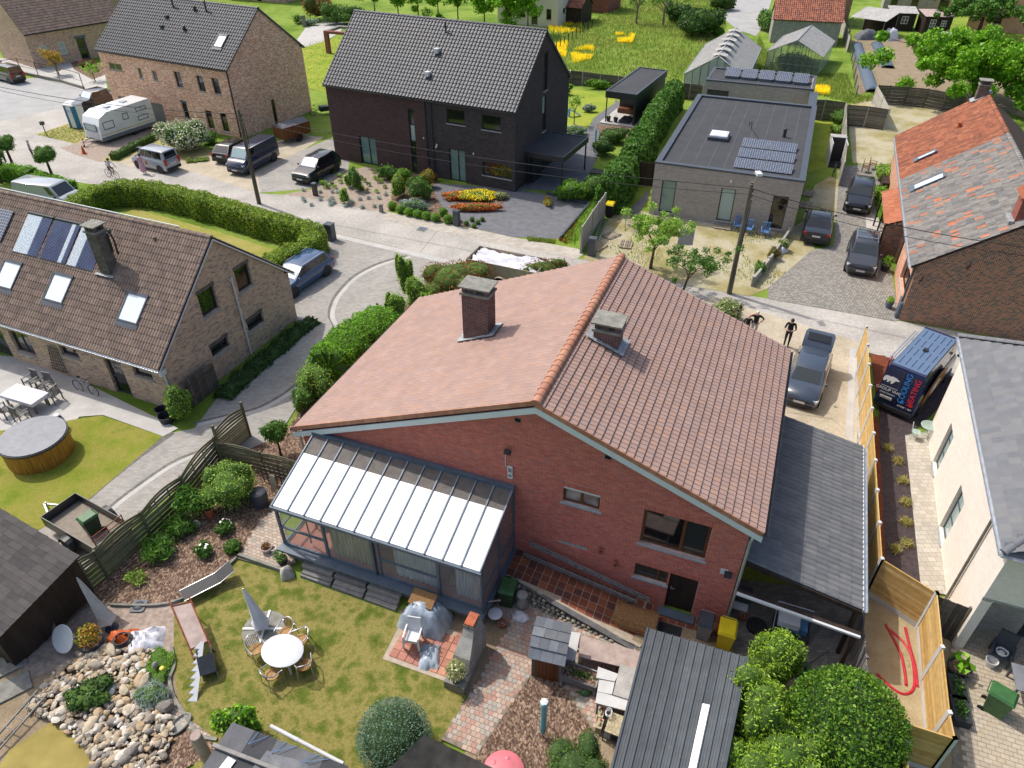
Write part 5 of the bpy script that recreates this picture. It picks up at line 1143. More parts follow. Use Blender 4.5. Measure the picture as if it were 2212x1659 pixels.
# red-roofed shed beside the villa
def tile_shed(name,lab,o,rz,w,d,ze,zr,wm,tm,nt=20,wl=.26,ll=.34,maxn=150,mono=False,front=()):
    T=thing(name,lab,'shed',(o.x,o.y,0),R(rz));ym=d/2
    wall(T,Wy(0),0,w,0,ze,list(front),wm,.15);wall(T,Wxp(w),.15,d-.15,0,[(.15,ze),(ym,zr-.1),(d-.15,ze)],[],wm,.15);wall(T,Wxm(0),-d+.15,-.15,0,[(-d+.15,ze),(-ym,zr-.1),(-.15,ze)],[],wm,.15);wall(T,Wb(d),-w,0,0,ze,[],wm,.15)
    for sg,ye in((1,-.25),(-1,d+.25)):
        a=[(-.15,ym,zr),(w+.15,ym,zr),(w+.15,ye,ze),(-.15,ye,ze)];r=slab(T,'roof','dark_under',a if sg>0 else a[::-1],.08);dd=Vector((0,ye-ym,ze-zr));nw=round((w+.3)/wl);nl=max(1,round(dd.length/ll))
        tiled(T,r,(-.15,ym,zr),(1,0,0),dd,nw,nl,(w+.3)/nw,dd.length/nl,tilemesh('roof_tile',(w+.3)/nw,dd.length/nl,PAN,.03,tm),maxn=maxn if sg>0 else 10,jit=.01)
    ridgecaps(T,r,(-.15,ym,zr-.02),(w+.15,ym,zr-.02),nt,.14,tm)
    return T
tile_shed('garden_shed','black shed with red tile roof beside the white villa',P(1188,49),-26,4.9,4.6,2.3,3.9,'dark_wood','barn_tile')
tile_shed('garden_house','small red tile roofed house at the top edge behind the black shed',P(1225,22),-26,7,6,3.0,5.8,'house_brick_side','barn_tile')
tile_shed('barn','long low barn with weathered red pantile roof behind the small greenhouse',P(1662,92),-15,8.6,6,2.9,5.0,'rough_render','barn_tile',maxn=250)
tile_shed('old_house','orange tiled old house behind the barn at the top edge',P(1690,52),-15,9,8,4.2,8,'farm_brick','old_orange_tile',maxn=60)
simple_house('orange_house','orange rendered house at the top edge behind the trees',2085,62,-30,12,9,7,9,'farm_side',None,[(3,4.2,1,2.4),(7,8.2,1,2.4)],flat=True)
simple_house('low_house','long low building with grey corrugated roof at the top edge',1905,22,-20,14,5,2.4,3,'rough_render',None,[(1,2,.8,1.9),(4,5,.8,1.9),(8,9.4,.0,2.0)],flat=True)
# black garden pavilion
pp=[P(*V3(*a),3.0) for a in((810,785),(1078,820),(1305,600),(1065,578))];rzp=azm(pp[0],pp[1]);T=thing('pavilion','black flat-roofed garden pavilion with open front and low bench','pavilion',(pp[0].x,pp[0].y,0),rzp);L_=[loc(T,p) for p in pp];w_=L_[1].x;d_=(L_[2].y+L_[3].y)/2
one('box',0,w_,0,d_,2.4,2.94).build('roof','black_metal',T)
m=MB()
for b in((0,w_,0,.15),(0,w_,d_-.15,d_),(0,.15,.15,d_-.15),(w_-.15,w_,.15,d_-.15)):m.box(*b,2.941,3.03)
m.build('parapet','anthracite',T);one('box',.15,w_-.15,.15,d_-.15,2.941,2.95).build('roofing','roof_felt',T)
one('box',.1,w_-.1,4.2,d_-.1,.12,2.4).build('storage_room','black_metal',T);one('box',w_-.12,w_-.02,.1,4.2,.12,2.4).build('side_wall','black_metal',T)
for x in(.1,w_-.2):one('box',x,x+.09,.1,.19,.12,2.4).build('post','black_metal',T)
one('box',-.3,w_+.1,-.3,d_,0,.12).build('floor','pale_concrete',T);one('box',.2,w_-.3,3.4,4.2,.12,.55).build('bench','brown_wood',T)
for x,lab in((.35,'left'),(1.1,'right')):
    q=wor(T,(x,.4,.12));t2=thing('plant_pot',f'dark round pot on the pavilion floor, the {lab} one','pot',q);one('lathe',[(.16,0),(.24,.42),(.21,.42),(.2,.3)],(0,0,0),12).build('pot','pot_dark',t2,40);leaves('plant','leaf_mid',*ellpts((0,0,.5),(.15,.15,.15),40),.08,t2)
q=wor(T,(1.9,1.2,.12));t2=thing('daybed','black slatted daybed in the pavilion','bed',q,rzp);one('box',-.5,.5,-.9,.9,.1,.2).build('frame','black_metal',t2)
for k in range(7):one('box',-.5,.5,-.88+k*.26,-.7+k*.26,.2,.24).build('slat','black_metal',t2)
# glasshouses
def greenhouse(name,lab,o,rz,w,d,ze,zr,nb,roofm,vents=0,wallm='clear_glass'):
    T=thing(name,lab,'greenhouse',(o.x,o.y,0),rz);xm=w/2
    for sg,xe in((-1,-.1),(1,w+.1)):
        n=int(d/.62)
        for k in range(n):
            y0,y1=d*k/n,d*(k+1)/n;m=MB();a=[(xm,y0+.02,zr),(xe,y0+.02,ze),(xe,y1-.02,ze),(xm,y1-.02,zr)];m.ext(a if sg<0 else a[::-1],(0,0,-.03));m.build('roof_pane',roofm,T)
        m=MB()
        for k in range(n+1):m.bar((xm,d*k/n,zr+.015),(xe,d*k/n,ze+.015),.03,.04)
        m.bar((xe,0,ze),(xe,d,ze),.08,.08);m.build('glazing_bar','galvanised',T)
        for k in range(n//2):
            y0=d*2*k/n;m=MB();m.box(xe-sg*.12-.004,xe-sg*.12+.004,y0+.02,y0+d*2/n-.02,0.05,ze-.05);m.build('side_pane','old_glass',T)
        if vents:
            for k in range(vents):
                y0=d*(k+.25)/vents;m=MB();x2=xm+sg*.8;zz=zr-(zr-ze)*.8/xm;m.ext([(xm+sg*.02,y0,zr+.06),(x2,y0,zz+.42),(x2,y0+d/vents*.45,zz+.42),(xm+sg*.02,y0+d/vents*.45,zr+.06)],(0,0,-.02));m.build('roof_vent',roofm,T)
    m=MB();m.bar((xm,-.05,zr+.03),(xm,d+.05,zr+.03),.08,.06);m.build('ridge_bar','galvanised',T)
    for yy in(0,d):
        for k in range(nb):
            x0,x1=w*k/nb,w*(k+1)/nb;f=lambda x:ze+(zr-ze)*(1-abs(x-xm)/xm);m=MB();m.ext([(x0+.02,yy,.05),(x1-.02,yy,.05),(x1-.02,yy,f(x1)-.08),(x0+.02,yy,f(x0)-.08)],(0,.01,0));m.build('front_pane',wallm,T)
            one('bar',(x0,yy,0),(x0,yy,f(x0)-.05),.05,.05).build('stud','anthracite',T)
        m=MB();m.bar((0,yy,ze*.5),(w,yy,ze*.5),.04,.04);m.bar((-.1,yy,ze),(xm,yy,zr),.08,.08);m.bar((xm,yy,zr),(w+.1,yy,ze),.08,.08);m.build('end_frame','galvanised',T)
    return T
a,b=P(*V3(1495,640),1.9),P(*V3(1680,385),1.9);g0=azm(a,b)-math.pi/2
g=greenhouse('greenhouse','long weathered greenhouse with rows of open roof vents',a,g0,6.4,15.5,1.9,3.9,8,'fibre_pale',6,'old_glass')
if 1:
    g.location=(a.x,a.y,0)
a,b=P(*V4(0,445),2.2),P(*V4(465,495),2.2)
g=greenhouse('greenhouse','small glass greenhouse with white roof and dark frame near the barn',Vector((a.x,a.y,0)),azm(a,b),(b-a).length,9.5,2.2,3.7,8,'fibre_pale',0)
q=wor(g,(3,2,0));t2=thing('overgrown_shrub','leafy shrub growing inside the small glass greenhouse','shrub',q);leaves('foliage','leaf_dark',*ellpts((0,.5,.9),(2.2,2,1.0),2200,.4),.22,t2)
# open shelter and black sheds of the allotment
def monoshed(name,lab,o,rz,w,d,zf,zb,wm,rm,open_=False,wins=(),corr=True,cat='shed'):
    T=thing(name,lab,cat,(o.x,o.y,0),rz)
    if not open_:
        wall(T,Wy(0),0,w,0,zf-.08,list(wins),wm,.08);s=[(.08,zf-.1),(d-.08,zb-.1)]
        wall(T,Wxp(w),.08,d-.08,0,s,[],wm,.08);wall(T,Wxm(0),-d+.08,-.08,0,[(-d+.08,zb-.1),(-.08,zf-.1)],[],wm,.08);wall(T,Wb(d),-w,0,0,zb-.1,[],wm,.08)
        for r in wins:window(T,Wy(0),r,'white_paint','pane_dim',2,2,dep=-.02,fw=.07,sill=None)
    else:
        for x in(.05,w-.05):
            for y,z in((.05,zf),(d-.05,zb)):one('bar',(x,y,0),(x,y,z-.06),.1,.1).build('post','grey_timber',T)
        one('box',0,w,d-.06,d,0,zb-.1).build('back_wall','dark_wood',T)
    n=int((w+.4)/.09);m=MB()
    for k in range(n):
        x0,x1=-.2+(w+.4)*k/n,-.2+(w+.4)*(k+1)/n;c0=.025*(k%2);c1=.025*((k+1)%2)
        if not corr:c0=c1=0
        m.quad((x0,-.25,zf+c0),(x1,-.25,zf+c1),(x1,d+.2,zb+c1),(x0,d+.2,zb+c0));m.quad((x0,d+.2,zb+c0-.02),(x1,d+.2,zb+c1-.02),(x1,-.25,zf+c1-.02),(x0,-.25,zf+c0-.02));m.quad((x0,-.25,zf+c0-.02),(x1,-.25,zf+c1-.02),(x1,-.25,zf+c1),(x0,-.25,zf+c0))
    m.build('roof',rm,T);return T
a,b=P(*V4(730,150),2.2),P(*V4(1015,190),2.2);monoshed('open_shelter','open timber shelter with flat pale grey roof on the allotment',a,azm(a,b),(b-a).length,4.6,2.3,3.0,'dark_wood','fibre_pale',True,corr=False,cat='shelter')
a,b=P(*V4(1030,260)),P(*V4(1245,270));monoshed('black_shed','black tarred shed with pale corrugated roof, next to the open shelter',a,azm(a,b),(b-a).length,3,2.3,2.7,'dark_wood','fibre_pale',wins=[(1.5,2.4,.9,1.9)])
a,b=P(*V4(1325,295)),P(*V4(1555,300));monoshed('black_shed','black tarred shed with pinkish corrugated roof',a,azm(a,b),(b-a).length,3,2.3,2.7,'dark_wood','pink_fibre',wins=[(.7,1.5,.9,1.9),(2.2,2.9,1,1.8)])
# carport roof beside the red house
CR=thing('carport','lean-to carport with grey tile roof beside the red brick house','carport',wor(MH,(0,0,0)),HZ);c0,c1,y0,y1,z0,z1=.02,3.87,.2,8.47,3.4,2.62
cr_=slab(CR,'roof','anthracite',[(c0,y0,z0-.04),(c1,y0,z1-.04),(c1,y1,z1-.04),(c0,y1,z0-.04)],.07);dd=Vector((c1-c0,0,z1-z0));tiled(CR,cr_,(c0,y0,z0-.04),(0,1,0),dd,36,10,(y1-y0)/36,dd.length/10,tilemesh('roof_tile',(y1-y0)/36,dd.length/10,ROLL,.018,'grey_tile'))
one('box',c1,c1+.03,y0-.02,y1+.02,z1-.16,z1+.02).build('fascia','white_paint',CR);gutter(CR,(c1+.1,y0,z1-.06),(c1+.1,y1,z1-.06),.07,'zinc')
m=MB();m.bar((c0+.05,y0-.03,z0-.16),(c1,y0-.03,z1-.16),.05,.16);m.build('verge_beam','dark_wood',CR)
one('bar',(.1,-.35,2.3),(c1+.1,-.35,1.95),.1,.08).build('rain_gutter','white_paint',CR);m=MB();m.bar((.1,-.25,2.28),(c1+.1,-.25,1.95),.12,.14);m.build('front_beam','dark_wood',CR)
for x,y,z in((c1-.1,.3,2.5),(c1-.1,4,2.5),(c1-.1,8.2,2.5),(c1-.05,-.3,1.9)):one('box',x-.06,x+.06,y-.06,y+.06,0,z).build('post','dark_wood',CR)
# ---- roofs at the lower edge of the picture
def roofed(name,lab,pts,z,zw,rm,wm,cat='shed',rows=None):
    T=thing(name,lab,cat,(pts[0].x,pts[0].y,0));L=[loc(T,p) for p in pts];c=sum(L,Vector())/len(L);m=MB();m.ext([l+(c-l)*.04-Vector((0,0,.12)) for l in L],(0,0,-z+.1));m.build('wall',wm,T);return T,L
def boards(T,par,a,b,c,d,n,mat,name='roof_sheet',th=.03,gap=.0,prof=None):
    """strips between edge a-b (top) and d-c (bottom)"""
    a,b,c,d=map(Vector,(a,b,c,d))
    for k in range(n):
        t0,t1=(k+gap)/n,(k+1-gap)/n;m=MB();q=[a.lerp(b,t0),a.lerp(b,t1),d.lerp(c,t1),d.lerp(c,t0)]
        if prof:
            nn=(b-a).cross(d-a).normalized();nn=nn if nn.z>0 else -nn;s=len(prof)-1
            for i in range(s):
                (x0,h0),(x1,h1)=prof[i],prof[i+1];p0=a.lerp(b,(k+x0)/n)+nn*h0;p1=a.lerp(b,(k+x1)/n)+nn*h1;p2=d.lerp(c,(k+x1)/n)+nn*h1;p3=d.lerp(c,(k+x0)/n)+nn*h0
                f=[p0,p1,p2,p3];
                if (p1-p0).cross(p3-p0).dot(nn)<0:f=f[::-1]
                m.quad(*f)
        else:m.ext(q,(0,0,-th))
        m.build(name,mat,par)
# dark sheet-metal shed
pts=[P(1399,1356,2.25),P(1614,1420,2.25),P(1545,1760,2.1),P(1295,1760,2.1)];T,L=roofed('metal_shed','long shed with dark ribbed metal roof and one white strip',pts,2.2,0,'','dark_wood')
PF=[(0,.0),(.0,.045),(.09,.045),(.14,.0),(.36,.0),(.38,.012),(.44,.012),(.46,0),(.66,0),(.68,.012),(.74,.012),(.76,0),(1,0)]
boards(T,T,*L,12,'corrugated_dark',prof=PF)
for k in(0,):
    a=L[0].lerp(L[1],8.16/12);b=L[0].lerp(L[1],8.98/12);c=L[3].lerp(L[2],8.98/12);d=L[3].lerp(L[2],8.16/12);m=MB();f=.38;m.ext([a.lerp(d,f)+Vector((0,0,.05)),b.lerp(c,f)+Vector((0,0,.05)),c+Vector((0,0,.05)),d+Vector((0,0,.05))],(0,0,-.02));m.build('light_strip','opal_panel',T)
m=MB();m.bar(L[0],L[3],.06,.1);m.bar(L[1],L[2],.06,.1);m.build('edge_trim','anthracite',T)
# felt roofed lean-to at the left edge
pts=[P(-60,1060,2.5),P(168,1203,2.3),P(-60,1395,2.1),P(-160,1200,2.3)]
pts=[P(-40,1075,2.6),P(170,1202,2.45),P(-20,1372,2.0),P(-230,1240,2.1)];T,L=roofed('felt_shed','shed with lichen-spotted dark shingle roof by the old fence',pts,2,0,'','dark_wood')
r_=slab(T,'roof','dark_under',L,.08);ax=(L[1]-L[0]);ad=(L[3]-L[0]);nw,nl=10,16
me=tilemesh('shingle',ax.length/nw,ad.length/nl,SLAB,.012,'bitumen');tiled(T,r_,L[0],ax,ad,nw,nl,ax.length/nw,ad.length/nl,me,name='shingle')
# felt roof with tarpaulin
pts=[P(502,1560,2.2),P(752,1655,2.2),P(700,1790,2.2),P(395,1720,2.2)];T,L=roofed('felt_roof_shed','flat grey felt shed roof with dark tarpaulin and blue ties',pts,2.2,0,'','grey_timber')
boards(T,T,*L,5,'felt_light',th=.04,gap=.0)
for k in(1,4):
    a=L[0].lerp(L[1],k/5);b=L[0].lerp(L[1],(k+1)/5);c=L[3].lerp(L[2],(k+1)/5);d=L[3].lerp(L[2],k/5);m=MB();m.ext([p+Vector((0,0,.006)) for p in(a,b,c,d)],(0,0,-.01));m.build('felt_strip','roof_felt',T)
m=MB();n=12;a,b,c,d=[L[0].lerp(L[1],x).lerp(L[3].lerp(L[2],x),y) for x,y in((.38,.2),(.86,.22),(1.0,.9),(.3,.9))]
V=[];
for i in range(n+1):
    for j in range(n+1):
        p=a.lerp(b,i/n).lerp(d.lerp(c,i/n),j/n);V.append(p+Vector((0,0,.03+.06*random.random()+.12*math.exp(-((i-7)**2)/6))))
m.add(V,[(i*(n+1)+j,(i+1)*(n+1)+j,(i+1)*(n+1)+j+1,i*(n+1)+j+1) for i in range(n) for j in range(n)]);m.build('tarpaulin','tarp_dark',T,70)
a=L[0].lerp(L[3],.35);b=L[0].lerp(L[1],.55).lerp(L[3].lerp(L[2],.55),.42);one('bar',a+Vector((-.05,0,.1)),b+Vector((0,0,.14)),.1,.08).build('timber','grey_timber',T)
a=L[0].lerp(L[1],.3).lerp(L[3],.42);one('bar',a+Vector((0,0,.05)),a+Vector((-.35,-.75,.05)),.26,.03).build('light_strip','opal_panel',T)
for k,(x,y) in enumerate(((.28,.1),(.52,.1),(.8,.14))):
    p=L[0].lerp(L[1],x);q=L[0].lerp(L[1],x+.01).lerp(L[3],.2);
    for e in(-.04,.05):one('bar',L[0].lerp(L[1],x+e)+Vector((0,0,.03)),q+Vector((0,0,.12)),.012,.012).build('tie_cord','blue_plastic',T)
T=thing('drain_pipe','grey plastic drain pipe lying along the felt roof edge','pipe',P(588,1572,2.1));a=loc(T,P(585,1568,2.12));b=loc(T,P(742,1650,2.12));one('tube',[a,b],.055,10).build('pipe','concrete_white',T,40);one('tube',[a.lerp(b,.36),a.lerp(b,.39)],.065,10).build('collar','concrete_white',T,40)
# brown-grey corrugated roof
pts=[P(916,1588,2.2),P(1110,1680,2.2),P(1050,1800,2.2),P(800,1700,2.2)];T,L=roofed('corrugated_shed','shed with brown-grey corrugated roof below the round shrub',pts,2.2,0,'','grey_timber');boards(T,T,*L,3,'fibre_cement',prof=[(i/48,.02*math.cos(i*math.pi)) for i in range(49)])
# slate-roofed playhouse
pts=[P(1142,1394,1.35),P(1219,1416,1.35),P(1236,1362,1.75),P(1160,1337,1.75)];a,b=P(1147,1462),P(1212,1478);rzq=azm(a,b);T=thing('small_shed','small brown wooden shed with slate covered curved roof','shed',(a.x,a.y,0),rzq);w_=(b-a).length
for k in range(8):one('box',w_*k/8+.005,w_*(k+1)/8-.005,0,.03,0.02,1.35).build('plank','fence_dark' if k in(0,7) else 'brown_wood',T)
one('box',0,.03,.03,.95,.02,1.5).build('side_wall','fence_dark',T);one('box',w_-.03,w_,.03,.95,.02,1.5).build('side_wall','fence_dark',T);one('box',.03,w_-.03,.92,.95,.02,1.5).build('back_wall','fence_dark',T)
cur=[(-.14,1.32),(.12,1.58),(.42,1.76),(.72,1.84),(1.05,1.8)];k=0
for (ya,za),(yb,zb) in zip(cur,cur[1:]):
    nn=3+(k%2);
    for i in range(nn):
        x0=-.1+(w_+.2)*i/nn;x1=-.1+(w_+.2)*(i+1)/nn;m=MB();m.ext([(x0+.004,ya-.03,za+.012),(x1-.004,ya-.03,za+.012),(x1-.004,yb+.04,zb),(x0+.004,yb+.04,zb)],(0,0,-.025));m.build('slate','shed_slate',T)
    k+=1
# ---- fences and garden walls
def fence(name,lab,pts,h,n,smat,pmat,pw=.09,arch=0,gap=.02,th=.022,base=0,bmat='fence_concrete',vertical=False,woven=False,ptop=.05,group=None,cat='fence',jit=.004):
    T=thing(name,lab,cat,(pts[0].x,pts[0].y,0),0,group);L=[loc(T,Vector((p.x,p.y,0))) for p in pts]
    for p in L:one('box',p.x-pw/2,p.x+pw/2,p.y-pw/2,p.y+pw/2,0,h+ptop).build('post',pmat,T)
    for a,b in zip(L,L[1:]):
        d=(b-a);ln=d.length;d.normalize();A=a+d*pw*.5;B=b-d*pw*.5;nr=Vector((-d.y,d.x,0))
        if base:one('bar',A+Vector((0,0,base/2)),B+Vector((0,0,base/2)),.05,base).build('base_panel',bmat,T)
        if vertical:
            k=max(2,int((B-A).length/vertical))
            for i in range(k):
                p=A.lerp(B,(i+.5)/k);hh=h-random.uniform(0,.05);R3=Matrix.Rotation(math.atan2(d.y,d.x)+random.uniform(-.04,.04),3,'Z');one('cb',p+Vector((0,0,base+(hh-base)/2)),(B-A).length/k-gap,th,hh-base,R=R3).build('slat',smat,T)
            for z in(h*.25,h*.8):one('bar',A+nr*.03+Vector((0,0,z)),B+nr*.03+Vector((0,0,z)),.03,.07).build('rail',smat,T)
        else:
            sh=(h-base)/n
            for i in range(n):
                z=base+sh*(i+.5);off=nr*(.012 if woven and i%2 else -.012 if woven else 0)+nr*random.uniform(-jit,jit)
                if arch and i>=n-4:
                    m=MB();K=8;rows=[]
                    for k in range(K+1):
                        t=k/K;zz=z+arch*math.sin(math.pi*t)*((i-(n-5))/4);q=A.lerp(B,t)+off;rows.append((q,zz))
                    for (q,z0),(r,z1) in zip(rows,rows[1:]):m.bar(q+Vector((0,0,z0)),r+Vector((0,0,z1)),th,sh-gap)
                    m.build('slat',smat,T)
                else:one('bar',A+off+Vector((0,0,z)),B+off+Vector((0,0,z)),th,sh-gap).build('slat',smat,T)
            if woven:
                for t in(.33,.67):q=A.lerp(B,t);one('bar',q+nr*.03,q+nr*.03+Vector((0,0,h)),.03,.05).build('batten',smat,T)
    return T
top=lambda u,v,z:P(u,v,z)
pts=[P(u,v,1.5) for u,v in((20,1330),(110,1262),(202,1190),(302,1106),(389,1028),(460,944))]
fence('old_fence','weathered greenish slat fence with arched panels along the mulch bed',pts,1.5,13,'fence_wood_green','fence_wood_green',.1,.18,.012,woven=True,ptop=.02)
fence('old_fence','taller weathered arched panel beside the driveway end',[P(464,938,1.55),P(521,874,1.9)],1.75,13,'fence_wood_green','fence_wood_green',.1,.15,.02,ptop=.3)
fence('old_fence','short weathered panel behind the bright green conifer',[P(464,946,1.5),P(560,975,1.3),P(660,1010,1.1)],1.25,11,'fence_wood_green','fence_wood_green',.09,.12,.015,woven=True)
T=thing('lattice_gate','grey lattice panel with fan top near the glasshouse corner','gate',P(575,1050));a=loc(T,P(572,1042));b=loc(T,P(640,1060));
for k in range(8):one('bar',a.lerp(b,k/7),a.lerp(b,k/7)+Vector((0,0,1.15+.2*math.sin(k/7*math.pi))),.02,.04).build('slat','fence_dark',T)
for k in range(5):one('bar',a+Vector((0,0,.2+.22*k)),b+Vector((0,0,.2+.22*k)),.02,.03).build('slat','fence_dark',T)
C2=lambda x,y:((2050+x*.462)/1.82278,(560+y*.462)/1.82278)
cp=[P(*C2(510,950)),P(*C2(525,720),1.9),P(*C2(615,580),1.95),P(*C2(668,505),1.95),P(*C2(725,430),1.95)]
fence('concrete_fence','pale concrete slab fence between the gravel drive and the pallet yard',[cp[1],cp[2],cp[3],cp[4]],1.9,5,'fence_concrete','fence_concrete',.13,th=.05,gap=.006);
# new timber fence with concrete posts
a,b=P(1848,775),P(1852,1330);a=Vector((18.26,31.36,0));b=Vector((12.9,16.35,0));NP=[a.lerp(b,i/9) for i in range(10)]
fence('timber_fence','new yellow board fence with white concrete posts between carport and gravel strip',NP,2.0,14,'fence_new','concrete_white',.12,gap=.003,th=.04,base=.26,bmat='concrete_white',ptop=.06)
c=Vector((14.75,15.45,0));c=Vector((13.98+.75,14.77+.35,0))
c=P(2026,1277,2.1);c.z=0;d=P(2038,1394,2.1);e=P(2054,1535.5,2.1);f=P(2066,1592,2.1)
fence('timber_fence','new brown board fence across the sand strip',[b,c],2.0,14,'fence_new','concrete_white',.12,gap=.003,th=.04,base=.3,bmat='concrete_white')
fence('timber_fence','new yellow board fence between the sand strip and the patio',[c,d,e,f],2.0,14,'fence_new','concrete_white',.12,gap=.003,th=.04,base=.26,bmat='concrete_white')
g=P(1957,1557,2.1);fence('timber_fence','new board fence closing the sand strip at the lower edge',[g,f],2.0,14,'fence_new','concrete_white',.12,gap=.003,th=.04,base=.26,bmat='concrete_white')
fence('timber_fence','short new board panel at the bottom edge next to the holly bush',[P(1958,1559,2.1),P(1963,1601,2.1),P(1966,1720,2.1)],2.0,14,'fence_new','concrete_white',.12,gap=.003,th=.04,base=.26,bmat='concrete_white')
fence('plank_gate','brown plank gate between the board fence and the white house',[c+Vector((.1,.02,0)),P(2098,1312,1.9)],1.85,1,'fence_dark','fence_dark',.08,vertical=.16,gap=.006,cat='gate')
fence('picket_fence','old grey picket fence behind the carport clutter',[P(1862,1290,1.5),P(1872,1420,1.5),P(1880,1550,1.5),P(1884,1700,1.5)],1.5,1,'grey_timber','grey_timber',.09,vertical=.12,gap=.03)
# behind the grey house and on the allotments
fence('slat_fence','dark slat fence closing the small lawn behind the grey house',[P(*V4(412,860),1.9),P(*V4(500,862),1.9),P(*V4(678,885),1.9)],1.9,12,'fence_dark','fence_concrete',.1,gap=.01)
fence('slat_fence','pale sunlit slat fence beside the small lawn',[P(*V4(678,885),1.95)]+[P(*V4(680,885+k*101),1.95) for k in(1,2,3,4)]+[P(*V4(668,1400),1.95)],1.95,12,'fence_grey','fence_concrete',.1,gap=.01)
fence('slat_fence','dark slat fence with one paler board behind the bare lawn',[P(*V4(692,905),1.95),P(*V4(875,918),1.95),P(*V4(1052,945),1.95)],1.95,12,'fence_dark','fence_concrete',.1,gap=.012)
fence('slat_fence','pale woven fence panel running toward the allotment',[P(*V4(945,738),1.9),P(*V4(1000,835),1.9),P(*V4(1054,942),1.9)],1.9,12,'fence_grey','fence_concrete',.1,gap=.012,woven=True)
fence('slat_fence','long dark woven fence below the allotment soil',[P(*V4(962,735),1.85),P(*V4(1060,742),1.85),P(*V4(1220,752),1.85),P(*V4(1390,768),1.85),P(*V4(1550,800),1.85),P(*V4(1720,825),1.85)],1.85,12,'fence_dark','fence_dark',.1,gap=.012,woven=True)
fence('panel_fence','grey concrete panel fence along the meadow',[P(*V3(462,606),1.5),P(*V3(612,618),1.5),P(*V3(765,638),1.5),P(*V3(925,655),1.5),P(*V3(1090,690),1.5)],1.5,6,'fence_dark','fence_concrete',.12,gap=.01,th=.04)
fence('panel_fence','grey panel fence behind the leafy hedge end',[P(*V3(1480,720),1.6),P(*V3(1545,722),1.6),P(*V3(1655,738),1.6)],1.6,7,'fence_dark','fence_concrete',.12,gap=.01,th=.04)
fence('panel_fence','dark wooden panel between the hedge and the grey house',[P(*V3(1110,1400),1.9),P(*V3(1235,1405),1.9)],1.9,1,'dark_wood','dark_wood',.1,vertical=.14,gap=.006)
for k in range(10):
    t=k/9;u,v=V3(382+(690-382)*t,445+(245-445)*t);T=thing('fence_post',['first','second','third','fourth','fifth','sixth','seventh','eighth','ninth','tenth'][k]+' wooden post across the meadow counted from the black house','post',P(u,v),random.random(),'posts across the meadow');h=1.25+random.uniform(-.1,.1);one('lathe',[(.06,0),(.06,h),(.03,h+.02)],(0,0,0),8).build('stake','dark_wood',T,40);one('box',-.07,.07,-.01,.01,h*.7,h*.72).build('wire_clip','galvanised',T)
PW=[P(*V4(a,b)) for a,b in((752,852),(745,760),(738,680),(728,600),(716,530),(705,460),(697,400),(690,345))]
T=fence('mesh_fence','green wire mesh fence with posts along the allotment',PW,1.3,6,'plastic_dkgreen','pole_wood',.07,gap=.19,th=.012)
a=loc(T,P(*V4(790,800)));
pts=[P(*V4(a,b),1.7) for a,b in((620,40),(640,110),(660,180),(690,260),(712,330))];fence('lath_fence','pale slat fence beside the barn grass strip',pts,1.7,8,'fence_grey','fence_grey',.09,gap=.02)
# black railing at the corner garden
T=thing('railing','thin black garden railing on a low grey kerb by the side street','railing',P(75,170));RL=[(-5,128),(35,140),(72,152),(121,154),(166,158)];RB=[(10,165),(48,160),(85,168),(131,178),(182,193)]
L=[loc(T,P(*b)) for b in RB]
for a,b in zip(L,L[1:]):one('bar',a+Vector((0,0,.15)),b+Vector((0,0,.15)),.2,.3).build('kerb','old_concrete',T);one('bar',a+Vector((0,0,1.7)),b+Vector((0,0,1.7)),.05,.05).build('rail','black_metal',T);one('bar',a+Vector((0,0,.9)),b+Vector((0,0,.9)),.03,.03).build('rail','black_metal',T)
for p in L:one('bar',p,p+Vector((0,0,1.72)),.06,.06).build('post','black_metal',T)
# low wall with planters by the cobbled drive
T=thing('low_wall','low pale concrete wall between the dry yard and the cobbles','wall',P(1624,618));A=[loc(T,P(*p)) for p in((1624,618),(1659,575),(1702,512))]
for a,b in zip(A,A[1:]):one('bar',a+Vector((0,0,.3)),b+Vector((0,0,.3)),.14,.6).build('panel','fence_concrete',T)
for p in A:one('cb',p+Vector((0,0,.34)),.18,.18,.68).build('post','fence_concrete',T)
# timber edging of the garden
def edging(name,lab,pts,w,h,mat,z=0):
    T=thing(name,lab,'edging',P(*pts[0]),0);L=[loc(T,P(*p)) for p in pts]
    for a,b in zip(L,L[1:]):one('bar',a+Vector((0,0,h/2)),b+Vector((0,0,h/2)),w,h).build('edge_block',mat,T)
    return T
edging('bed_edging','curved grey concrete edging between mulch bed and lawn',cr([(240,1310),(300,1312),(360,1308),(410,1290),(455,1262),(500,1220),(512,1208)],3),.08,.16,'old_concrete')
edging('path_edging','low grey block edging along the rockery path',cr([(372,1400),(378,1440),(368,1470),(378,1510),(402,1548),(430,1590),(470,1600)],3),.1,.12,'old_concrete')
edging('drive_kerb','dark kerb round the gravel drive end',[(1181,420),(1273,443),(1211,516)],.12,.22,'anthracite')
T=thing('step_kerb','concrete step kerb between the block path and the lawn','kerb',P(517,1203));A=[loc(T,P(*p)) for p in((517,1203),(612,1236))];one('bar',A[0]+Vector((0,0,.1)),A[1]+Vector((0,0,.1)),.12,.2).build('kerb_block','old_concrete',T)
ORD=['first','second','third','fourth','fifth','sixth','seventh','eighth','ninth','tenth','eleventh','twelfth']
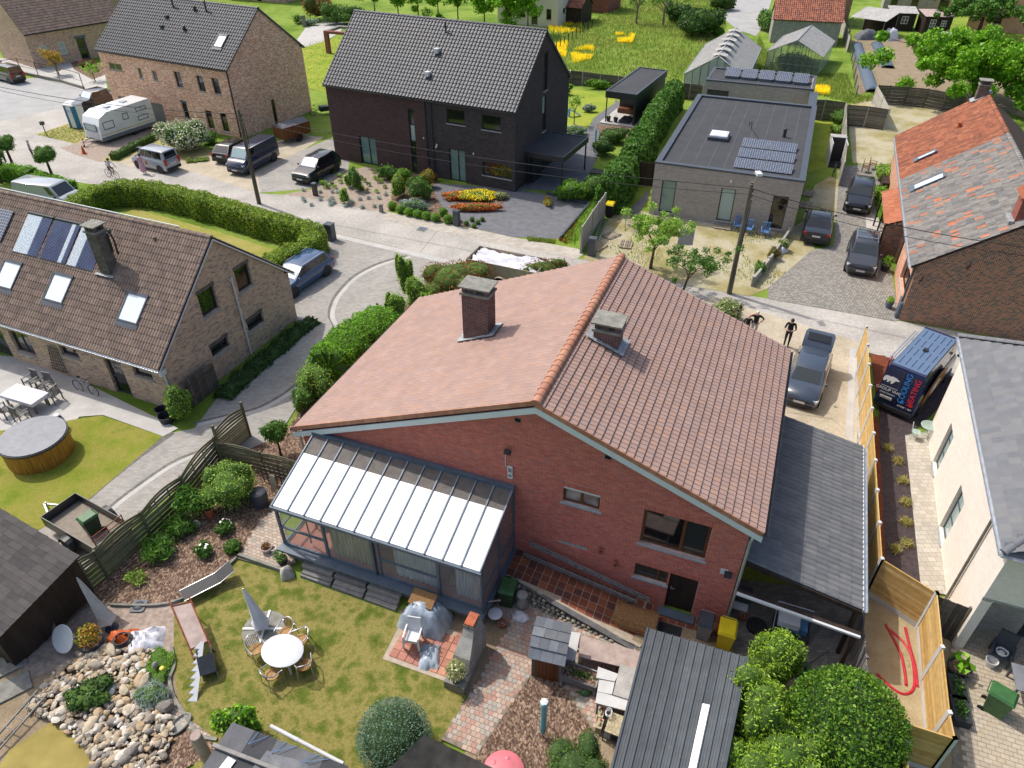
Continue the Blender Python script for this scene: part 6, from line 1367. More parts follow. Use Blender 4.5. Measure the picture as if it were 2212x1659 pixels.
# ---- plants
def hedge(name,lab,pts,w,h,mat,dens=260,size=.11,core='foliage_core',round_=.25,cat='hedge',wob=.12):
    b=pts[0];T=thing(name,lab,cat,(b.x,b.y,0));L=[loc(T,Vector((p.x,p.y,0))) for p in pts];L=[Vector(q) for q in cr([(p.x,p.y) for p in L],4)] if len(L)>2 else [Vector((L[0].x+(L[1].x-L[0].x)*k/6,L[0].y+(L[1].y-L[0].y)*k/6)) for k in range(7)]
    prof=[(-.5,.02),(-.5,1-round_),(-.5+.3*round_,1-.2*round_),(-.5+round_*.8,1),(.5-round_*.8,1),(.5-.3*round_,1-.2*round_),(.5,1-round_),(.5,.02)]
    rows=[]
    for i,p in enumerate(L):
        d=(L[min(i+1,len(L)-1)]-L[max(i-1,0)]).normalized();nr=Vector((-d.y,d.x));ww=w*(1+random.uniform(-wob,wob));hh=h*(1+random.uniform(-wob,wob)*.5)
        rows.append([(p.x+nr.x*a*ww,p.y+nr.y*a*ww,z*hh) for a,z in prof])
    m=MB();n=len(prof);k=.9
    V=[]
    for i,r in enumerate(rows):
        c=Vector((L[i].x,L[i].y,h*.45));V+=[c+(Vector(p)-c)*k for p in r]
    F=[(i*n+j,i*n+j+1,(i+1)*n+j+1,(i+1)*n+j) for i in range(len(rows)-1) for j in range(n-1)]+[tuple(range(n)),tuple(range((len(rows)-1)*n,len(rows)*n))[::-1]]
    m.add(V,F);m.build('blocking_core',core,T,60)  # closed dark core added inside the hedge to block light between leaves
    A=np.array(rows);pts_=[];nr_=[]
    for i in range(len(rows)-1):
        for j in range(n-1):
            q=[A[i,j],A[i,j+1],A[i+1,j+1],A[i+1,j]];ar=np.linalg.norm(np.cross(q[1]-q[0],q[3]-q[0]));k=int(ar*dens)+1
            s,t=RS.rand(k,1),RS.rand(k,1);pp=(q[0]*(1-s)+q[1]*s)*(1-t)+(q[3]*(1-s)+q[2]*s)*t;nn=np.cross(q[1]-q[0],q[3]-q[0]);nn=-nn/(np.linalg.norm(nn)+1e-9)
            c=np.array([L[i].x,L[i].y,h*.5]);
            if np.dot(nn,pp.mean(0)-c)<0:nn=-nn
            lump=.06*np.sin(pp[:,:1]*5.1+pp[:,1:2]*4.3)+.05*np.sin(pp[:,2:3]*7+pp[:,:1]*9)
            pts_.append(pp+nn*(RS.rand(k,1)*.16-.09+lump));nr_.append(np.repeat(nn[None],k,0))
    for e in(0,-1):
        q=A[e];c=q.mean(0);k=int(w*h*dens);s=RS.rand(k,1);idx=RS.randint(0,n,k);pp=c+(q[idx]-c)*np.sqrt(s)*1.05;nn=(A[0]-A[1]).mean(0) if e==0 else (A[-1]-A[-2]).mean(0);nn=nn/np.linalg.norm(nn);pts_.append(pp+nn*RS.rand(k,1)*.1);nr_.append(np.repeat(nn[None],k,0))
    leaves('foliage',mat,np.concatenate(pts_),np.concatenate(nr_)+np.array([0,0,.3]),size,T,.55);return T
def bush(name,lab,p,rx,ry,rz,mat,n=1500,size=.12,lumps=5,stem=0,core='foliage_core',cat='shrub',smooth=False,stemr=.05,group=None,droop=0,T=None,asp=.55,jit=.55,sm='bark'):
    T=T or thing(name,lab,cat,(p.x,p.y,p.z),random.random()*0,group);z0=stem+rz*.9
    C=[((0,0,z0),(rx,ry,rz))]
    if not smooth:
        C=[((0,0,z0),(rx*.8,ry*.8,rz*.85))]
        for k in range(lumps):
            a=2*math.pi*k/lumps+random.random();e=random.uniform(.45,.72);C.append(((math.cos(a)*rx*e,math.sin(a)*ry*e,z0+random.uniform(-.35,.45)*rz),(rx*random.uniform(.28,.55),ry*random.uniform(.28,.55),rz*random.uniform(.35,.65))))
    m=MB()
    for c,r in C:m.ell(c,r[0]*.82,r[1]*.82,r[2]*.82,12,8)
    if core:m.build('blocking_core',core,T,60)  # solid inner core, added so no light passes through the leaves
    tot=sum(r[0]*r[1] for c,r in C);pp=[];nn=[]
    for c,r in C:
        a,b=ellpts(c,r,int(n*r[0]*r[1]/tot)+5,.84 if core else .3,.85);a=a+b*(RS.rand(len(a),1)**6)*(.0 if smooth else .3)*min(r);pp.append(a);nn.append(b)
    pp=np.concatenate(pp);nn=np.concatenate(nn);ok=pp[:,2]>.02;leaves('foliage',mat,pp[ok],nn[ok]+np.array([0,0,.25]),size,T,jit,asp,droop=droop)
    if stem:one('tube',[(0,0,0),(.02,0,stem*.5),(0,.01,stem+rz*.4)],[stemr*1.3,stemr,stemr*.8],8).build('stem',sm,T,50)
    return T
def tree(name,lab,p,h,tr,crown,mat,n,size,bark='bark',cat='tree',lean=(0,0),clump=.9,limbs=7,group=None,sparse=.35,seed=0,fill=2):
    """crown: (rx,ry,rz,zc)"""
    rr=random.Random(seed or 11);T=thing(name,lab,cat,(p.x,p.y,0),0,group);rx,ry,rz,zc=crown;m=MB()
    top=Vector((lean[0],lean[1],h*.55));m.tube([(0,0,0),(lean[0]*.3,lean[1]*.3,h*.2),top],[tr*1.3,tr,tr*.6],9)
    ends=[]
    for k in range(limbs):
        a=2*math.pi*k/limbs+rr.random();e=rr.uniform(-.3,.8);q=Vector((lean[0]+math.cos(a)*rx*.62,lean[1]+math.sin(a)*ry*.62,zc+rz*e*.7));s=top*rr.uniform(.5,1);mid=s.lerp(q,.5)+Vector((0,0,rz*.12));m.tube([s,mid,q],[tr*.45,tr*.28,tr*.1],6);ends.append(q);ends.append(mid+Vector((math.cos(a)*.3,math.sin(a)*.3,rz*.3)))
        for j in range(2):
            q2=q+Vector((rr.uniform(-.5,.5)*rx,rr.uniform(-.5,.5)*ry,rr.uniform(0,.5)*rz));m.tube([mid,q2],[tr*.18,tr*.05],5);ends.append(q2)
    m.build('trunk',bark,T,50)
    pp=[];nn=[];cn=max(6,len(ends));cs=ends+[Vector((lean[0]+rr.gauss(0,.4)*rx,lean[1]+rr.gauss(0,.4)*ry,zc+rr.gauss(0,.35)*rz)) for _ in range(limbs*fill)]
    for c in cs:
        r=clump*rr.uniform(.55,1.1)*min(rx,rz)*.42;a,b=ellpts(c,(r,r,r*.75),n//len(cs),sparse);pp.append(a);nn.append(b)
    pp=np.concatenate(pp);nn=np.concatenate(nn);leaves('crown',mat,pp,nn+np.array([0,0,.4]),size,T,.6);return T
# beech hedge in an L round the front lawn
hp_=[P(u,v,1.75) for u,v in((150,432),(200,404),(270,392),(360,402),(460,428),(570,460),(650,480),(676,494),(668,512),(630,532),(575,560))]
hedge('beech_hedge','tall clipped beech hedge in an L round the front lawn',hp_,1.3,1.75,'leaf_beech',330,.12)
hedge('privet_hedge','thick bright green clipped hedge beside the pink tile roof',[P(u,v,2.3) for u,v in((705,762),(745,720),(790,690),(838,662))],2.7,2.4,'leaf_bright',420,.1,round_=.5)
def at(u,v,z=0):return P(u,v,z)
bush('round_shrub','light green round shrub below the thick hedge',at(690,850),1.25,1.25,1.0,'leaf_lime',2600,.1)
bush('laurel_shrub','dark glossy shrub at the driveway kerb by the roof corner',at(662,878),.7,.9,.7,'leaf_mid',700,.13)
for i,(u,v,r,h) in enumerate(((880,612,.55,1.6),(905,640,.8,1.3),(860,668,.7,1.2),(925,655,.5,1.0))):
    bush('golden_conifer',['tallest yellow-green conifer','broad yellow-green conifer','yellow-green conifer next to the thick hedge','smallest yellow-green conifer'][i]+' left of the tile roof',at(u,v+34),r,r,h,'leaf_thuja',1500,.12,group='yellow-green conifers left of the roof',cat='conifer',asp=.35)
bush('photinia','large red-brown photinia shrub beside the skip trailer',at(985,640),2.1,1.8,1.25,'leaf_red',4200,.11,7)
bush('photinia','red-brown photinia with pale flowers behind the roof edge',at(1170,618),1.6,1.1,1.0,'leaf_red',2200,.11,6)
hedge('leafy_hedge','long loose leafy hedge between the black house and the grey house',[P(u,v,2.4) for u,v in((1458,180),(1430,215),(1405,255),(1372,310),(1345,350),(1318,392))],2.1,2.5,'leaf_mid',230,.26,round_=.5,wob=.3)
for i,(u,v,rx,ry,rz,mt,n,lab) in enumerate(((1235,432,1.2,1.0,.9,'leaf_bright',900,'glossy bright laurel bush in front of the black carport'),(1285,425,1.3,1.1,1.0,'leaf_mid',900,'glossy laurel bush next to the leafy hedge foot'),(1215,430,.7,.6,.6,'leaf_mid',400,'low glossy bush at the gravel edge'),(1300,335,1.1,1.0,.8,'leaf_dark',900,'dark bush beside the grey storage box'),(1322,308,1.5,1.2,.7,'leaf_dark',1200,'low round dark green shrub by the bark patch'),(1240,290,1.3,.8,.45,'leaf_silver',700,'lavender border behind the black house corner'),(1225,182,.7,.5,.9,'leaf_white',500,'white flowering shrub at the meadow panel fence'),(1224,205,.6,.6,.7,'leaf_bright',400,'bright shrub at the end of the back lawn'),(1272,242,.7,.5,.45,'leaf_silver',400,'grey-green flowering shrub on the back lawn edge'),(1298,192,1.9,.6,.55,'leaf_bright',1200,'row of low bright shrubs along the panel fence'))):
    bush('garden_shrub',lab,at(u,v),rx,ry,rz,mt,n,.16)
# bed in front of the black house
BB=[((770,412),.5,.5,1.0,'leaf_mid','tall leafy shrub on the bark bed'),((755,405),.35,.35,.6,'leaf_lime','young lime-green shrub on the bark bed'),((745,440),.4,.4,.7,'leaf_lime','small lime shrub near the drive edge'),((840,388),.9,.7,.7,'leaf_mid','round shrub under the black wall'),((872,395),.7,.6,.7,'leaf_bright','glossy bright shrub beside the downpipes'),((905,430),1.1,.9,1.0,'leaf_mid','large green shrub in the planting bed'),((925,405),.7,.6,.8,'leaf_amber','amber tinted shrub near the front door'),((938,392),.35,.35,.4,'leaf_purple','small red maple shrub near the front door'),((862,425),.6,.9,1.0,'leaf_beech','tall clipped shrub at the bed end'),((895,455),1.2,.6,.5,'leaf_silver','low grey-green shrub in the planting bed'),((982,430),1.0,.7,.32,'leaf_orange','rust orange heather in the flower bed'),((1030,455),2.2,.5,.32,'leaf_orange','rust orange heather along the flower bed front'),((1028,428),2.3,1.0,.3,'leaf_yellow','bright yellow flower carpet in the gravel'),((1082,430),.6,.5,.3,'leaf_variegated','yellow-green daylily clump in the flower bed'),((1183,441),.35,.8,.25,'leaf_amber','lone yellow-green plant on the gravel drive')]
for (u,v),rx,ry,rz,mt,lab in BB:bush('bed_plant',lab,at(u,v),rx,ry,rz,mt,int(900*rx*ry+300),.13,5)
for i,(u,v) in enumerate(((848,452),(866,460),(884,466),(903,470),(922,474),(942,478),(958,466),(968,482),(985,478))):bush('box_ball',f'{ORD[i]} clipped box ball from the left along the sidewalk',at(u,v),.38,.38,.34,'leaf_bright',260,.09,3,group='box balls along the sidewalk',smooth=True)
for i,(u,v) in enumerate(((1008,486),(1020,478),(1032,484),(1042,478),(1024,492))):bush('box_ball',f'{ORD[i]} tiny box ball from the left by the mailbox',at(u,v),.2,.2,.18,'leaf_mid',120,.07,3,group='tiny box balls by the mailbox',smooth=True)
for k in range(26):
    u=random.uniform(650,835);v=412+random.uniform(0,34)+(u-650)*.05;bush('fescue_tuft','blue fescue tuft on the bark bed',at(u,v),.2,.2,.14,'leaf_silver',110,.16,3,group='blue fescue tufts on the bark bed',smooth=True,asp=.2,core=None)
for k in range(46):
    u=random.uniform(690,850);v=372+random.uniform(0,45);bush('bed_perennial','green perennial on the bark bed',at(u,v),.22,.22,.2,random.choice(['leaf_lime','leaf_mid','leaf_grass']),90,.14,3,group='green perennials on the bark bed',smooth=True,asp=.35,core=None)
# planted verge, white bush, small hedge of the pale house
bush('white_willow','large white-leaved bush in front of the pale brick house',at(400,325),2.4,2.1,1.45,'leaf_white',4200,.16,8,core='foliage_core')
hedge('low_hedge','low dark clipped hedge beside the caravan',[at(247,346),at(300,318),at(342,296)],.7,.55,'leaf_dark',220,.1)
bush('garden_shrub','green shrub right of the white-leaved bush',at(455,310),.8,.8,.6,'leaf_mid',700,.14)
hedge('grass_edge','strip of uncut grass at the white bush foot',[at(405,350),at(450,345)],.9,.15,'leaf_grass',300,.12,cat='grass')
# lollipop trees and hedges at the left
for i,(u,v,r,lab) in enumerate(((30,362,.95,'round clipped lollipop tree nearest the standing man'),(116,388,.95,'round clipped lollipop tree above the silver van'),(2,395,1.0,'round clipped lollipop tree at the left edge'))):bush('lollipop_tree',lab,at(u,v),r,r,r*.8,'leaf_mid',1700,.11,6,stem=1.3,cat='tree',stemr=.11)
hedge('clipped_hedge','clipped green hedge block above the silver van',[at(85,395),at(120,408),at(155,418)],1.3,.9,'leaf_bright',260,.12)
hedge('clipped_hedge','clipped green hedge at the left edge below the lollipop trees',[at(-40,372),at(20,385),at(75,392)],1.4,1.0,'leaf_bright',260,.12)
# ivy strip along the brown house
hedge('ivy_border','dark ivy strip along the brown brick gable',[at(482,862),at(530,815),at(590,765),at(640,722),at(676,696)],1.1,.35,'leaf_dark',260,.12,round_=.6,core='foliage_core_dark')
bush('climber','bushy green climber at the corner of the brown house',at(395,905),.7,.6,1.1,'leaf_lime',1600,.1)
bush('laurel_standard','small standard laurel on a stem in the bark bed',at(607,985),.62,.62,.6,'leaf_mid',900,.12,5,stem=.9,cat='tree')
# the garden of the red house
bush('golden_spruce','bright green spruce in the mulch bed by the old fence',at(505,1088),1.15,1.1,1.05,'leaf_lime',3600,.09,7,cat='conifer',asp=.4)
bush('bamboo','arching dark bamboo beside the old fence',at(420,1120),.75,.75,.9,'leaf_mid',900,.22,5,asp=.25,core=None)
for i,(u,v,r,lab) in enumerate(((345,1195,.75,'large strap-leaved lily clump under the old fence'),(392,1150,.6,'strap-leaved lily clump beside the bamboo'))):bush('lily_clump',lab,at(u,v),r,r,.4,'leaf_mid',900,.4,5,asp=.1,jit=.75,core=None)
for i,(u,v,lab) in enumerate(((490,1148,'small white rose bush near the clay pot'),(443,1200,'white flowering rose bush on the mulch'),(505,1190,'leafy seedling at the block path edge'))):
    T=bush('rose_bush',lab,at(u,v),.36,.36,.3,'leaf_mid',320,.12,4)
    if i<2:leaves('flower','petal',*ellpts((0,0,.42),(.3,.3,.2),10,.8),.12,T,.2,.9)
bush('seedling','spindly yellow-green shoots at the front of the mulch bed',at(300,1255),.5,.4,.3,'leaf_lime',160,.12,core=None)
bush('blue_topiary','large blue-green clipped topiary ball on the lawn',at(858,1628),1.12,1.12,1.12,'leaf_blue',9000,.055,smooth=True,core='foliage_core_dark')
bush('yew_ball','clipped olive green yew ball at the bottom edge',at(1242,1705),1.02,1.02,1.0,'leaf_yew',7000,.06,10,core='foliage_core_dark')
bush('corner_shrub','glossy green shrub behind the felt roof corner',at(525,1585),.75,.5,.75,'leaf_bright',900,.13)
bush('holly_bush','big dense glossy green bush beside the picket fence',at(1795,1628),1.72,1.72,1.72,'leaf_holly',15000,.1,9,core='foliage_core_dark',smooth=True,jit=.75)
for i,(u,v,rx,rz,lab) in enumerate(((1655,1480,.8,1.6,'tall lime thuja next to the metal shed corner'),(1618,1590,.95,1.6,'wide lime thuja along the metal shed'),(1668,1690,1.1,1.4,'lime thuja in front of the holly bush'),(1600,1720,1.0,1.3,'lime thuja at the bottom edge'))):bush('thuja',lab,at(u,v),rx,rx,rz,'leaf_thuja',4200,.12,7,cat='conifer',asp=.28,jit=.7)
# trees further off
tree('yard_tree','airy small tree in the dry yard behind the roof ridge',at(1405,580),3.4,.09,(2.1,1.8,1.1,2.6),'leaf_lime',5600,.14,lean=(.1,0),seed=3,clump=1.0,fill=3)
tree('yard_tree','thin leaning tree with open crown beside the tile roof',at(1472,640),3.2,.07,(2.3,1.6,1.1,2.2),'leaf_mid',3400,.13,lean=(.4,.3),seed=8,clump=.8,fill=2)
tree('maple_tree','large green maple in front of the allotment soil',at(2100,222),8,.3,(10,7,3.4,4.0),'leaf_bright',36000,.4,seed=4,limbs=13,clump=.8,fill=6)
tree('field_tree','green tree behind the maple at the top right',at(2110,78),6,.25,(7,5,2.0,3.4),'leaf_mid',9000,.4,seed=6,limbs=9,fill=5)
tree('vase_tree','vase-shaped thinly leafed tree in the meadow, left one',at(1374,52),4.6,.14,(2.6,2.2,1.8,3.4),'leaf_mid',1500,.2,bark='bark_pale',seed=2,limbs=10,clump=.6)
tree('vase_tree','vase-shaped thinly leafed tree in the meadow, right one',at(1432,54),4.8,.16,(3.2,2.6,1.9,3.4),'leaf_mid',1500,.2,bark='bark_pale',seed=12,limbs=10,clump=.6)
bush('meadow_shrub','large dark green shrub mass in the meadow near the gravel lane',at(1508,78),3.8,3.0,2.0,'leaf_dark',4200,.34,8)
bush('meadow_shrub','dark shrub left of the large meadow shrub',at(1468,48),2.4,2.0,1.4,'leaf_dark',1600,.34,6)
bush('meadow_shrub','bright round shrub at the foot of the large meadow shrub',at(1550,80),.9,.9,.8,'leaf_bright',500,.2)
bush('lane_hedge','dark evergreen beside the gravel lane with a pallet leaning on it',at(1560,22),2.4,1.8,1.5,'leaf_dark',1500,.3)
bush('lane_shrub','green shrub by the barn corner at the gravel lane',at(1650,65),1.2,2.6,1.5,'leaf_mid',1500,.28)
for i,u in enumerate((812,862,905,948,990,1047,1095,1140)):
    v=30+(u-812)*.06+(8 if i>4 else 0);T=tree('young_lime',f'{ORD[i]} young bright green tree from the left behind the black house',at(u,v+16),7,.09,(1.9,1.9,3.1,4.0),'leaf_bright',4200,.36,seed=20+i,limbs=6,group='young trees behind the black house',clump=1.2)
bush('copper_tree','red-brown bushy tree at the top edge beside the brick house',at(690,42),2.6,2.2,2.2,'leaf_red',2200,.3,7);bush('garden_hedge','dense green hedge at the top edge behind the black house',at(738,52),3.4,1.6,1.5,'leaf_mid',1900,.26,7)
bush('garden_shrub','pale green round shrub on the back drive garden',at(644,50),1.0,1.0,.7,'leaf_lime',500,.22);bush('garden_shrub','small round shrub near the far mailbox',at(668,55),1.4,.8,.5,'leaf_silver',500,.2)
tree('amber_tree','small amber and green tree in the corner garden',at(128,162),2.7,.06,(1.3,1.3,1.1,1.8),'leaf_amber',1700,.18,seed=31);tree('olive_tree','small grey-green tree in the corner garden',at(206,176),1.7,.05,(1.3,1.1,.6,1.3),'leaf_lime',900,.16,seed=32)
bush('garden_shrub','dark red low shrub in the corner garden bed',at(192,146),1.2,.8,.5,'leaf_purple',600,.18)
tree('lawn_tree','tiny staked tree on the back lawn',at(1240,270),2.6,.04,(.75,.75,.6,2.2),'leaf_lime',700,.14,seed=33)
bush('garden_shrub','rhododendron with pale flowers beside the small lawn',at(1808,270),.8,1.2,.8,'leaf_mid',800,.16);bush('garden_shrub','yellow-green low shrub beside the small lawn fence',at(1806,288),.7,.9,.4,'leaf_lime',500,.16)
bush('variegated_bush','variegated cream and green bush at the roof corner by the road',at(1566,690),.95,.8,.75,'leaf_variegated',1500,.13,5)
hedge('drive_planting','green planting with purple flowers along the farmhouse drive',[at(1900,415),at(1908,450),at(1912,482)],.8,.5,'leaf_bright',200,.16)
bush('farm_shrub','shrubby planting beside the farmhouse chairs',at(1908,390),.7,1.2,.7,'leaf_lime',700,.18)
for i,(u,v,lab) in enumerate(((1690,542,'leafy plant behind the low wall top end'),(1668,560,'plant with red leaves behind the low wall'),(1640,592,'potted plant behind the low wall near the road'))):bush('wall_plant',lab,at(u,v),.4,.4,.5,['leaf_variegated','leaf_red','leaf_mid'][i],260,.13)
# grasses in the gravel strip
for i,(u,v) in enumerate(((1938,1000),(1948,1042),(1955,1088),(1955,1132),(1957,1178),(1932,1190),(1915,972))):
    T=bush('ornamental_grass',f'{ORD[i]} dry grass tuft in the gravel strip counted from the van',at(u,v),.26,.26,.16,'leaf_dry',150,.3,3,group='grass tufts in the gravel strip',smooth=True,asp=.08,core=None,jit=.8);leaves('green_blades','leaf_grass',*ellpts((0,0,.16),(.2,.2,.14),60,.2),.24,T,.8,.08)
# ---- grass, flowers and weeds that nobody could count
def tufts(name,mat,poly,n,hs,ws,lab=None,cut=None):
    pts=[P(u,v) for u,v in poly];x0,x1=min(p.x for p in pts),max(p.x for p in pts);y0,y1=min(p.y for p in pts),max(p.y for p in pts)
    L=[(p.x,p.y) for p in pts];X=RS.uniform(x0,x1,n*3);Y=RS.uniform(y0,y1,n*3);K=[i for i in range(len(X)) if inpoly(X[i],Y[i],L) and (cut is None or cut(X[i],Y[i]))][:n]
    X,Y=X[K],Y[K];k=len(X);a=RS.uniform(0,6.28,k);h=hs*(.5+RS.rand(k));ln=RS.uniform(-.5,.5,(k,2))*h[:,None];dx,dy=np.cos(a)*ws/2,np.sin(a)*ws/2;z=np.full(k,.005)
    V=np.stack([np.stack([X-dx,Y-dy,z],1),np.stack([X+dx,Y+dy,z],1),np.stack([X+ln[:,0],Y+ln[:,1],h],1)],1).reshape(-1,3)
    me=rawmesh(name,V,np.arange(k*3,dtype=np.int32),np.full(k,3,dtype=np.int32));me.materials.append(MT(mat));at_=me.attributes.new('rnd','FLOAT','FACE');at_.data.foreach_set('value',RS.rand(k).astype(np.float32))
    o=bpy.data.objects.new(name,me);link(o);tag(o,lab,None,None,'stuff');return o
NZ=lambda s,t:(lambda x,y:math.sin(x*s+1.3*math.sin(y*s*.7))+math.sin(y*s*1.1+x*.3)>t)
tufts('lawn_grass','leaf_grass',[(505,1215),(620,1245),(870,1335),(1005,1500),(955,1600),(880,1659),(470,1659),(392,1510),(378,1420),(378,1320),(430,1285)],42000,.055,.022,'short dry grass of the garden lawn')
tufts('daisies','petal',[(380,1320),(500,1220),(640,1260),(640,1400),(700,1520),(560,1560),(400,1500)],260,.05,.045,'white daisies dotted over the garden lawn',NZ(2.3,.5))
tufts('lawn_grass','leaf_grass',[(0,935),(60,928),(160,910),(218,900),(348,943),(190,1078),(84,1140),(0,1105)],14000,.05,.025,'short grass of the neighbour lawn with the hot tub')
tufts('lawn_grass','leaf_dry',[(285,455),(470,503),(600,543),(560,570),(480,540)],4000,.06,.03,'dry grass of the hedged front lawn')
MDW=[(1215,160),(1300,60),(1480,10),(1600,60),(1640,90),(1500,170),(1480,160),(1400,170)]
tufts('meadow_grass','leaf_grass',[(1210,175),(1205,90),(1180,60),(1290,40),(1350,-5),(1560,-5),(1570,60),(1480,150),(1470,190),(1380,200)],22000,.34,.09,'tall meadow grass behind the panel fence')
tufts('meadow_grass','leaf_dry',[(1210,175),(1205,90),(1290,40),(1350,-5),(1560,-5),(1570,60),(1480,150),(1380,190)],4000,.4,.07,'pale seed heads in the tall meadow',NZ(.31,.3))
tufts('meadow_grass','leaf_grass',[(1620,150),(1640,80),(1680,160),(1830,160),(1845,205),(1920,215),(1840,225),(1760,205),(1640,190)],9000,.3,.09,'rough grass around the small greenhouse')
for nm,pl in(('yellow_flowers',[(1180,55),(1255,48),(1258,68),(1195,75)]),('yellow_flowers',[(1200,95),(1225,92),(1222,125),(1200,122)]),('yellow_flowers',[(1232,112),(1285,98),(1278,128),(1238,138)]),('yellow_flowers',[(1755,190),(1790,192),(1788,207),(1757,203)]),('yellow_flowers',[(1330,75),(1370,78),(1365,95),(1335,92)])):tufts(nm,'leaf_yellow',pl,1300,.42,.13,'patch of yellow wildflowers in the rough grass',NZ(1.1,-.4))
tufts('weeds','leaf_grass',[(1290,520),(1340,440),(1410,462),(1600,490),(1700,505),(1745,470),(1760,540),(1659,622),(1500,618),(1370,582)],3200,.14,.06,'weeds scattered over the dry yard',NZ(.9,.35))
tufts('weeds','leaf_lime',[(1215,520),(1252,470),(1280,430),(1300,420),(1262,490),(1240,530)],1500,.2,.1,'weeds along the concrete fence foot')
tufts('weeds','leaf_red',[(1205,520),(1225,495),(1250,470),(1240,510),(1225,528)],500,.16,.1,'pinkish sedum along the gravel drive edge')
tufts('weeds','leaf_grass',[(1138,514),(1200,520),(1198,526),(1140,521)],700,.16,.07,'grass strip between the gravel drive and the sidewalk')
tufts('weeds','leaf_grass',[(80,292),(150,268),(186,274),(188,300),(160,310)],1800,.1,.05,'grass on the small verge island')
tufts('weeds','leaf_lime',[(1850,75),(1870,82),(1905,200),(1880,150)],500,.16,.08,'young crop row beside the fleece tunnel');tufts('weeds','leaf_lime',[(1918,95),(1926,95),(1938,150),(1930,150)],260,.14,.08,'thin green crop row on the allotment')
tufts('weeds','leaf_lime',[(1905,1360),(1990,1400),(2000,1560),(1940,1560)],60,.12,.07,'sparse weeds on the sand strip',NZ(2,.6))
tufts('weeds','leaf_grass',[(650,95),(735,80),(752,180),(720,200),(668,188)],3500,.12,.06,'grass of the rear lawn beyond the black house')
# ---- vehicles
for n_,c_ in(('paint_black',(26,28,33)),('paint_grey',(58,60,66)),('paint_navy',(30,42,66)),('paint_blue',(44,74,112)),('paint_silver',(150,158,166)),('paint_white',(232,234,236)),('paint_steel',(92,112,138)),('paint_slate',(62,72,86)),('paint_dkgreen',(38,46,46)),('paint_vanblue',(34,48,84))):paint(n_,c_)
_wm={}
def wheel(T,x,y,r,w,side):
    k=(r,w)
    if k not in _wm:
        m=MB();m.X=Matrix.Rotation(math.pi/2,4,'X');m.lathe([(r*.62,-w/2),(r*.93,-w/2),(r,-w*.3),(r,w*.3),(r*.93,w/2),(r*.62,w/2)],(0,0,0),18);a=m.mesh('wheel','tyre',40)
        m=MB();m.X=Matrix.Rotation(math.pi/2,4,'X');m.lathe([(r*.6,-w*.2),(r*.63,w*.0),(r*.62,w*.44),(r*.55,w*.4),(r*.2,w*.25)],(0,0,0),18)
        for q in range(5):
            aa=q*2*math.pi/5;m.X=Matrix.Rotation(math.pi/2,4,'X')@Matrix.Rotation(aa,4,'Z');m.box(.02,r*.58,-r*.09,r*.09,w*.2,w*.43)
        b=m.mesh('rim','chrome_rim',35);_wm[k]=(a,b)
    o=bpy.data.objects.new('wheel',_wm[k][0]);link(o,T);o.location=(x,y,r)
    if side>0:o.rotation_euler=(0,0,math.pi)
    q=bpy.data.objects.new('rim',_wm[k][1]);link(q,o)
STY={ # roof front, roof rear, glass base front, glass base rear (fractions of length from the rear), belt, hood, tail heights
 'suv':dict(L=4.5,W=1.86,H=1.65,rf=.6,rr=.12,bf=.74,br=.02,belt=1.08,hood=.98,nose=.82,tail=1.08,r=.35),
 'hatch':dict(L=4.3,W=1.8,H=1.45,rf=.6,rr=.16,bf=.76,br=.03,belt=.95,hood=.88,nose=.68,tail=.95,r=.32),
 'estate':dict(L=4.8,W=1.84,H=1.48,rf=.58,rr=.1,bf=.74,br=.02,belt=.95,hood=.9,nose=.7,tail=.98,r=.33),
 'sedan':dict(L=4.85,W=1.85,H=1.45,rf=.58,rr=.3,bf=.72,br=.14,belt=.95,hood=.9,nose=.7,tail=1.0,r=.33),
 'mpv':dict(L=4.05,W=1.68,H=1.8,rf=.66,rr=.04,bf=.8,br=.01,belt=1.08,hood=1.02,nose=.84,tail=1.05,r=.31),
 'van':dict(L=4.9,W=1.9,H=1.95,rf=.74,rr=.02,bf=.86,br=.0,belt=1.2,hood=1.15,nose=.92,tail=1.2,r=.34),
 'sprinter':dict(L=5.7,W=1.96,H=2.65,rf=.79,rr=.015,bf=.89,br=.0,belt=1.45,hood=1.3,nose=1.0,tail=1.45,r=.36),
 'pickup':dict(L=5.6,W=1.98,H=1.88,rf=.64,rr=.36,bf=.73,br=.33,belt=1.28,hood=1.22,nose=1.1,tail=1.25,r=.4)}
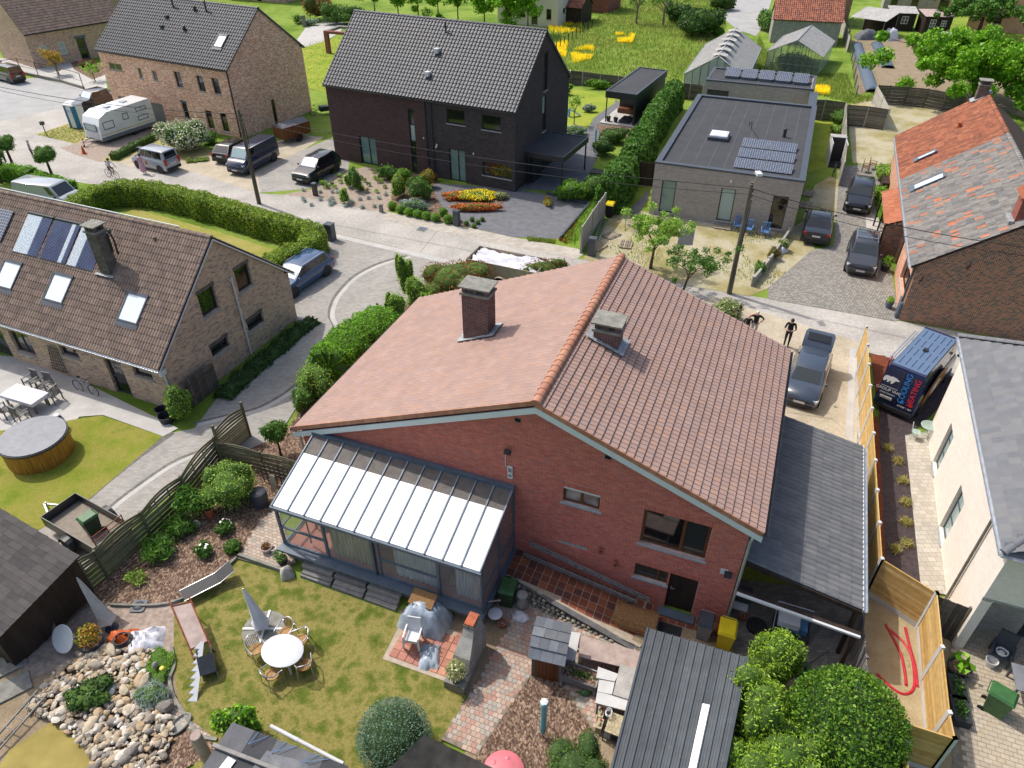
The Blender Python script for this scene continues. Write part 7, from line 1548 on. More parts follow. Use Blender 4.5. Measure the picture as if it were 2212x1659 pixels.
def car(name,lab,p,rz,st,pm,panel=False,rails=False,glassm='dark_glass',cat='car',boot=False,wind='pane_dim',plate=True):
    s=STY[st];L,W,H=s['L'],s['W'],s['H'];T=thing(name,lab,cat,(p.x,p.y,.04),rz);X=lambda f:(f-.5)*L;m=MB();belt=s['belt'];r=s['r']
    st_=[(0.0,s['tail']*.62,.86),(.012,s['tail']*.95,.95),(.06,s['tail'],.985),(.2,belt if st!='sedan' else s['tail'],1),(.5,belt,1),(s['bf']-.02,belt,1),(s['bf']+.03,s['hood']+.02,.99),(.92,s['hood']*.95,.96),(.975,s['nose'],.9),(1.0,s['nose']*.7,.8)]
    V=[];n=11
    for f,zt,wf in st_:
        w=W/2*wf;zs=[.2,.34,zt*.62,zt*.9,zt];zs[0]=.24 if f in(0,1.0) else .2;ring=[(w*.9,zs[0]),(w*.99,zs[1]),(w,zs[2]),(w*.97,zs[3]),(w*.88,zs[4])]
        V+=[(X(f),-y,z) for y,z in ring]+[(X(f),0,zt+.02)]+[(X(f),y,z) for y,z in ring[::-1]]
    F=[(i*n+j,(i+1)*n+j,(i+1)*n+j+1,i*n+j+1) for i in range(len(st_)-1) for j in range(n-1)]+[tuple(range(n)),tuple(range((len(st_)-1)*n,len(st_)*n))[::-1]]+[((len(st_)-1-i)*n+n-1,(len(st_)-2-i)*n+n-1,(len(st_)-2-i)*n,(len(st_)-1-i)*n) for i in range(len(st_)-1)]
    m.add(V,F)
    bw,tw=W/2*.9,W/2*(.8 if H>1.75 else .74);zb=belt-.02;xa,xb,xc,xd=X(s['bf']),X(s['br']),X(s['rf']),X(s['rr']);
    if st=='pickup':zb=belt-.03
    C=[(xa,bw*.96),(xb,bw*.97)]
    low=[(xb,-bw,zb),(xa,-bw*.95,zb),(xa,bw*.95,zb),(xb,bw,zb)];hi=[(xd,-tw,H-.05),(xc,-tw,H-.06),(xc,tw,H-.06),(xd,tw,H-.05)];cr_=[(xd+.08,-tw*.86,H),(xc-.12,-tw*.86,H-.005),(xc-.12,tw*.86,H-.005),(xd+.08,tw*.86,H)]
    b0=len(m.v);m.add(low+hi+cr_,[(0,1,5,4),(1,2,6,5),(2,3,7,6),(3,0,4,7),(4,5,9,8),(5,6,10,9),(6,7,11,10),(7,4,8,11),(8,9,10,11)])
    m.build('body',pm,T,38)
    def pane(q,s0,s1,t0,t1,nm,mat,par=T,d=.012):
        a,b,c,e=[Vector(v) for v in q];f=lambda u,v:(a.lerp(b,u)).lerp(e.lerp(c,u),v);nn=(b-a).cross(e-a).normalized()
        ctr=f(.5,.5);
        if nn.dot(ctr-Vector((0 if abs(nn.x)<.4 else ctr.x-nn.x*0,0,.8)))<0 and abs(nn.y)>.5:nn=-nn if nn.y*ctr.y<0 else nn
        mm=MB();mm.ext([f(s0,t0)+nn*d,f(s1,t0)+nn*d,f(s1,t1)+nn*d,f(s0,t1)+nn*d],-nn*.03);return mm.build(nm,mat,par)
    R_=[low[0],low[1],hi[1],hi[0]];L_=[low[2],low[3],hi[3],hi[2]];Fq=[low[1],low[2],hi[2],hi[1]];B_=[low[3],low[0],hi[0],hi[3]]
    pane(Fq,.06,.94,.08,.92,'windscreen',wind);
    if not panel:pane(B_,.1,.9,.15,.88,'rear_window',glassm)
    ws=[(.1,.42),(.45,.72),(.75,.92)] if st not in('sedan','hatch','pickup') else [(.16,.5),(.53,.86)] if st!='hatch' else [(.2,.52),(.55,.84)]
    if panel=='half':ws=[(.78,.93)]
    elif panel:ws=[(.82,.94)]
    for a,b in ws:pane(R_,a,b,.14,.9,'side_window',glassm);pane(L_,1-b,1-a,.14,.9,'side_window',glassm)
    wx=(X(.18),X(.815));
    for x in wx:
        for sd in(-1,1):
            y=sd*(W/2-.12);wheel(T,x,y,r,.22,sd);mm=MB();mm.X=Matrix.Translation((x,sd*(W/2-.06),r+.02))@Matrix.Rotation(math.pi/2,4,'X');mm.lathe([(r*1.16,-.075),(r*1.16,.075)],(0,0,0),20);mm.build('wheel_arch','black_plastic',T)
    for sd in(-1,1):
        one('cb',(X(.955),sd*W*.36,s['nose']*.9),.22,.34,.13,rz=-sd*.35).build('headlight','lamp_clear',T);one('cb',(X(.012),sd*W*.4,s['tail']*.86),.1,.22,.16 if H<1.7 else .5).build('tail_light','red_light',T)
        one('ell',(X(s['bf']-.03),sd*(W/2+.06),belt+.06),.07,.1,.08,8,6).build('mirror',pm if H<1.9 else 'black_plastic',T,60)
    one('cb',(X(1.0)-.04,0,s['nose']*.72),.06,W*.5,.16).build('grille','black_plastic',T);one('cb',(X(.0)+.0,0,.36),.1,W*.86,.2).build('rear_bumper','black_plastic',T);one('cb',(X(1.0)-.06,0,.32),.12,W*.72,.16).build('front_bumper','black_plastic',T)
    if plate:one('cb',(X(1.0)+.005,0,.45),.02,.52,.11).build('number_plate','plate_white',T);one('cb',(X(0)-.045,0,s['tail']*.72 if st!='van' else .8),.02,.52,.11).build('number_plate','plate_white',T)
    if rails:
        for sd in(-1,1):one('bar',(xd+.15,sd*tw*.92,H+.03),(xc-.1,sd*tw*.92,H+.02),.03,.03).build('roof_rail','aluminium',T)
        if rails==2:
            for f in(.2,.75):one('bar',(xd+(xc-xd)*f,-tw*.92,H+.08),(xd+(xc-xd)*f,tw*.92,H+.08),.06,.03).build('roof_bar','aluminium',T)
    return T
def put(front,rear,z=0,side=0,W=1.8,shift=0):
    """place a car from two contact points on one visible side"""
    f,b=P(*front),P(*rear);d=(f-b).normalized();nr=Vector((-d.y,d.x,0));return (f+b)/2+nr*side*W/2+d*shift,math.atan2(d.y,d.x)
p,a=put((-8,166),(58,184),side=0);car('parked_car','dark green people carrier on the side street by the railing',p,a,'mpv','paint_dkgreen')
car('parked_car','white car partly cut by the left picture edge behind the dark carrier',P(-35,150),R(170),'hatch','paint_white')
p,a=put((196,246),(262,228),side=-1);car('pickup_truck','large black pickup behind the caravan and portable toilet',p,a,'pickup','paint_black',cat='pickup',wind='pane_sky')
p,a=put((297.5,364),(351,376),side=-1,W=1.66);car('parked_car','silver box-shaped car beside the woman in pink',p,a,'mpv','paint_silver')
p,a=put((552,322),(489,358),side=1,W=1.0);car('parked_car','black hatchback next to the dark blue minivan',p,a,'hatch','paint_black')
p,a=put((543,377),(596,348),side=-1,W=1.9);car('parked_van','dark navy minivan parked on the sand apron',p,a,'van','paint_navy',cat='van',panel='half',wind='pane_pale')
p,a=put((683,397),(729,371),side=-1,W=1.86);car('parked_car','black off-road car on the grey paved drive',p,a,'suv','paint_black',rails=True,wind='pane_sky')
p,a=put((160,464),(40,446),side=1,W=1.6);car('parked_van','silver panel van behind the brown cottage roof',p,a,'van','paint_silver',cat='van',panel=True)
p,a=put((643,642),(706,599),side=-1,W=1.84);car('parked_car','blue estate car in front of the brown brick gable',p,a,'estate','paint_blue',rails=True,wind='pane_sky')
p,a=put((1846,470),(1858,415));car('parked_car','black off-road car furthest up the cobbled drive',p,a,'suv','paint_black')
p,a=put((1768,478),(1758,528));car('parked_car','dark saloon car seen from behind beside the grey house',p,a,'sedan','paint_black',wind='pane_dim',glassm='dark_glass')
p,a=put((1853,603),(1862,535));car('parked_car','dark grey off-road car with roof bars on the cobbles',p,a,'suv','paint_grey',rails=2)
p,a=put((1722,880),(1752,792));T=car('parked_car','grey car with its boot lid open beside the tile roof',p,a,'hatch','paint_slate',wind='pane_dim')
m=MB();V=[];
for k,(x,z) in enumerate(((-1.42,1.44),(-1.6,1.75),(-1.95,1.98),(-2.3,1.95))):
    V+=[(x,-.72+.1*(k>2),z),(x,.72-.1*(k>2),z),(x,.72-.1*(k>2),z-.07),(x,-.72+.1*(k>2),z-.07)]
m.add(V,[(i*4+j,i*4+(j+1)%4,(i+1)*4+(j+1)%4,(i+1)*4+j) for i in range(3) for j in range(4)]+[(0,1,2,3),(15,14,13,12)]);m.build('boot_lid','paint_slate',T,40)
one('cb',(-1.74,0,1.88),.4,1.1,.03,R=Matrix.Rotation(.6,3,'Y')).build('boot_window','dark_glass',T)
# signwritten van
f,b=P(2044,822),P(1981,900);d=(f-b).normalized();p=(f+b)/2+Vector((-d.y,d.x,0))*.98;SP=car('work_van','dark blue signwritten van with COOLING and HEATING lettering',p,math.atan2(d.y,d.x),'sprinter','paint_vanblue',cat='van',panel=True,plate=False)
one('box',-2.7,1.35,-.76,.76,2.645,2.66).build('roof_skin','paint_steel',SP)
for k in range(5):
    for q in range(4):one('box',-2.5+q*.98,-1.75+q*.98,-.6+k*.28,-.57+k*.28,2.66,2.672).build('roof_rib','paint_vanblue',SP)
one('box',-.8,-.55,-.1,.1,2.66,2.74).build('roof_vent','black_plastic',SP);tubeobj('ladder_rail','red_plastic',SP,[(-2.7,.86,2.2),(-2.75,.9,2.75),(-2.4,.9,2.75)],.03,6)
for k in range(2):one('bar',(-2.6,.84+.12*k,2.74),(.6,.84+.12*k,2.74),.05,.05).build('roof_ladder','aluminium',SP)
def txt(T,s,M,size,mat,name='lettering'):
    cu=bpy.data.curves.new(name,'FONT');cu.body=s;cu.size=size;cu.extrude=.002;cu.align_x='CENTER';cu.materials.append(MT(mat));o=bpy.data.objects.new(name,cu);me=bpy.data.meshes.new_from_object(o);bpy.data.objects.remove(o);o=bpy.data.objects.new(name,me);link(o,T);o.matrix_basis=M;return o
plain('ink_blue',(60,150,236),.5,0,k=.9);plain('ink_red',(232,52,60),.5,0,k=.9);plain('ink_white',(240,240,240),.5,0,k=.9);plain('van_orange',(180,96,56),.45,.35,3,k=.8)
xr=-2.87;RB=lambda y,z:Matrix(((0,0,-1,xr),(-1,0,0,y),(0,1,0,z),(0,0,0,1)))
one('box',xr+.02,xr+.06,-.88,.88,.55,2.5).build('rear_door','paint_vanblue',SP);one('box',xr,xr+.03,-.008,.008,.6,2.5).build('door_seam','black_plastic',SP)
ROT=Matrix.Rotation(math.pi/2,4,'Z')
txt(SP,'COOLING',RB(-.3,1.68)@ROT,.36,'ink_blue');txt(SP,'HEATING',RB(-.72,1.62)@ROT,.36,'ink_red')
txt(SP,'GROUP VHC',RB(.45,1.22),.2,'ink_white');txt(SP,'www.groupvhc.be',RB(.45,1.42),.1,'ink_white');txt(SP,'GREEN ENERGY',RB(.45,1.05),.1,'ink_white');txt(SP,'02/058 1 000',RB(-.45,.66),.12,'ink_white')
one('box',xr-.005,xr+.02,.18,.72,.78,.91).build('number_plate','plate_white',SP);txt(SP,'1-GGL-640',Matrix.Translation((-.007,0,0))@RB(.45,.81),.1,'black_plastic')
BEAR=[(0,.1),(.02,.25),(.08,.4),(.2,.46),(.4,.44),(.55,.5),(.68,.47),(.78,.47),(.85,.4),(.97,.36),(1,.31),(.95,.27),(.82,.26),(.74,.2),(.7,.1),(.66,0),(.56,-.06),(.5,-.05),(.52,.02),(.5,.12),(.42,.12),(.4,.02),(.33,-.04),(.26,-.03),(.28,.06),(.22,.14),(.16,.06),(.12,-.02),(.04,0)]
def bear(T,M,k,mat):
    m=MB();m.X=M;m.add([(x*k,y*k,0) for x,y in BEAR],[tuple(range(len(BEAR)))]);return m.build('bear_emblem',mat,T)
bear(SP,RB(.85,1.7)@Matrix.Translation((0,0,.004)),.72,'ink_white')
for y,c,n in((-.28,'ink_blue',6),(-.68,'ink_red',10)):
    m=MB();
    for k in range(n):m.X=RB(y,.93)@Matrix.Rotation(k*2*math.pi/n,4,'Z');m.box(.0,.1,-.012,.012,0,.004)
    m.build('star_emblem',c,SP)
yr=-.985;SB=lambda x,z:Matrix(((1,0,0,x),(0,0,-1,yr),(0,1,0,z),(0,0,0,1)))
m=MB();m.X=SB(0,0);m.add([(-2.3,.75,0),(.6,.72,0),(.9,1.3,0),(.3,1.75,0),(-.8,1.9,0),(-1.9,1.55,0),(-2.4,1.2,0)],[tuple(range(7))]);m.build('side_graphic','van_orange',SP);bear(SP,Matrix.Translation((0,-.006,0))@SB(-1.3,.85),1.2,'ink_white')
# caravan
a,b=P(225,314),P(341,275);d=(b-a).normalized();rz=math.atan2(d.y,d.x);L=(b-a).length;CV2=thing('caravan','white touring caravan with yellow stripe parked on the gravel','caravan',(a.x,a.y,0),rz);Wc=2.3
pr=[(0,.45),(L,.45),(L,2.55),(L-.15,2.72),(1.2,2.62),(.35,2.25),(.08,1.6)];m=MB();m.ext([(x,0,z) for x,z in pr],(0,Wc,0));m.build('body','paint_white',CV2)
one('box',.02,L-.02,-.012,Wc+.012,.3,.62).build('skirt','plastic_grey',CV2);one('box',.05,L-.05,-.01,0,.78,.84).build('stripe','plastic_yellow',CV2)
for x0,x1,z0,z1 in((.5,1.6,1.2,1.85),(2.6,3.2,1.55,2.1),(4.1,5.2,1.9,2.25),(4.1,5.2,1.1,1.5)):
    if x1<L-.1:window(CV2,Wy(-.02),(x0,x1,z0,z1),'black_plastic','pane_dim',1,1,sill=None,dep=0,fw=.05)
window(CV2,Wxm(.02),(-Wc+.35,-.35,1.1,1.75),'plastic_grey','pane_pale',1,1,sill=None,dep=-.06,fw=.06);one('box',-.03,.05,.3,Wc-.3,.55,1.0).build('front_locker','white_plastic',CV2)
for x,w_ in((1.9,.5),(3.6,.55)):one('box',x,x+w_,.9,.9+w_,2.62,2.76).build('roof_hatch','lamp_clear',CV2)
for y in(.1,Wc-.1):wheel(CV2,L*.58,y,.32,.2,-1 if y<1 else 1)
m=MB();m.bar((.1,.5,.42),(-1.2,Wc/2,.42),.08,.08);m.bar((.1,Wc-.5,.42),(-1.2,Wc/2,.42),.08,.08);m.build('drawbar','galvanised',CV2);one('lathe',[(.09,0),(.09,.12),(.04,.14)],(-1.15,Wc/2,0),10).build('jockey_wheel','tyre',CV2);one('bar',(-1.1,Wc/2,.1),(-1.1,Wc/2,.8),.05,.05).build('jockey_post','red_plastic',CV2)
# portable toilet
a=P(153,277);T=thing('portable_toilet','white and blue portable toilet beside the caravan','toilet',(a.x,a.y,0),R(-20));one('box',0,1.12,0,1.12,.1,2.1).build('cabin','white_plastic',T);one('box',-.03,1.15,-.03,1.15,0,.1).build('skid','pot_dark',T)
m=MB();m.prism([(-.04,-.04),(1.16,-.04),(1.16,1.16),(-.04,1.16)],2.1,2.2);m.add([(-.02,-.02,2.2),(1.14,-.02,2.2),(1.14,1.14,2.2),(-.02,1.14,2.2),(.2,.3,2.42),(.92,.3,2.42),(.92,.82,2.42),(.2,.82,2.42)],[(0,1,5,4),(1,2,6,5),(2,3,7,6),(3,0,4,7),(4,5,6,7)]);m.build('roof','white_plastic',T)
plain('toilet_blue',(30,120,150),.5,.1);
for x in(0,.86):one('box',x,x+.26,-.02,0,.12,2.08).build('blue_panel','toilet_blue',T)
one('box',1.12,1.14,.0,.3,.12,2.08).build('blue_panel','toilet_blue',T);one('box',.3,.82,-.015,0,.15,2.0).build('door','white_plastic',T);txt(T,'WC',Matrix(((1,0,0,.56),(0,0,-1,-.02),(0,1,0,1.55),(0,0,0,1))),.25,'ink_blue')
# trailers
def trailer(name,lab,p,rz,l,w,h,mat,z=.55,floor='pallet_wood',wheels=(.3,),cover=None):
    T=thing(name,lab,'trailer',(p.x,p.y,.03),rz);one('box',0,l,0,w,z-.08,z).build('bed',floor,T)
    for b in((0,l,-.03,.0),(0,l,w,w+.03),(-.03,0,-.03,w+.03),(l,l+.03,-.03,w+.03)):one('box',*b,z-.12,z+h).build('side_board',mat,T)
    for y in(-.16,w+.16):wheel(T,l*.5,y,wheels[0],.2,-1 if y<0 else 1);mm=MB();mm.X=Matrix.Translation((l*.5,y,wheels[0]))@Matrix.Rotation(math.pi/2,4,'X');r=wheels[0]*1.25;mm.add([(math.cos(k*math.pi/8)*r,math.sin(k*math.pi/8)*r,s) for s in(-.13,.13) for k in range(9)],[(k,k+1,10+k,9+k) for k in range(8)]);mm.build('mudguard',mat,T)
    m=MB();m.bar((0,.2,z-.2),(-1.3,w/2,z-.2),.06,.08);m.bar((0,w-.2,z-.2),(-1.3,w/2,z-.2),.06,.08);m.build('drawbar','galvanised',T);one('bar',(-1.1,w/2,.0),(-1.1,w/2,z),.05,.05).build('jockey_post','galvanised',T)
    if cover:m=MB();m.add([(0,0,z+h),(l,0,z+h),(l,w,z+h),(0,w,z+h),(.1,w/2,z+h+.3),(l-.1,w/2,z+h+.3)],[(0,1,5,4),(1,2,5),(2,3,4,5),(3,0,4)]);m.build('tarpaulin',cover,T)
    return T
p=P(617,314);trailer('box_trailer','covered trailer with grey tarpaulin behind the navy minivan',p,azm(P(617,314),P(668,298)),2.9,1.5,.9,'brown_wood',cover='tarp_dark')
a,b=P(90,1118,.9),P(203,1185,.9);T=trailer('open_trailer','old black open trailer with wooden floor by the fence',Vector((a.x,a.y,0)),azm(a,b),(b-a).length,1.45,.42,'black_metal',.5,'pallet_wood',(.33,));l=(b-a).length
for y in(.1,.7,1.35):one('bar',(l+.02,y,.9),(l+.02,y,1.45),.03,.03).build('tail_bar','rust',T)
for z in(1.15,1.4):one('bar',(l+.02,.1,z),(l+.02,1.35,z),.03,.03).build('tail_bar','rust',T)
a=P(1008,566,1.3);b=P(1190,603,1.3);T=trailer('skip_trailer','wooden-sided trailer full of white sacks by the road',Vector((a.x,a.y,0)),azm(a,b),4.6,1.9,.9,'pallet_wood',.6,'pallet_wood',(.36,))
m=MB();n=14;V=[(.1+4.4*i/n,.08+1.74*j/n,1.2+.28*random.random()+.15*math.sin(i*.7)*math.sin(j*.5)) for i in range(n+1) for j in range(n+1)];m.add(V,[(i*(n+1)+j,(i+1)*(n+1)+j,(i+1)*(n+1)+j+1,i*(n+1)+j+1) for i in range(n) for j in range(n)]);m.build('white_sheet','white_cloth',T,80)
# ---- garden things and street furniture
def TH(name,lab,cat,u,v,rz=0,z=0,group=None):p=P(u,v,z);return thing(name,lab,cat,p,rz,group)
def B(T,nm,mat,*b):return one('box',*b).build(nm,mat,T)
def LA(T,nm,mat,prof,c=(0,0,0),n=14,sx=1,sy=1):return one('lathe',prof,c,n,sx,sy).build(nm,mat,T,40)
def TU(T,nm,mat,pts,r,n=6):return one('tube',pts,r,n).build(nm,mat,T,50)
def wheelie(lab,u,v,rz,bm,lm,h=1.05,w=.56,name='wheelie_bin',z=0):
    T=TH(name,lab,'bin',u,v,rz,z);m=MB();a,b=w*.4,w*.5;m.add([(-a,-a*1.1,.06),(a,-a*1.1,.06),(a,a*1.1,.06),(-a,a*1.1,.06),(-b,-b*1.2,h*.9),(b,-b*1.2,h*.9),(b,b*1.2,h*.9),(-b,b*1.2,h*.9)],[(0,3,2,1),(0,1,5,4),(1,2,6,5),(2,3,7,6),(3,0,4,7),(4,5,6,7)]);m.build('body',bm,T)
    m=MB();c=b*1.06;m.add([(-c,-c*1.22,h*.9),(c,-c*1.22,h*.9),(c,c*1.22,h*.92),(-c,c*1.22,h*.92),(-c*.8,-c*.95,h*.99),(c*.8,-c*.95,h*.99),(c*.8,c,h*1.0),(-c*.8,c,h*1.0)],[(0,1,5,4),(1,2,6,5),(2,3,7,6),(3,0,4,7),(4,5,6,7),(0,3,2,1)]);m.build('lid',lm,T)
    TU(T,'handle',bm,[(-b*.8,b*1.3,h*.9),(-b*.8,b*1.45,h*.93),(b*.8,b*1.45,h*.93),(b*.8,b*1.3,h*.9)],.018)
    for s in(-1,1):mm=MB();mm.X=Matrix.Translation((s*a,b*1.05,.1))@Matrix.Rotation(math.pi/2,4,'Y');mm.lathe([(.1,-.03),(.1,.03)],(0,0,0),12);mm.build('wheel','tyre',T)
    return T
wheelie('yellow wheelie bin beside the back door of the red house',1562,1392,HZ,'plastic_yellow','plastic_yellow');wheelie('grey wheelie bin left of the yellow bin',1517,1374,HZ,'plastic_grey','plastic_dark',1.0,.5)
wheelie('dark green wheelie bin at the conservatory corner',1097,1302,HZ+.1,'plastic_dkgreen','plastic_green');wheelie('bright green wheelie bin on the beige patio',2142,1535,HZ+1.2,'plastic_green','plastic_green',1.05,.58)
wheelie('green wheelie bin standing in the black trailer',205,1150,R(-35),'plastic_dkgreen','plastic_green',.95,.5,z=.5);wheelie('dark bin with yellow lid behind the concrete fence',1316,468,R(-21),'black_plastic','plastic_yellow',1.1,.6)
def pot(lab,u,v,r,h,mat,plant=None,z=0,name='flower_pot',pl=.3,n=200,sz=.1):
    T=TH(name,lab,'pot',u,v,0,z);LA(T,'pot',mat,[(r*.7,0),(r,h*.9),(r*1.08,h*.9),(r*1.08,h),(r*.9,h),(r*.88,h*.85)]);LA(T,'soil','mulch',[(r*.88,h*.8),(r*.87,h*.86)])
    if plant:leaves('plant',plant,*ellpts((0,0,h+pl*.7),(pl,pl,pl),n,.4),sz,T)
    return T
pot('pale round pot with dry plant on the block path end',578,1192,.22,.3,'pink_fibre','leaf_red',pl=.14,n=60);pot('dark pot with green spurge beside the glasshouse sill',612,1218,.2,.3,'pot_dark','leaf_mid',pl=.3);pot('small white pot on the block path',592,1193,.12,.25,'white_plastic')
pot('clay chimney-shaped pot on the mulch bed',456,1118,.2,.55,'terracotta');pot('large dark pot with yellow leafed plant by the old fence',205,1398,.38,.4,'pot_dark','leaf_amber',pl=.42,n=320,sz=.12);pot('round grey pot on the cobbles by the farmhouse corner',1918,665,.22,.4,'slate_blue_metal','leaf_lime',pl=.22);pot('black pot with leafy plant beside the dark grey car',1910,585,.28,.45,'pot_dark','leaf_bright',pl=.4)
pot('big black tub with banana plant on the patio by the board fence',2064,1455,.36,.4,'pot_dark','leaf_bright',pl=.34,sz=.3,n=24);pot('terracotta pot near the carport entrance',1603,1338,.16,.3,'terracotta');pot('round clay pot by the white broken chair',1085,1352,.16,.22,'terracotta')
for i,(u,v,lab) in enumerate(((352,896,'smaller black rubber tub at the terrace edge'),(362,910,'larger black rubber tub at the terrace edge'))):T=TH('rubber_tub',lab,'tub',u,v);r=.3+.08*i;LA(T,'tub','pot_dark',[(r*.8,0),(r,.38),(r*.92,.38),(r*.75,.05)]);TU(T,'handle','pot_dark',[(-r,0,.38),(-r*1.1,0,.44),(-r*.9,0,.46)],.02)
# hot tub
c=P(70,943,1.08);T=thing('hot_tub','round wooden hot tub with grey cover on the neighbour lawn','hot tub',(c.x,c.y,0));rt=(P(138,943,1.08)-c).length;n=44;me=MB();me.box(-rt*math.pi/n*.96,rt*math.pi/n*.96,-.03,.03,0,1.0);
plain('tub_wood',(196,136,56),.5,.3,3,sv=(6,6,.4));me=me.mesh('stave','tub_wood')
for k in range(n):a=2*math.pi*k/n;o=bpy.data.objects.new('stave',me);link(o,T);o.location=(math.cos(a)*rt*.95,math.sin(a)*rt*.95,0);o.rotation_euler=(0,0,a+math.pi/2)
LA(T,'rim','pot_dark',[(rt*.98,1.0),(rt*1.02,1.02),(rt*1.02,1.1),(rt*.9,1.1)],n=44)
for s in(0,1):m=MB();A=[(math.cos(math.pi*k/16+s*math.pi+.35)*rt*.985,math.sin(math.pi*k/16+s*math.pi+.35)*rt*.985) for k in range(17)];m.prism(A,1.1,1.15);m.build('cover_half','plastic_grey',T)
T=TH('tub_stove','blue tank with white cap beside the hot tub','stove',136,925);LA(T,'tank','paint_navy',[(.2,0),(.22,.5),(.14,.75)]);LA(T,'cap','white_plastic',[(.12,.75),(.14,.82),(.05,.86)])
# seating on the terrace
def slat_chair(lab,u,v,rz,mat='grey_timber',name='garden_chair',group=None):
    T=TH(name,lab,'chair',u,v,rz,0,group)
    for k in range(5):B(T,'seat_slat',mat,-.25,.25,-.25+k*.1,-.17+k*.1,.42,.45)
    for k in range(5):B(T,'back_slat',mat,-.24+k*.11,-.18+k*.11,.25,.28,.45,.95)
    B(T,'back_rail',mat,-.27,.27,.24,.29,.95,1.0)
    for x in(-.27,.27):
        B(T,'arm',mat,x-.03,x+.03,-.27,.27,.63,.66)
        for y in(-.25,.25):B(T,'leg',mat,x-.025,x+.025,y-.025,y+.025,0,.63)
    return T
a,b,c,d=[P(u,v,.76) for u,v in((0,852),(30,831),(104,849),(67,872))];T=thing('garden_table','long table with white floral cloth on the terrace','table',(d.x,d.y,0),azm(d,a));l=(a-d).length;w_=(c-d).length;sg=-1
B(T,'tabletop','grey_timber',0,l,-w_,0,.7,.74);B(T,'tablecloth','white_cloth',-.04,l+.04,-w_-.04,.04,.742,.752)
B(T,'cloth_side','white_cloth',-.05,-.04,-w_-.04,.04,.56,.752);B(T,'cloth_side','white_cloth',-.04,l+.04,.04,.05,.58,.752)
for x in(.1,l-.1):
    for y in(-.1,-w_+.1):B(T,'leg','grey_timber',x-.04,x+.04,y-.04,y+.04,0,.7)
az=azm(d,a)
for u,v,q,lab in((75,838,0,'slatted chair behind the terrace table, left'),(104,845,.1,'slatted chair behind the terrace table, right'),(120,868,-1.4,'slatted chair at the right end of the terrace table'),(52,908,3.1,'slatted chair in front of the terrace table'),(18,900,3.2,'slatted chair in front of the table near the picture edge')):slat_chair(lab,u,v,R(-23)+q,group='chairs round the terrace table')
def bicycle(lab,u,v,rz,fm='aluminium',lean=.08,z=0):
    T=TH('bicycle',lab,'bicycle',u,v,rz,z);
    for x in(-.52,.52):
        m=MB();m.tube([(x+.33*math.cos(k*math.pi/10),0,.34+.33*math.sin(k*math.pi/10)) for k in range(21)],.018,6,False);o=m.build('wheel','tyre',T,60);TU(o,'hub','galvanised',[(x,-.04,.34),(x,.04,.34)],.025)
        for k in range(6):one('bar',(x,0,.34),(x+.31*math.cos(k),0,.34+.31*math.sin(k)),.005,.005).build('spoke','galvanised',o)
    TU(T,'frame',fm,[(-.52,0,.34),(-.15,0,.85),(.38,0,.82),(-.05,0,.32),(-.52,0,.34)],.018);TU(T,'fork',fm,[(.52,0,.34),(.38,0,.82),(.36,0,.95)],.016);TU(T,'handlebar','black_plastic',[(.45,-.25,.98),(.36,-.1,.96),(.36,.1,.96),(.45,.25,.98)],.015);TU(T,'seat_post',fm,[(-.05,0,.32),(-.18,0,.95)],.016);one('ell',(-.2,0,.98),.14,.07,.035,8,5).build('saddle','black_plastic',T,60);return T
bicycle('white bicycle leaning on the brown cottage wall',190,850,R(-23));bicycle('black bicycle beside the farmhouse steps',1904,528,R(75),'black_metal');bicycle('dark bicycle parked behind the grey house terrace',1800,378,R(60),'black_metal')
# loungers, parasols, white table set
T=TH('sun_lounger','grey folding sun lounger on the lawn edge','lounger',455,1272,R(38));
for s in(-.28,.28):TU(T,'side_tube','aluminium',[(-1.0,s,.0),(-.95,s,.36),(.35,s,.36),(.95,s,.6)],.018);TU(T,'leg','aluminium',[(.5,s,.4),(.6,s,0)],.016)
B(T,'seat_fabric','black_plastic',-.93,.33,-.27,.27,.36,.375);one('cb',(.63,0,.49),.66,.54,.015,R=Matrix.Rotation(-.38,3,'Y')).build('back_fabric','black_plastic',T)
def parasol_closed(lab,u,v,h,mat,lean,base):
    T=TH('parasol',lab,'parasol',u,v);q=Vector((lean[0],lean[1],h));TU(T,'pole','aluminium',[(0,0,0),q],.025,8);m=MB();n=10;rows=[(.18,.28),(.26,.2),(.55,.13),(.85,.07),(.98,.03)]
    V=[q*t+Vector((r*(1+.25*(k%2))*math.cos(k*2*math.pi/n),r*(1+.25*(k%2))*math.sin(k*2*math.pi/n),0)) for t,r in rows for k in range(n)];m.add(V,[(i*n+k,i*n+(k+1)%n,(i+1)*n+(k+1)%n,(i+1)*n+k) for i in range(4) for k in range(n)]);m.build('canopy',mat,T,70)
    if base:
        for k in range(4):a=k*math.pi/2;m=MB();m.prism([(math.cos(a+.08+j*.24)*.75,math.sin(a+.08+j*.24)*.75) for j in range(7)]+[(.05*math.cos(a+.8),.05*math.sin(a+.8))],.03,.09);m.build('base_slab','old_concrete',T)
        for k in range(2):one('bar',(-.75*math.cos(k*math.pi/2),-.75*math.sin(k*math.pi/2),.1),(.75*math.cos(k*math.pi/2),.75*math.sin(k*math.pi/2),.1),.08,.05).build('base_bar','white_plastic',T)
    else:LA(T,'base','plastic_dark',[(.25,0),(.22,.06),(.05,.1)])
    return T
parasol_closed('closed white parasol on a slab base beside the white table',572,1362,2.2,'white_cloth',(-.3,.1),True);parasol_closed('closed grey parasol leaning by the old fence',243,1358,2.1,'grey_cloth',(-.75,.55),False)
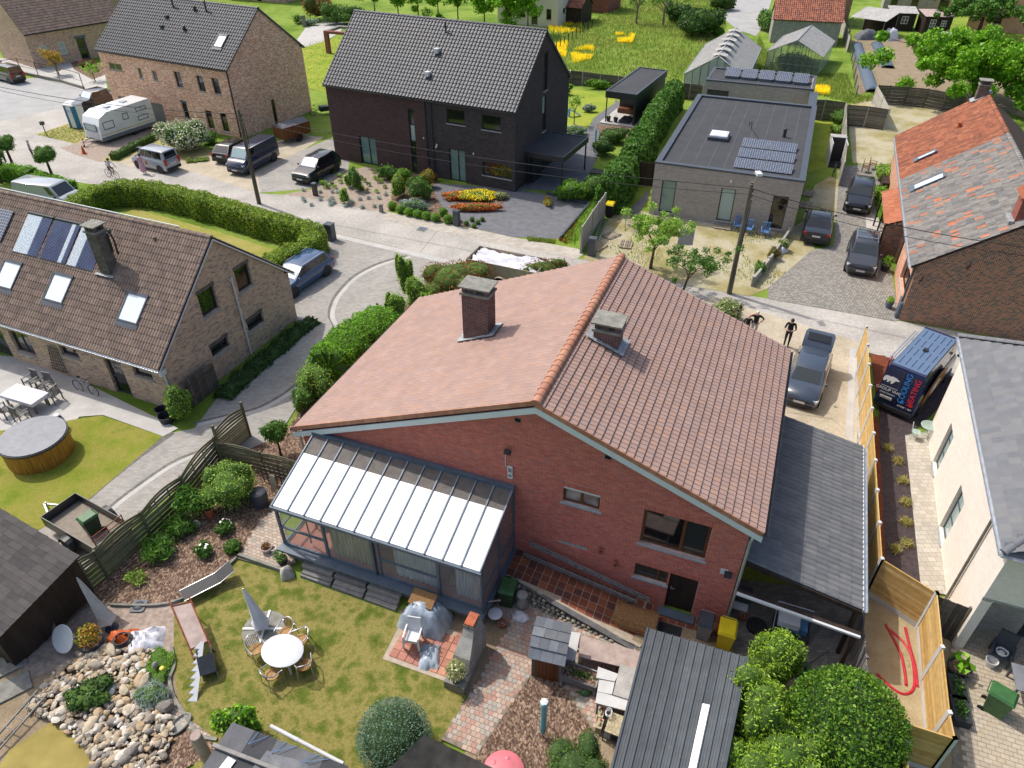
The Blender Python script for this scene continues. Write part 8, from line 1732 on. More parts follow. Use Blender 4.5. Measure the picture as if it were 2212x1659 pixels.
T=TH('parasol_stand','grey square plastic parasol foot on the gravel','parasol foot',301,1312);m=MB();m.prism([(-.26,-.2),(-.2,-.26),(.2,-.26),(.26,-.2),(.26,.2),(.2,.26),(-.2,.26),(-.26,.2)],.0,.1);m.build('foot','plastic_dark',T);LA(T,'ring','plastic_dark',[(.2,.1),(.18,.12),(.06,.14),(.05,.1)])
T=TH('patio_table','oval white plastic table with five chairs on the lawn','table',619,1432,HZ);LA(T,'tabletop','white_plastic',[(.4,.7),(.98,.7),(1.0,.73),(.97,.745),(.3,.75)],n=28,sx=.72,sy=.6)
for x,y in((-.38,-.28),(.38,-.28),(.38,.28),(-.38,.28)):one('bar',(x*1.1,y*1.1,0),(x*.9,y*.9,.7),.06,.06).build('leg','white_plastic',T)
def rattan_chair(lab,u,v,rz):
    T=TH('patio_chair',lab,'chair',u,v,rz,0,'rattan chairs round the white table');LA(T,'seat','rattan',[(.2,.42),(.24,.43),(.23,.46),(.05,.46)]);TU(T,'back_hoop','aluminium',[(-.26,-.22,.66),(-.27,.1,.68),(-.2,.28,.8),(0,.33,.88),(.2,.28,.8),(.27,.1,.68),(.26,-.22,.66)],.02,8)
    for k in range(7):x=-.18+k*.06;one('bar',(x,.24,.46),(x,.3,.82),.035,.012).build('back_slat','rattan',T)
    for s in(-1,1):TU(T,'leg','aluminium',[(s*.26,-.22,.66),(s*.25,-.26,0)],.018);TU(T,'leg','aluminium',[(s*.22,.25,.7),(s*.25,.32,0)],.018)
    return T
for u,v,q,lab in((622,1382,0,'rattan chair behind the white table beside the parasol foot'),(654,1398,-.8,'rattan chair behind the white table on the right'),(560,1418,1.2,'rattan chair at the left end of the white table'),(594,1472,2.8,'rattan chair in front of the white table, left'),(662,1452,3.8,'rattan chair in front of the white table, right')):rattan_chair(lab,u,v,HZ+q)
# stacked white chairs: five individuals
for k in range(4):
    p=P(893,1392);T=thing('plastic_chair',['bottom','second','third','topmost'][k]+' white plastic chair of the stack on the tile patio','chair',(p.x+.02*k,p.y-.05*k,.03+.11*k),HZ+math.pi+.2,'stacked white chairs')
    B(T,'seat','white_plastic',-.24,.24,-.22,.22,.36,.39);one('cb',(0,-.26,.68),.46,.04,.6,R=Matrix.Rotation(.2,3,'X')).build('backrest','white_plastic',T)
    for s in(-1,1):
        one('bar',(s*.26,-.25,.6),(s*.26,.25,.58),.05,.03).build('arm','white_plastic',T)
        for y in(-.24,.24):one('bar',(s*.27,y*1.05,0),(s*.25,y,.58),.05,.04).build('leg','white_plastic',T)
def crumple(lab,name,u,v,rx,ry,h,mat,rz=0,n=12,seed=1,cat='tarpaulin',z=0,rough=.12):
    T=TH(name,lab,cat,u,v,rz,z);rr=random.Random(seed);m=MB();V=[]
    for i in range(n+1):
        for j in range(n+1):
            x,y=i/n*2-1,j/n*2-1;d=max(0,1-max(abs(x),abs(y))**3);V.append((x*rx*(1+rr.uniform(-.06,.06)),y*ry*(1+rr.uniform(-.06,.06)),h*d*(1+rr.uniform(-rough,rough))+rr.uniform(0,.05)+.01))
    m.add(V,[(i*(n+1)+j,(i+1)*(n+1)+j,(i+1)*(n+1)+j+1,i*(n+1)+j+1) for i in range(n) for j in range(n)]);m.build('sheet',mat,T,75);return T
T=crumple('silver tarpaulin over a barbecue with a brown mat on top','covered_barbecue',920,1345,.85,.6,1.05,'tarp_silver',HZ,14,2);o=MB();o.X=Matrix.Translation((-.1,.15,1.12))@Matrix.Rotation(.25,4,'X');o.box(-.45,.45,-.28,.28,0,.03);o.build('mat','wicker',T)
crumple('crumpled silver tarpaulin lying on the tile patio','loose_tarpaulin',928,1422,.36,.5,.28,'tarp_silver',HZ+.4,10,5,rough=.5);crumple('white sacks and hoses heaped by the rockery','sack_heap',318,1388,.6,.5,.32,'white_cloth',.3,9,7,rough=.5);crumple('orange tarpaulin heap under the black hose coil','orange_heap',265,1382,.5,.35,.28,'orange_plastic',.1,9,9,rough=.5)
crumple('grey sack standing at the sleeper stack end','grey_sack',622,1245,.25,.2,.5,'grey_cloth',.4,7,3);crumple('blue bag hanging by the old fence','blue_bag',100,1335,.35,.2,.5,'blue_plastic',.6,6,4);crumple('white sack at the foot of the low wall','white_sack',1690,545,.35,.25,.4,'white_cloth',.5,6,6)
T=TH('hose_coil','coil of black hose on the orange heap','hose',265,1385,0,.25)
for k in range(4):TU(T,'loop','black_plastic',[((.34-.03*k)*math.cos(a*.4),(.3-.02*k)*math.sin(a*.4),.05+.035*k) for a in range(17)],.022)
TU(T,'tail','black_plastic',[(.3,0,.05),(.5,-.5,-.2),(.55,-.9,-.15)],.02)
# outdoor fireplace
T=TH('stone_barbecue','old stone barbecue chimney with brick top beside the tile patio','barbecue',1002,1452,HZ);m=MB()
sec=[(0,-.32,.32,-.3,1.15),(.5,-.32,.32,-.3,1.2),(1.0,-.28,.3,-.1,1.2),(1.45,-.2,.22,.35,1.1),(1.7,-.17,.19,.5,1.05)]
V=[];
for z,x0,x1,y0,y1 in sec:V+=[(x0,y0,z),(x1,y0,z),(x1,y1,z),(x0,y1,z)]
m.add(V,[(i*4+j,i*4+(j+1)%4,(i+1)*4+(j+1)%4,(i+1)*4+j) for i in range(4) for j in range(4)]+[(16,17,18,19)]);m.build('body','rough_render',T)
for i in range(4):
    for j in range(2):B(T,'brick','old_concrete',-.17+j*.19,0+j*.19,.5+i*.14,.62+i*.14,1.7,1.85)
B(T,'hood','terracotta',-.15,.17,.52,1.02,1.85,1.92);B(T,'ledge','old_concrete',-.36,.36,-.75,-.3,0,.42)
p=wor(T,(0,-.55,.42));t2=thing('potted_shrub','potted yellow-green shrub on the barbecue ledge','pot',p);LA(t2,'pot','pot_dark',[(.14,0),(.2,.26),(.17,.26)]);leaves('plant','leaf_variegated',*ellpts((0,0,.55),(.34,.34,.34),420,.6),.12,t2)
# sleepers under the glasshouse
for i,(u0,v0,u1,v1,z) in enumerate(((655,1234,865,1305,.12),(655,1218,870,1290,.32),(680,1212,868,1272,.5),(652,1240,862,1316,.05))):
    a,b=P(u0,v0,z),P(u1,v1,z);T=thing('railway_sleeper',['lowest dark','middle grey','upper grey','front splintered'][i]+' timber beam stacked under the conservatory','timber',(a.x,a.y,0));q=loc(T,b);q.z=z;n=3
    for k in range(n):one('bar',Vector((0,0,z)).lerp(q,k/n+.003),Vector((0,0,z)).lerp(q,(k+1)/n-.02),.24,.16).build('beam','grey_timber',T)
# things on the ramp
for i,(a,b,sw) in enumerate((((-7.2,-.12,1.35),(-2.6,-.22,.35),.3),((-7.3,-.3,.85),(-3.0,-.42,.3),.28))):
    T=thing('wooden_ladder',['grey wooden ladder leaning along the red wall','second grey wooden ladder lying in front of the first'][i],'ladder',wor(MH,(a[0],a[1],0)),HZ);A=Vector((0,0,a[2]));Bq=Vector((b[0]-a[0],b[1]-a[1],b[2]));up=Vector((0,-.12,sw))
    one('bar',A,Bq,.05,.07).build('rail','grey_timber',T);one('bar',A+up,Bq+up*.9,.05,.07).build('rail','grey_timber',T)
    for k in range(14):t=(k+.5)/14;one('bar',A.lerp(Bq,t),(A+up).lerp(Bq+up*.9,t),.03,.03).build('rung','grey_timber',T)
T=thing('wicker_mat','woven wicker mat bent over a frame on the ramp','mat',wor(MH,(-2.9,-1.0,.0)),HZ);m=MB();n=8
for i in range(12):
    x0,x1=-.75+i*.125,-.75+(i+1)*.125;f=lambda x,k:(x,-.5*math.cos(math.pi*k/n)+(.05 if x<-.5 else 0),.12+.45*math.sin(math.pi*k/n))
    for k in range(n):m.quad(f(x0,k),f(x1,k),f(x1,k+1),f(x0,k+1))
m.build('weave','wicker',T,60)
T=thing('doormat','dark half-round doormat before the back door','mat',wor(MH,(-1.7,-.95,.025)),HZ);m=MB();m.prism([(-.4,.3),(.4,.3)]+[(.4*math.cos(k*math.pi/8),-.1-.28*math.sin(k*math.pi/8)) for k in range(9)],0,.02);m.build('pile','black_plastic',T)
T=thing('door_step','grey stone doorstep at the back door','step',wor(MH,(-1.62,-.25,.02)),HZ);B(T,'slab','slate_blue_metal',-.65,.65,-.15,.2,0,.06)
for i in range(3):
    a=wor(MH,(-6.4+.2*i,ry2(-6.4)-.02-.1*i,rz2(-6.4)+.04));T=thing('timber_plank',['inner','middle','outer'][i]+' long grey plank along the ramp edge','timber',a,HZ);one('bar',(0,0,0),(3.9-.3*i,-.45,-.56),.12,.06).build('plank','pallet_wood' if i==0 else 'grey_timber',T)
T=TH('stone_urn','grey stone figure and sacks at the ramp corner','ornament',1128,1312,HZ);LA(T,'urn','rough_render',[(.18,0),(.22,.3),(.15,.55),(.2,.75),(.12,.8)]);LA(T,'bucket','old_concrete',[(.1,0),(.13,.3),(.1,.3)],(-.35,.1,0));one('ell',(.1,-.5,.12),.3,.22,.14,8,6,.2).build('sack','white_cloth',T)
T=TH('broken_chair','old white garden chair with bent arm beside the barbecue','chair',1070,1340,HZ+.6);LA(T,'seat','white_plastic',[(.24,.38),(.26,.4),(.22,.42)]);TU(T,'arm','pink_fibre',[(-.2,.2,.42),(-.2,.25,.8),(.25,.25,.75)],.03);
for k in range(4):TU(T,'leg','galvanised',[(.18*math.cos(k*1.57+.7),.18*math.sin(k*1.57+.7),.38),(.22*math.cos(k*1.57+.7),.22*math.sin(k*1.57+.7),0)],.018)
# worktops, planter, cans by the small shed
for nm,lab,cat,q,z,mat in(('worktop','white board lying beside the slate roofed shed','board',[(1229,1364),(1254,1367),(1242,1426),(1222,1424)],.75,'concrete_white'),('worktop','long grey concrete worktop behind the planter box','board',[(1254,1372),(1385,1408),(1378,1448),(1300,1430),(1250,1418)],.7,'pink_fibre'),('worktop','white slab on the worktop, upper one','board',[(1292,1440),(1336,1456),(1328,1472),(1288,1464)],.72,'concrete_white'),('worktop','white slab on the worktop, middle one','board',[(1294,1468),(1328,1474),(1322,1500),(1290,1494)],.72,'concrete_white'),('worktop','white slab on the worktop, lower one','board',[(1290,1494),(1362,1512),(1356,1536),(1286,1518)],.7,'concrete_white'),('worktop','rough chipboard sheet on the worktop','board',[(1340,1434),(1380,1446),(1362,1512),(1324,1500)],.76,'fibre_pale')):
    A=[P(u,v,z) for u,v in q];T=thing(nm,lab,cat,(A[0].x,A[0].y,0));L=[loc(T,p) for p in A];m=MB();m.prism([(p.x,p.y) for p in L],z-.04-.01*random.random(),z);m.build('top',mat,T);c=sum(L,Vector())/len(L)
    for p in L:q2=p.lerp(c,.15);B(T,'leg','grey_timber',q2.x-.03,q2.x+.03,q2.y-.03,q2.y+.03,0,z-.06)
T=TH('planter_box','weathered wooden planter box with seedlings','planter',1252,1478,HZ)
for b in((-.6,.6,-.3,-.25),(-.6,.6,.25,.3),(-.6,-.55,-.25,.25),(.55,.6,-.25,.25)):B(T,'board','grey_timber',*b,.35,.62)
B(T,'soil','mulch',-.55,.55,-.25,.25,.36,.55);leaves('seedlings','leaf_mid',*ellpts((0,0,.6),(.5,.2,.1),90,.2),.1,T)
for x in(-.55,.55):B(T,'leg','grey_timber',x-.04,x+.04,-.3,.3,0,.35)
T=TH('watering_can','green plastic watering can on the block paving','can',1266,1500,.3);one('ell',(0,0,.15),.2,.13,.15,12,8).build('tank','plastic_green',T,60);TU(T,'spout','plastic_green',[(-.15,0,.12),(-.38,.02,.34)],.03);TU(T,'handle','plastic_green',[(.15,0,.2),(.2,0,.38),(0,0,.36)],.02)
for u,v,lab in((1297,1552,'cream jerrycan with red cap beside the metal shed'),(1294,1576,'cream jerrycan nearest the metal shed corner')):T=TH('jerrycan',lab,'can',u,v,1.2);m=MB();m.cb((0,0,.2),.34,.18,.36);m.build('body','curtain_cream',T);LA(T,'cap','red_plastic',[(.03,.38),(.03,.43)],(.1,0,0));TU(T,'handle','curtain_cream',[(-.1,0,.37),(-.08,0,.44),(.04,0,.44)],.02)
T=TH('steel_rack','rack with a cream tray and coiled cable beside the metal shed','rack',1328,1585,HZ);
for x in(-.3,.3):
    for y in(-.35,.35):one('bar',(x,y,0),(x,y,.7),.04,.04).build('post','black_metal',T)
B(T,'tray','curtain_cream',-.28,.28,-.33,.33,.5,.56);B(T,'shelf','black_metal',-.3,.3,-.35,.35,.2,.23);TU(T,'cable','white_plastic',[(-.3+.1*math.cos(k*.8),.2+.12*math.sin(k*.8),.6+.01*k) for k in range(20)],.012)
T=TH('rotary_dryer','folded rotary clothes dryer with pale blue cover on the mulch','dryer',1172,1592);plain('dryer_blue',(120,196,206),.5,.15);TU(T,'pole','galvanised',[(0,0,0),(0,0,2.0)],.025,8);LA(T,'cover','dryer_blue',[(.09,.35),(.1,.5),(.085,1.2),(.1,1.9),(.12,1.98),(.05,2.0)]);LA(T,'head','white_plastic',[(.1,2.0),(.12,2.05),(.04,2.08)],n=6)
T=TH('pink_tub','pink plastic paddling shell at the bottom edge','tub',1088,1672);LA(T,'shell','pink_plastic',[(.55,0),(.62,.18),(.55,.22),(.3,.28),(.1,.3)],n=20);
for k in range(5):one('ell',(.35*math.cos(k*1.25),.35*math.sin(k*1.25),.26),.09,.09,.03,8,5).build('bump','pink_plastic',T,60)
# under the carport
def at_mh(x,y,z=0):return wor(MH,(x,y,z))
def junk(name,lab,cat,x,y,parts,rz=0):
    T=thing(name,lab,cat,at_mh(x,y),HZ+rz)
    for nm,kind,mat,args in parts:
        if kind=='b':B(T,nm,mat,*args)
        elif kind=='l':LA(T,nm,mat,*args)
        else:TU(T,nm,mat,*args)
    return T
CB=[(.15,.0),(.19,.32),(.2,.34),(.17,.33),(.14,.05)]
plain('lime_bucket',(206,214,70),.5,.1)
junk('bucket','lime yellow bucket on the carport floor','bucket',2.05,-1.0,[('pail','l','lime_bucket',(CB,)),('handle','t','galvanised',([(-.19,0,.33),(0,.1,.2),(.19,0,.33)],.008))])
junk('lawn_mower','green lawn mower parked under the carport','mower',2.6,-.9,[('deck','b','plastic_green',(-.3,.3,-.25,.25,.15,.35)),('engine','b','black_plastic',(-.12,.14,-.12,.12,.35,.5)),('wheel','l','tyre',([(.12,0),(.12,.06)],(-.3,-.3,.0))),('wheel','l','tyre',([(.12,0),(.12,.06)],(.3,-.3,.0))),('handle','t','black_metal',([(.25,.2,.3),(.7,.5,.9),(.7,-.5,.9),(.25,-.2,.3)],.015))])
junk('water_barrel','grey barrel with clear lid at the carport corner','barrel',3.2,-1.9,[('barrel','l','plastic_grey',([(.34,0),(.36,.5),(.36,.8),(.38,.82)],)),('lid','l','lamp_clear',([(.38,.82),(.36,.86),(.1,.88)],))])
junk('folding_rack','pile of white and blue bags and frames under the carport','bags',2.2,.6,[('bag','b','white_cloth',(-.5,.2,-.3,.3,.5,.75)),('bag','b','blue_plastic',(-.3,.5,-.2,.4,.25,.5)),('crate','b','pot_dark',(-.6,.6,-.4,.4,0,.25)),('frame','t','aluminium',([(-.6,-.4,.3),(-.6,.4,.9),(.6,.4,.9)],.02))])
junk('storage_crate','stack of grey crates against the house wall under the carport','crate',.45,1.2,[('crate','b','plastic_grey',(-.3,.3,-.25,.25,0,.35)),('crate','b','plastic_dark',(-.28,.3,-.25,.2,.36,.7)),('board','b','white_plastic',(-.3,.25,-.6,-.3,.3,.36))]);junk('white_pail','white pail hanging at the old picket fence','bucket',3.55,-.9,[('pail','l','white_plastic',(CB,)),('handle','t','galvanised',([(-.19,0,.33),(0,.05,.5),(.19,0,.33)],.008))])
junk('car_tyre','black wheel leaning in the carport','wheel',1.1,.3,[('tyre','l','tyre',([(.2,0),(.34,.02),(.34,.18),(.2,.2)],)),('rim','l','galvanised',([(.2,.06),(.18,.12),(.05,.14)],))])
T=thing('garden_hose','yellow-green hose lying in loops on the carport floor','hose',at_mh(1.6,-1.9,.03),HZ);TU(T,'loop','lime_bucket',[(.2*math.cos(k*.5)+.012*k,.9*math.sin(k*.5)*(1-.01*k),.02+.001*k) for k in range(26)],.012)
# conduits on the sand strip
for i,pl in enumerate(([(1912,1352),(1930,1385),(1946,1420),(1954,1460),(1956,1482)],[(1920,1362),(1950,1390),(1968,1420),(1974,1460),(1972,1490),(1955,1502),(1930,1492),(1895,1460)],[(1954,1358),(1964,1400),(1975,1440),(1980,1484)])):
    T=TH('red_conduit',['faded inner red conduit','longest red conduit bent in a U','straight red conduit nearest the board fence'][i]+' on the sand strip','pipe',*pl[0]);TU(T,'pipe','red_plastic',[loc(T,P(*q))+Vector((0,0,.06)) for q in cr(pl,4)],.05,10);q=loc(T,P(*pl[-1]))+Vector((0,0,.06));LA(T,'end_ring','red_plastic',[(.055,-.01),(.055,.02)],q)
T=TH('white_conduit','pair of thin white conduits leaving the red pipes','pipe',1980,1488);
for k in(0,6):TU(T,'pipe','white_plastic',[loc(T,P(u+k,v))+Vector((0,0,.03)) for u,v in((1977,1484),(1974,1520),(1977,1570))],.015)
# patio furniture on the right
T=TH('resin_chair','dark green garden chair with cushion by the patio door','chair',2152,1425,HZ-.3);B(T,'seat','plastic_dark',-.28,.28,-.28,.28,.38,.44);one('cb',(0,.3,.75),.56,.08,.7,R=Matrix.Rotation(-.2,3,'X')).build('backrest','plastic_dark',T)
for s in(-1,1):
    B(T,'arm','plastic_dark',s*.3-.03,s*.3+.03,-.28,.3,.62,.66)
    for y in(-.25,.25):B(T,'leg','plastic_dark',s*.3-.03,s*.3+.03,y-.03,y+.03,0,.62)
T2=thing('cable_coil','white cable coil lying on the dark green chair','coil',wor(T,(0,-.05,.46)));TU(T2,'loop','white_plastic',[(.17*math.cos(k*.6),.17*math.sin(k*.6),.02+.004*k) for k in range(22)],.02);LA(T2,'core_ring','white_plastic',[(.1,0),(.1,.02)])
T=TH('white_bucket','white bucket under the patio chair','bucket',2135,1438);LA(T,'pail','white_plastic',CB);TU(T,'handle','galvanised',[(-.19,0,.33),(0,.1,.2),(.19,0,.33)],.008)
T=TH('grey_table','grey metal garden table at the right edge','table',2215,1500,HZ);B(T,'tabletop','plastic_grey',-.6,.8,-.5,.5,.7,.74)
for x in(-.52,.72):
    for y in(-.42,.42):B(T,'leg','anthracite',x-.03,x+.03,y-.03,y+.03,0,.7)
for u,v,lab in((2060,1498,'black planter with seedlings behind the board fence, upper'),(2066,1545,'black planter with seedlings behind the board fence, lower')):T=TH('planter_trough',lab,'planter',u,v,HZ+.1);B(T,'trough','pot_dark',-.25,.25,-.45,.45,0,.4);leaves('seedlings','leaf_mid',*ellpts((0,0,.45),(.22,.4,.08),120,.3),.1,T)
def bistro(lab,u,v,rz):
    plain('mint',(196,220,206),.5,.08) if 'mint' not in SPEC else None
    T=TH('bistro_chair',lab,'chair',u,v,rz);LA(T,'seat','mint',[(.18,.44),(.2,.45),(.05,.46)]);TU(T,'back_hoop','mint',[(-.18,.16,.45),(-.18,.22,.8),(0,.24,.92),(.18,.22,.8),(.18,.16,.45)],.013)
    for k in range(4):one('bar',(-.1+.066*k,.18,.46),(-.1+.066*k,.23,.86),.012,.01).build('back_rod','mint',T)
    for s in(-1,1):TU(T,'leg','mint',[(s*.16,.15,.45),(s*.16,-.2,0)],.012);TU(T,'leg','mint',[(s*.16,-.15,.45),(s*.16,.22,0)],.012)
bistro('mint metal bistro chair left of the round table',1972,948,HZ+1.4);bistro('mint metal bistro chair partly behind the white house wall',2020,930,HZ-1.4)
T=TH('bistro_table','round mint metal table between the bistro chairs','table',1997,945,HZ);TU(T,'rim','mint',[(.36*math.cos(k*.3927),.36*math.sin(k*.3927),.72) for k in range(17)],.015)
for k in range(9):y=-.3+k*.075;x=math.sqrt(max(0,.35**2-y*y));B(T,'slat','mint',-x,x,y-.02,y+.02,.715,.73)
for s in(-1,1):TU(T,'leg','mint',[(s*.2,-.2,.7),(-s*.2,.25,0)],.012);TU(T,'leg','mint',[(s*.2,.2,.7),(-s*.2,-.25,0)],.012)
# ---- rockery and the old cart
RP_=[(60,1545),(110,1470),(170,1425),(215,1398),(300,1412),(352,1405),(318,1440),(318,1500),(368,1530),(378,1580),(362,1640),(300,1720),(205,1720),(200,1640),(165,1595),(110,1555)]
T=TH('rockery','heap of mixed pale and brown stones around the pond','rockery',200,1560);W_=[P(u,v) for u,v in RP_];Lp=[(loc(T,p).x,loc(T,p).y) for p in W_];m=MB();m.prism(Lp,-.02,.06);m.build('bed','mulch',T)
sms=[]
for k in range(6):m=MB();m.ell((0,0,0),.1,.075,.06,8,5,.16);sms.append(m.mesh('stone','stone',45))
xs=[p[0] for p in Lp];ys=[p[1] for p in Lp];cnt=0;allm=[[] for _ in sms]
while cnt<1500:
    x,y=random.uniform(min(xs),max(xs)),random.uniform(min(ys),max(ys))
    if not inpoly(x,y,Lp):continue
    s=random.choice([.45,.6,.75,.9,1.1,1.4]) if cnt>36 else random.uniform(1.6,2.6);allm[cnt%6].append(Matrix.Translation((x,y,.07+.05*s+random.uniform(0,.12)))@Matrix.Rotation(random.uniform(0,6.3),4,'Z')@Matrix.Rotation(random.uniform(-.5,.5),4,'X')@Matrix.Diagonal((s*random.uniform(.8,1.3),s*random.uniform(.8,1.2),s*random.uniform(.7,1.1),1)));cnt+=1
for me,ms in zip(sms,allm):pieces('stone',me,ms,T,50,stuff='stones')
bush('rock_plant','dark green creeping plant in the middle of the rockery',at(200,1510,.1),.75,.7,.28,'leaf_dark',900,.13);bush('rock_plant','lime fern at the edge of the creeping plant',at(172,1520,.1),.28,.28,.22,'leaf_lime',200,.16,asp=.25)
bush('moss_mound','bright green moss mound with ornaments by the rock path',at(345,1448),.55,.8,.16,'leaf_bright',1300,.06,4);bush('spiky_grass','grey-green spiky grass clump by the rock path',at(332,1512),.5,.55,.34,'leaf_silver',1300,.22,5,asp=.07,jit=.8);bush('spiky_grass','small straw coloured grass between the stones',at(290,1490),.25,.3,.2,'leaf_straw',250,.2,3,asp=.08,core=None)
T=TH('stone_trough','shallow grey stone trough beside the rock path','trough',391,1568,R(60));LA(T,'basin','rough_render',[(.3,0),(.4,.14),(.36,.16),(.3,.08),(.05,.07)],n=16,sx=1,sy=.6)
T=TH('garden_ornament','small stone bird and yellow flower ornament on the moss mound','ornament',338,1442,0,.25);one('ell',(0,0,.15),.08,.12,.14,8,6).build('bird','rough_render',T,60);LA(T,'flower','plastic_yellow',[(.09,.2),(.07,.24),(.02,.25)],(.3,-.15,0));TU(T,'stalk','galvanised',[(.3,-.15,0),(.3,-.15,.2)],.01)
# oval table top, boards, ladder and mirror by the old fence
T=TH('tipped_table','white oval table top tipped up against the fence','table',150,1400,R(-30));m=MB();m.X=Matrix.Translation((0,0,.55))@Matrix.Rotation(R(50),4,'X');m.lathe([(.5,0),(.52,.02),(.5,.05),(.05,.055)],(0,0,0),24,1,.9);m.build('tabletop','white_plastic',T,40);TU(T,'leg','white_plastic',[(0,.1,.5),(0,.5,.0)],.04)
for i in range(4):a=P(30+30*i,1432-18*i);T=thing('cement_board',f'{ORD[i]} grey cement board from the left leaning on the old fence','board',(a.x,a.y,0),R(35));one('bar',(0,0,0),(0,.35,1.35),.34,.03,(0,-1,.2)).build('sheet','fence_dark',T)
T=TH('oval_mirror','oval mirror hung on the old fence by the shed roof','mirror',133,1290,0,.9);m=MB();m.X=Matrix.Rotation(R(40),4,'Z')@Matrix.Rotation(R(75),4,'X');m.lathe([(.3,0),(.32,.02),(.28,.03)],(0,0,0),20,.6,1);m.build('frame','pot_dark',T);m=MB();m.X=Matrix.Rotation(R(40),4,'Z')@Matrix.Rotation(R(75),4,'X');m.lathe([(.28,.031),(.05,.033)],(0,0,0),20,.6,1);m.build('mirror_glass','pane_sky',T)
T=TH('metal_ladder','grey metal ladder lying across the pond edge','ladder',60,1560);a=Vector((0,0,.25));A=loc(T,P(-20,1640,.2));Bq=loc(T,P(102,1500,.35));d=(Bq-A).normalized();nr=Vector((-d.y,d.x,0))*.4
for s in(0,1):one('bar',A+nr*s,Bq+nr*s,.04,.06).build('rail','old_concrete',T)
for k in range(6):p=A.lerp(Bq,(k+.5)/6);one('bar',p,p+nr,.03,.03).build('rung','old_concrete',T)
for nm,u,v,lab in(('stone_slab',15,1440,'flat grey slab by the pond edge'),('stone_slab',25,1490,'second flat grey slab below the first')):T=TH(nm,lab,'slab',u,v,.6);m=MB();m.prism([(-.6,-.4),(.6,-.35),(.55,.4),(-.55,.38)],.02,.1);m.build('slab','old_concrete',T)
# rusty tilt cart with saw-toothed stringer
T=TH('tilt_cart','rusty cart frame with a grey board standing on the lawn edge','cart',418,1430,0);q=[loc(T,P(*a)) for a in((364,1305,1.25),(414,1295,1.35),(452,1385,.75),(410,1402,.7))];A=[Vector((p.x,p.y,z)) for p,z in zip([loc(T,P(u,v,z)) for u,v,z in((371,1310,1.0),(413,1300,1.0),(450,1385,.7),(411,1404,.7))],(1.0,1.0,.7,.7))]
m=MB();m.ext(A,(0,0,-.03));m.build('board','pink_fibre',T)
for a,b in((0,3),(1,2)):d=(A[b]-A[a]);one('bar',A[a]-d*.15,A[b]+d*.2,.05,.06).build('frame_rail','rust',T)
for k in(0,1,2,3):one('bar',A[k]-Vector((0,0,.02)),Vector((A[k].x*1.02,A[k].y,0)),.04,.04).build('leg','rust',T)
one('bar',A[2],A[3],.04,.05).build('frame_rail','rust',T);one('bar',A[0],A[1],.04,.05).build('frame_rail','rust',T)
T=TH('stair_stringer','white saw-toothed stair stringer leaning on black steps','stringer',424,1518);a=Vector((0,0,.02));b=loc(T,P(440,1390,.9));b.z=.95;m=MB();n=8;d=(b-a)/n;up=Vector((-.18,0,.02));pts=[a,b]
poly=[a];
for k in range(n):poly+=[a+d*k+up*1.6,a+d*(k+1)+up*.6]
poly+=[b];m.ext(poly,(.03,.01,.03));m.build('stringer','white_plastic',T)
T=TH('step_stand','dark folded step stand beside the white stringer','steps',455,1450,.4);one('cb',(0,0,.4),.5,.6,.5,R=Matrix.Rotation(.6,3,'X')).build('tread_block','black_metal',T)
for s in(-.22,.22):one('bar',(s,-.35,0),(s,.3,.9),.03,.04).build('leg','grey_timber',T);one('bar',(s,.7,0),(s,.25,.85),.03,.04).build('leg','grey_timber',T)
T=TH('stone_roller','round concrete post stub behind the felt roof','post',449,1640,0);LA(T,'stub','pink_fibre',[(.16,0),(.16,1.4),(.14,1.42),(.03,1.42)],n=16)
LA(TH('compost_barrel','dark plastic compost barrel by the lattice gate','barrel',565,1090),'barrel','plastic_dark',[(.3,0),(.34,.5),(.32,.75),(.28,.78),(.05,.8)]);T=TH('leaning_board','pale board leaning at the lattice gate','board',592,1065,HZ);one('bar',(0,0,0),(0,.15,.9),.25,.03,(0,-1,.2)).build('sheet','pallet_wood',T)
T=TH('white_rock','white boulder under the bamboo','rock',422,1135);one('ell',(0,0,.1),.25,.18,.14,9,6,.12).build('boulder','pale_concrete',T,50)
# ---- street side
def pillar(lab,u,v,w,d,h,mat,rz=R(-23),top='anthracite',name='mailbox_pillar'):
    T=TH(name,lab,'mailbox',u,v,rz);B(T,'column',mat,-w/2,w/2,-d/2,d/2,0,h-.04);B(T,'cap',top,-w/2-.02,w/2+.02,-d/2-.02,d/2+.02,h-.04,h);B(T,'mail_slot','black_metal',-w*.35,w*.35,-d/2-.012,-d/2,h*.78,h*.84);return T
pillar('dark stone mailbox pillar at the end of the beech hedge',716,519,.55,.5,1.25,'anthracite');pillar('dark mailbox beside the box balls',987,487,.4,.35,1.15,'anthracite');pillar('dark mailbox at the paved drive by the black car',682,422,.3,.3,1.0,'black_metal');pillar('dark mailbox pillar in the weeds beside the concrete fence',1278,552,.45,.4,1.3,'anthracite');pillar('pale mailbox pillar on the far back drive',658,58,.45,.4,1.5,'old_concrete');pillar('concrete stub at the sidewalk corner',824,458,.22,.22,.55,'old_concrete',name='concrete_stub');pillar('black parcel box beside the silver car',305,331,.35,.35,.55,'black_metal')
T=TH('post_box','black letter box on a post on the grass island','mailbox',101,293);one('bar',(0,0,0),(0,0,1.1),.06,.06).build('post','black_metal',T);B(T,'box','black_metal',-.15,.15,-.15,.15,1.0,1.3)
T=TH('traffic_cone','orange traffic cone by the caravan drawbar','cone',182,332);LA(T,'cone','orange_plastic',[(.17,.03),(.03,.72),(.02,.72)]);B(T,'base','orange_plastic',-.2,.2,-.2,.2,0,.03)
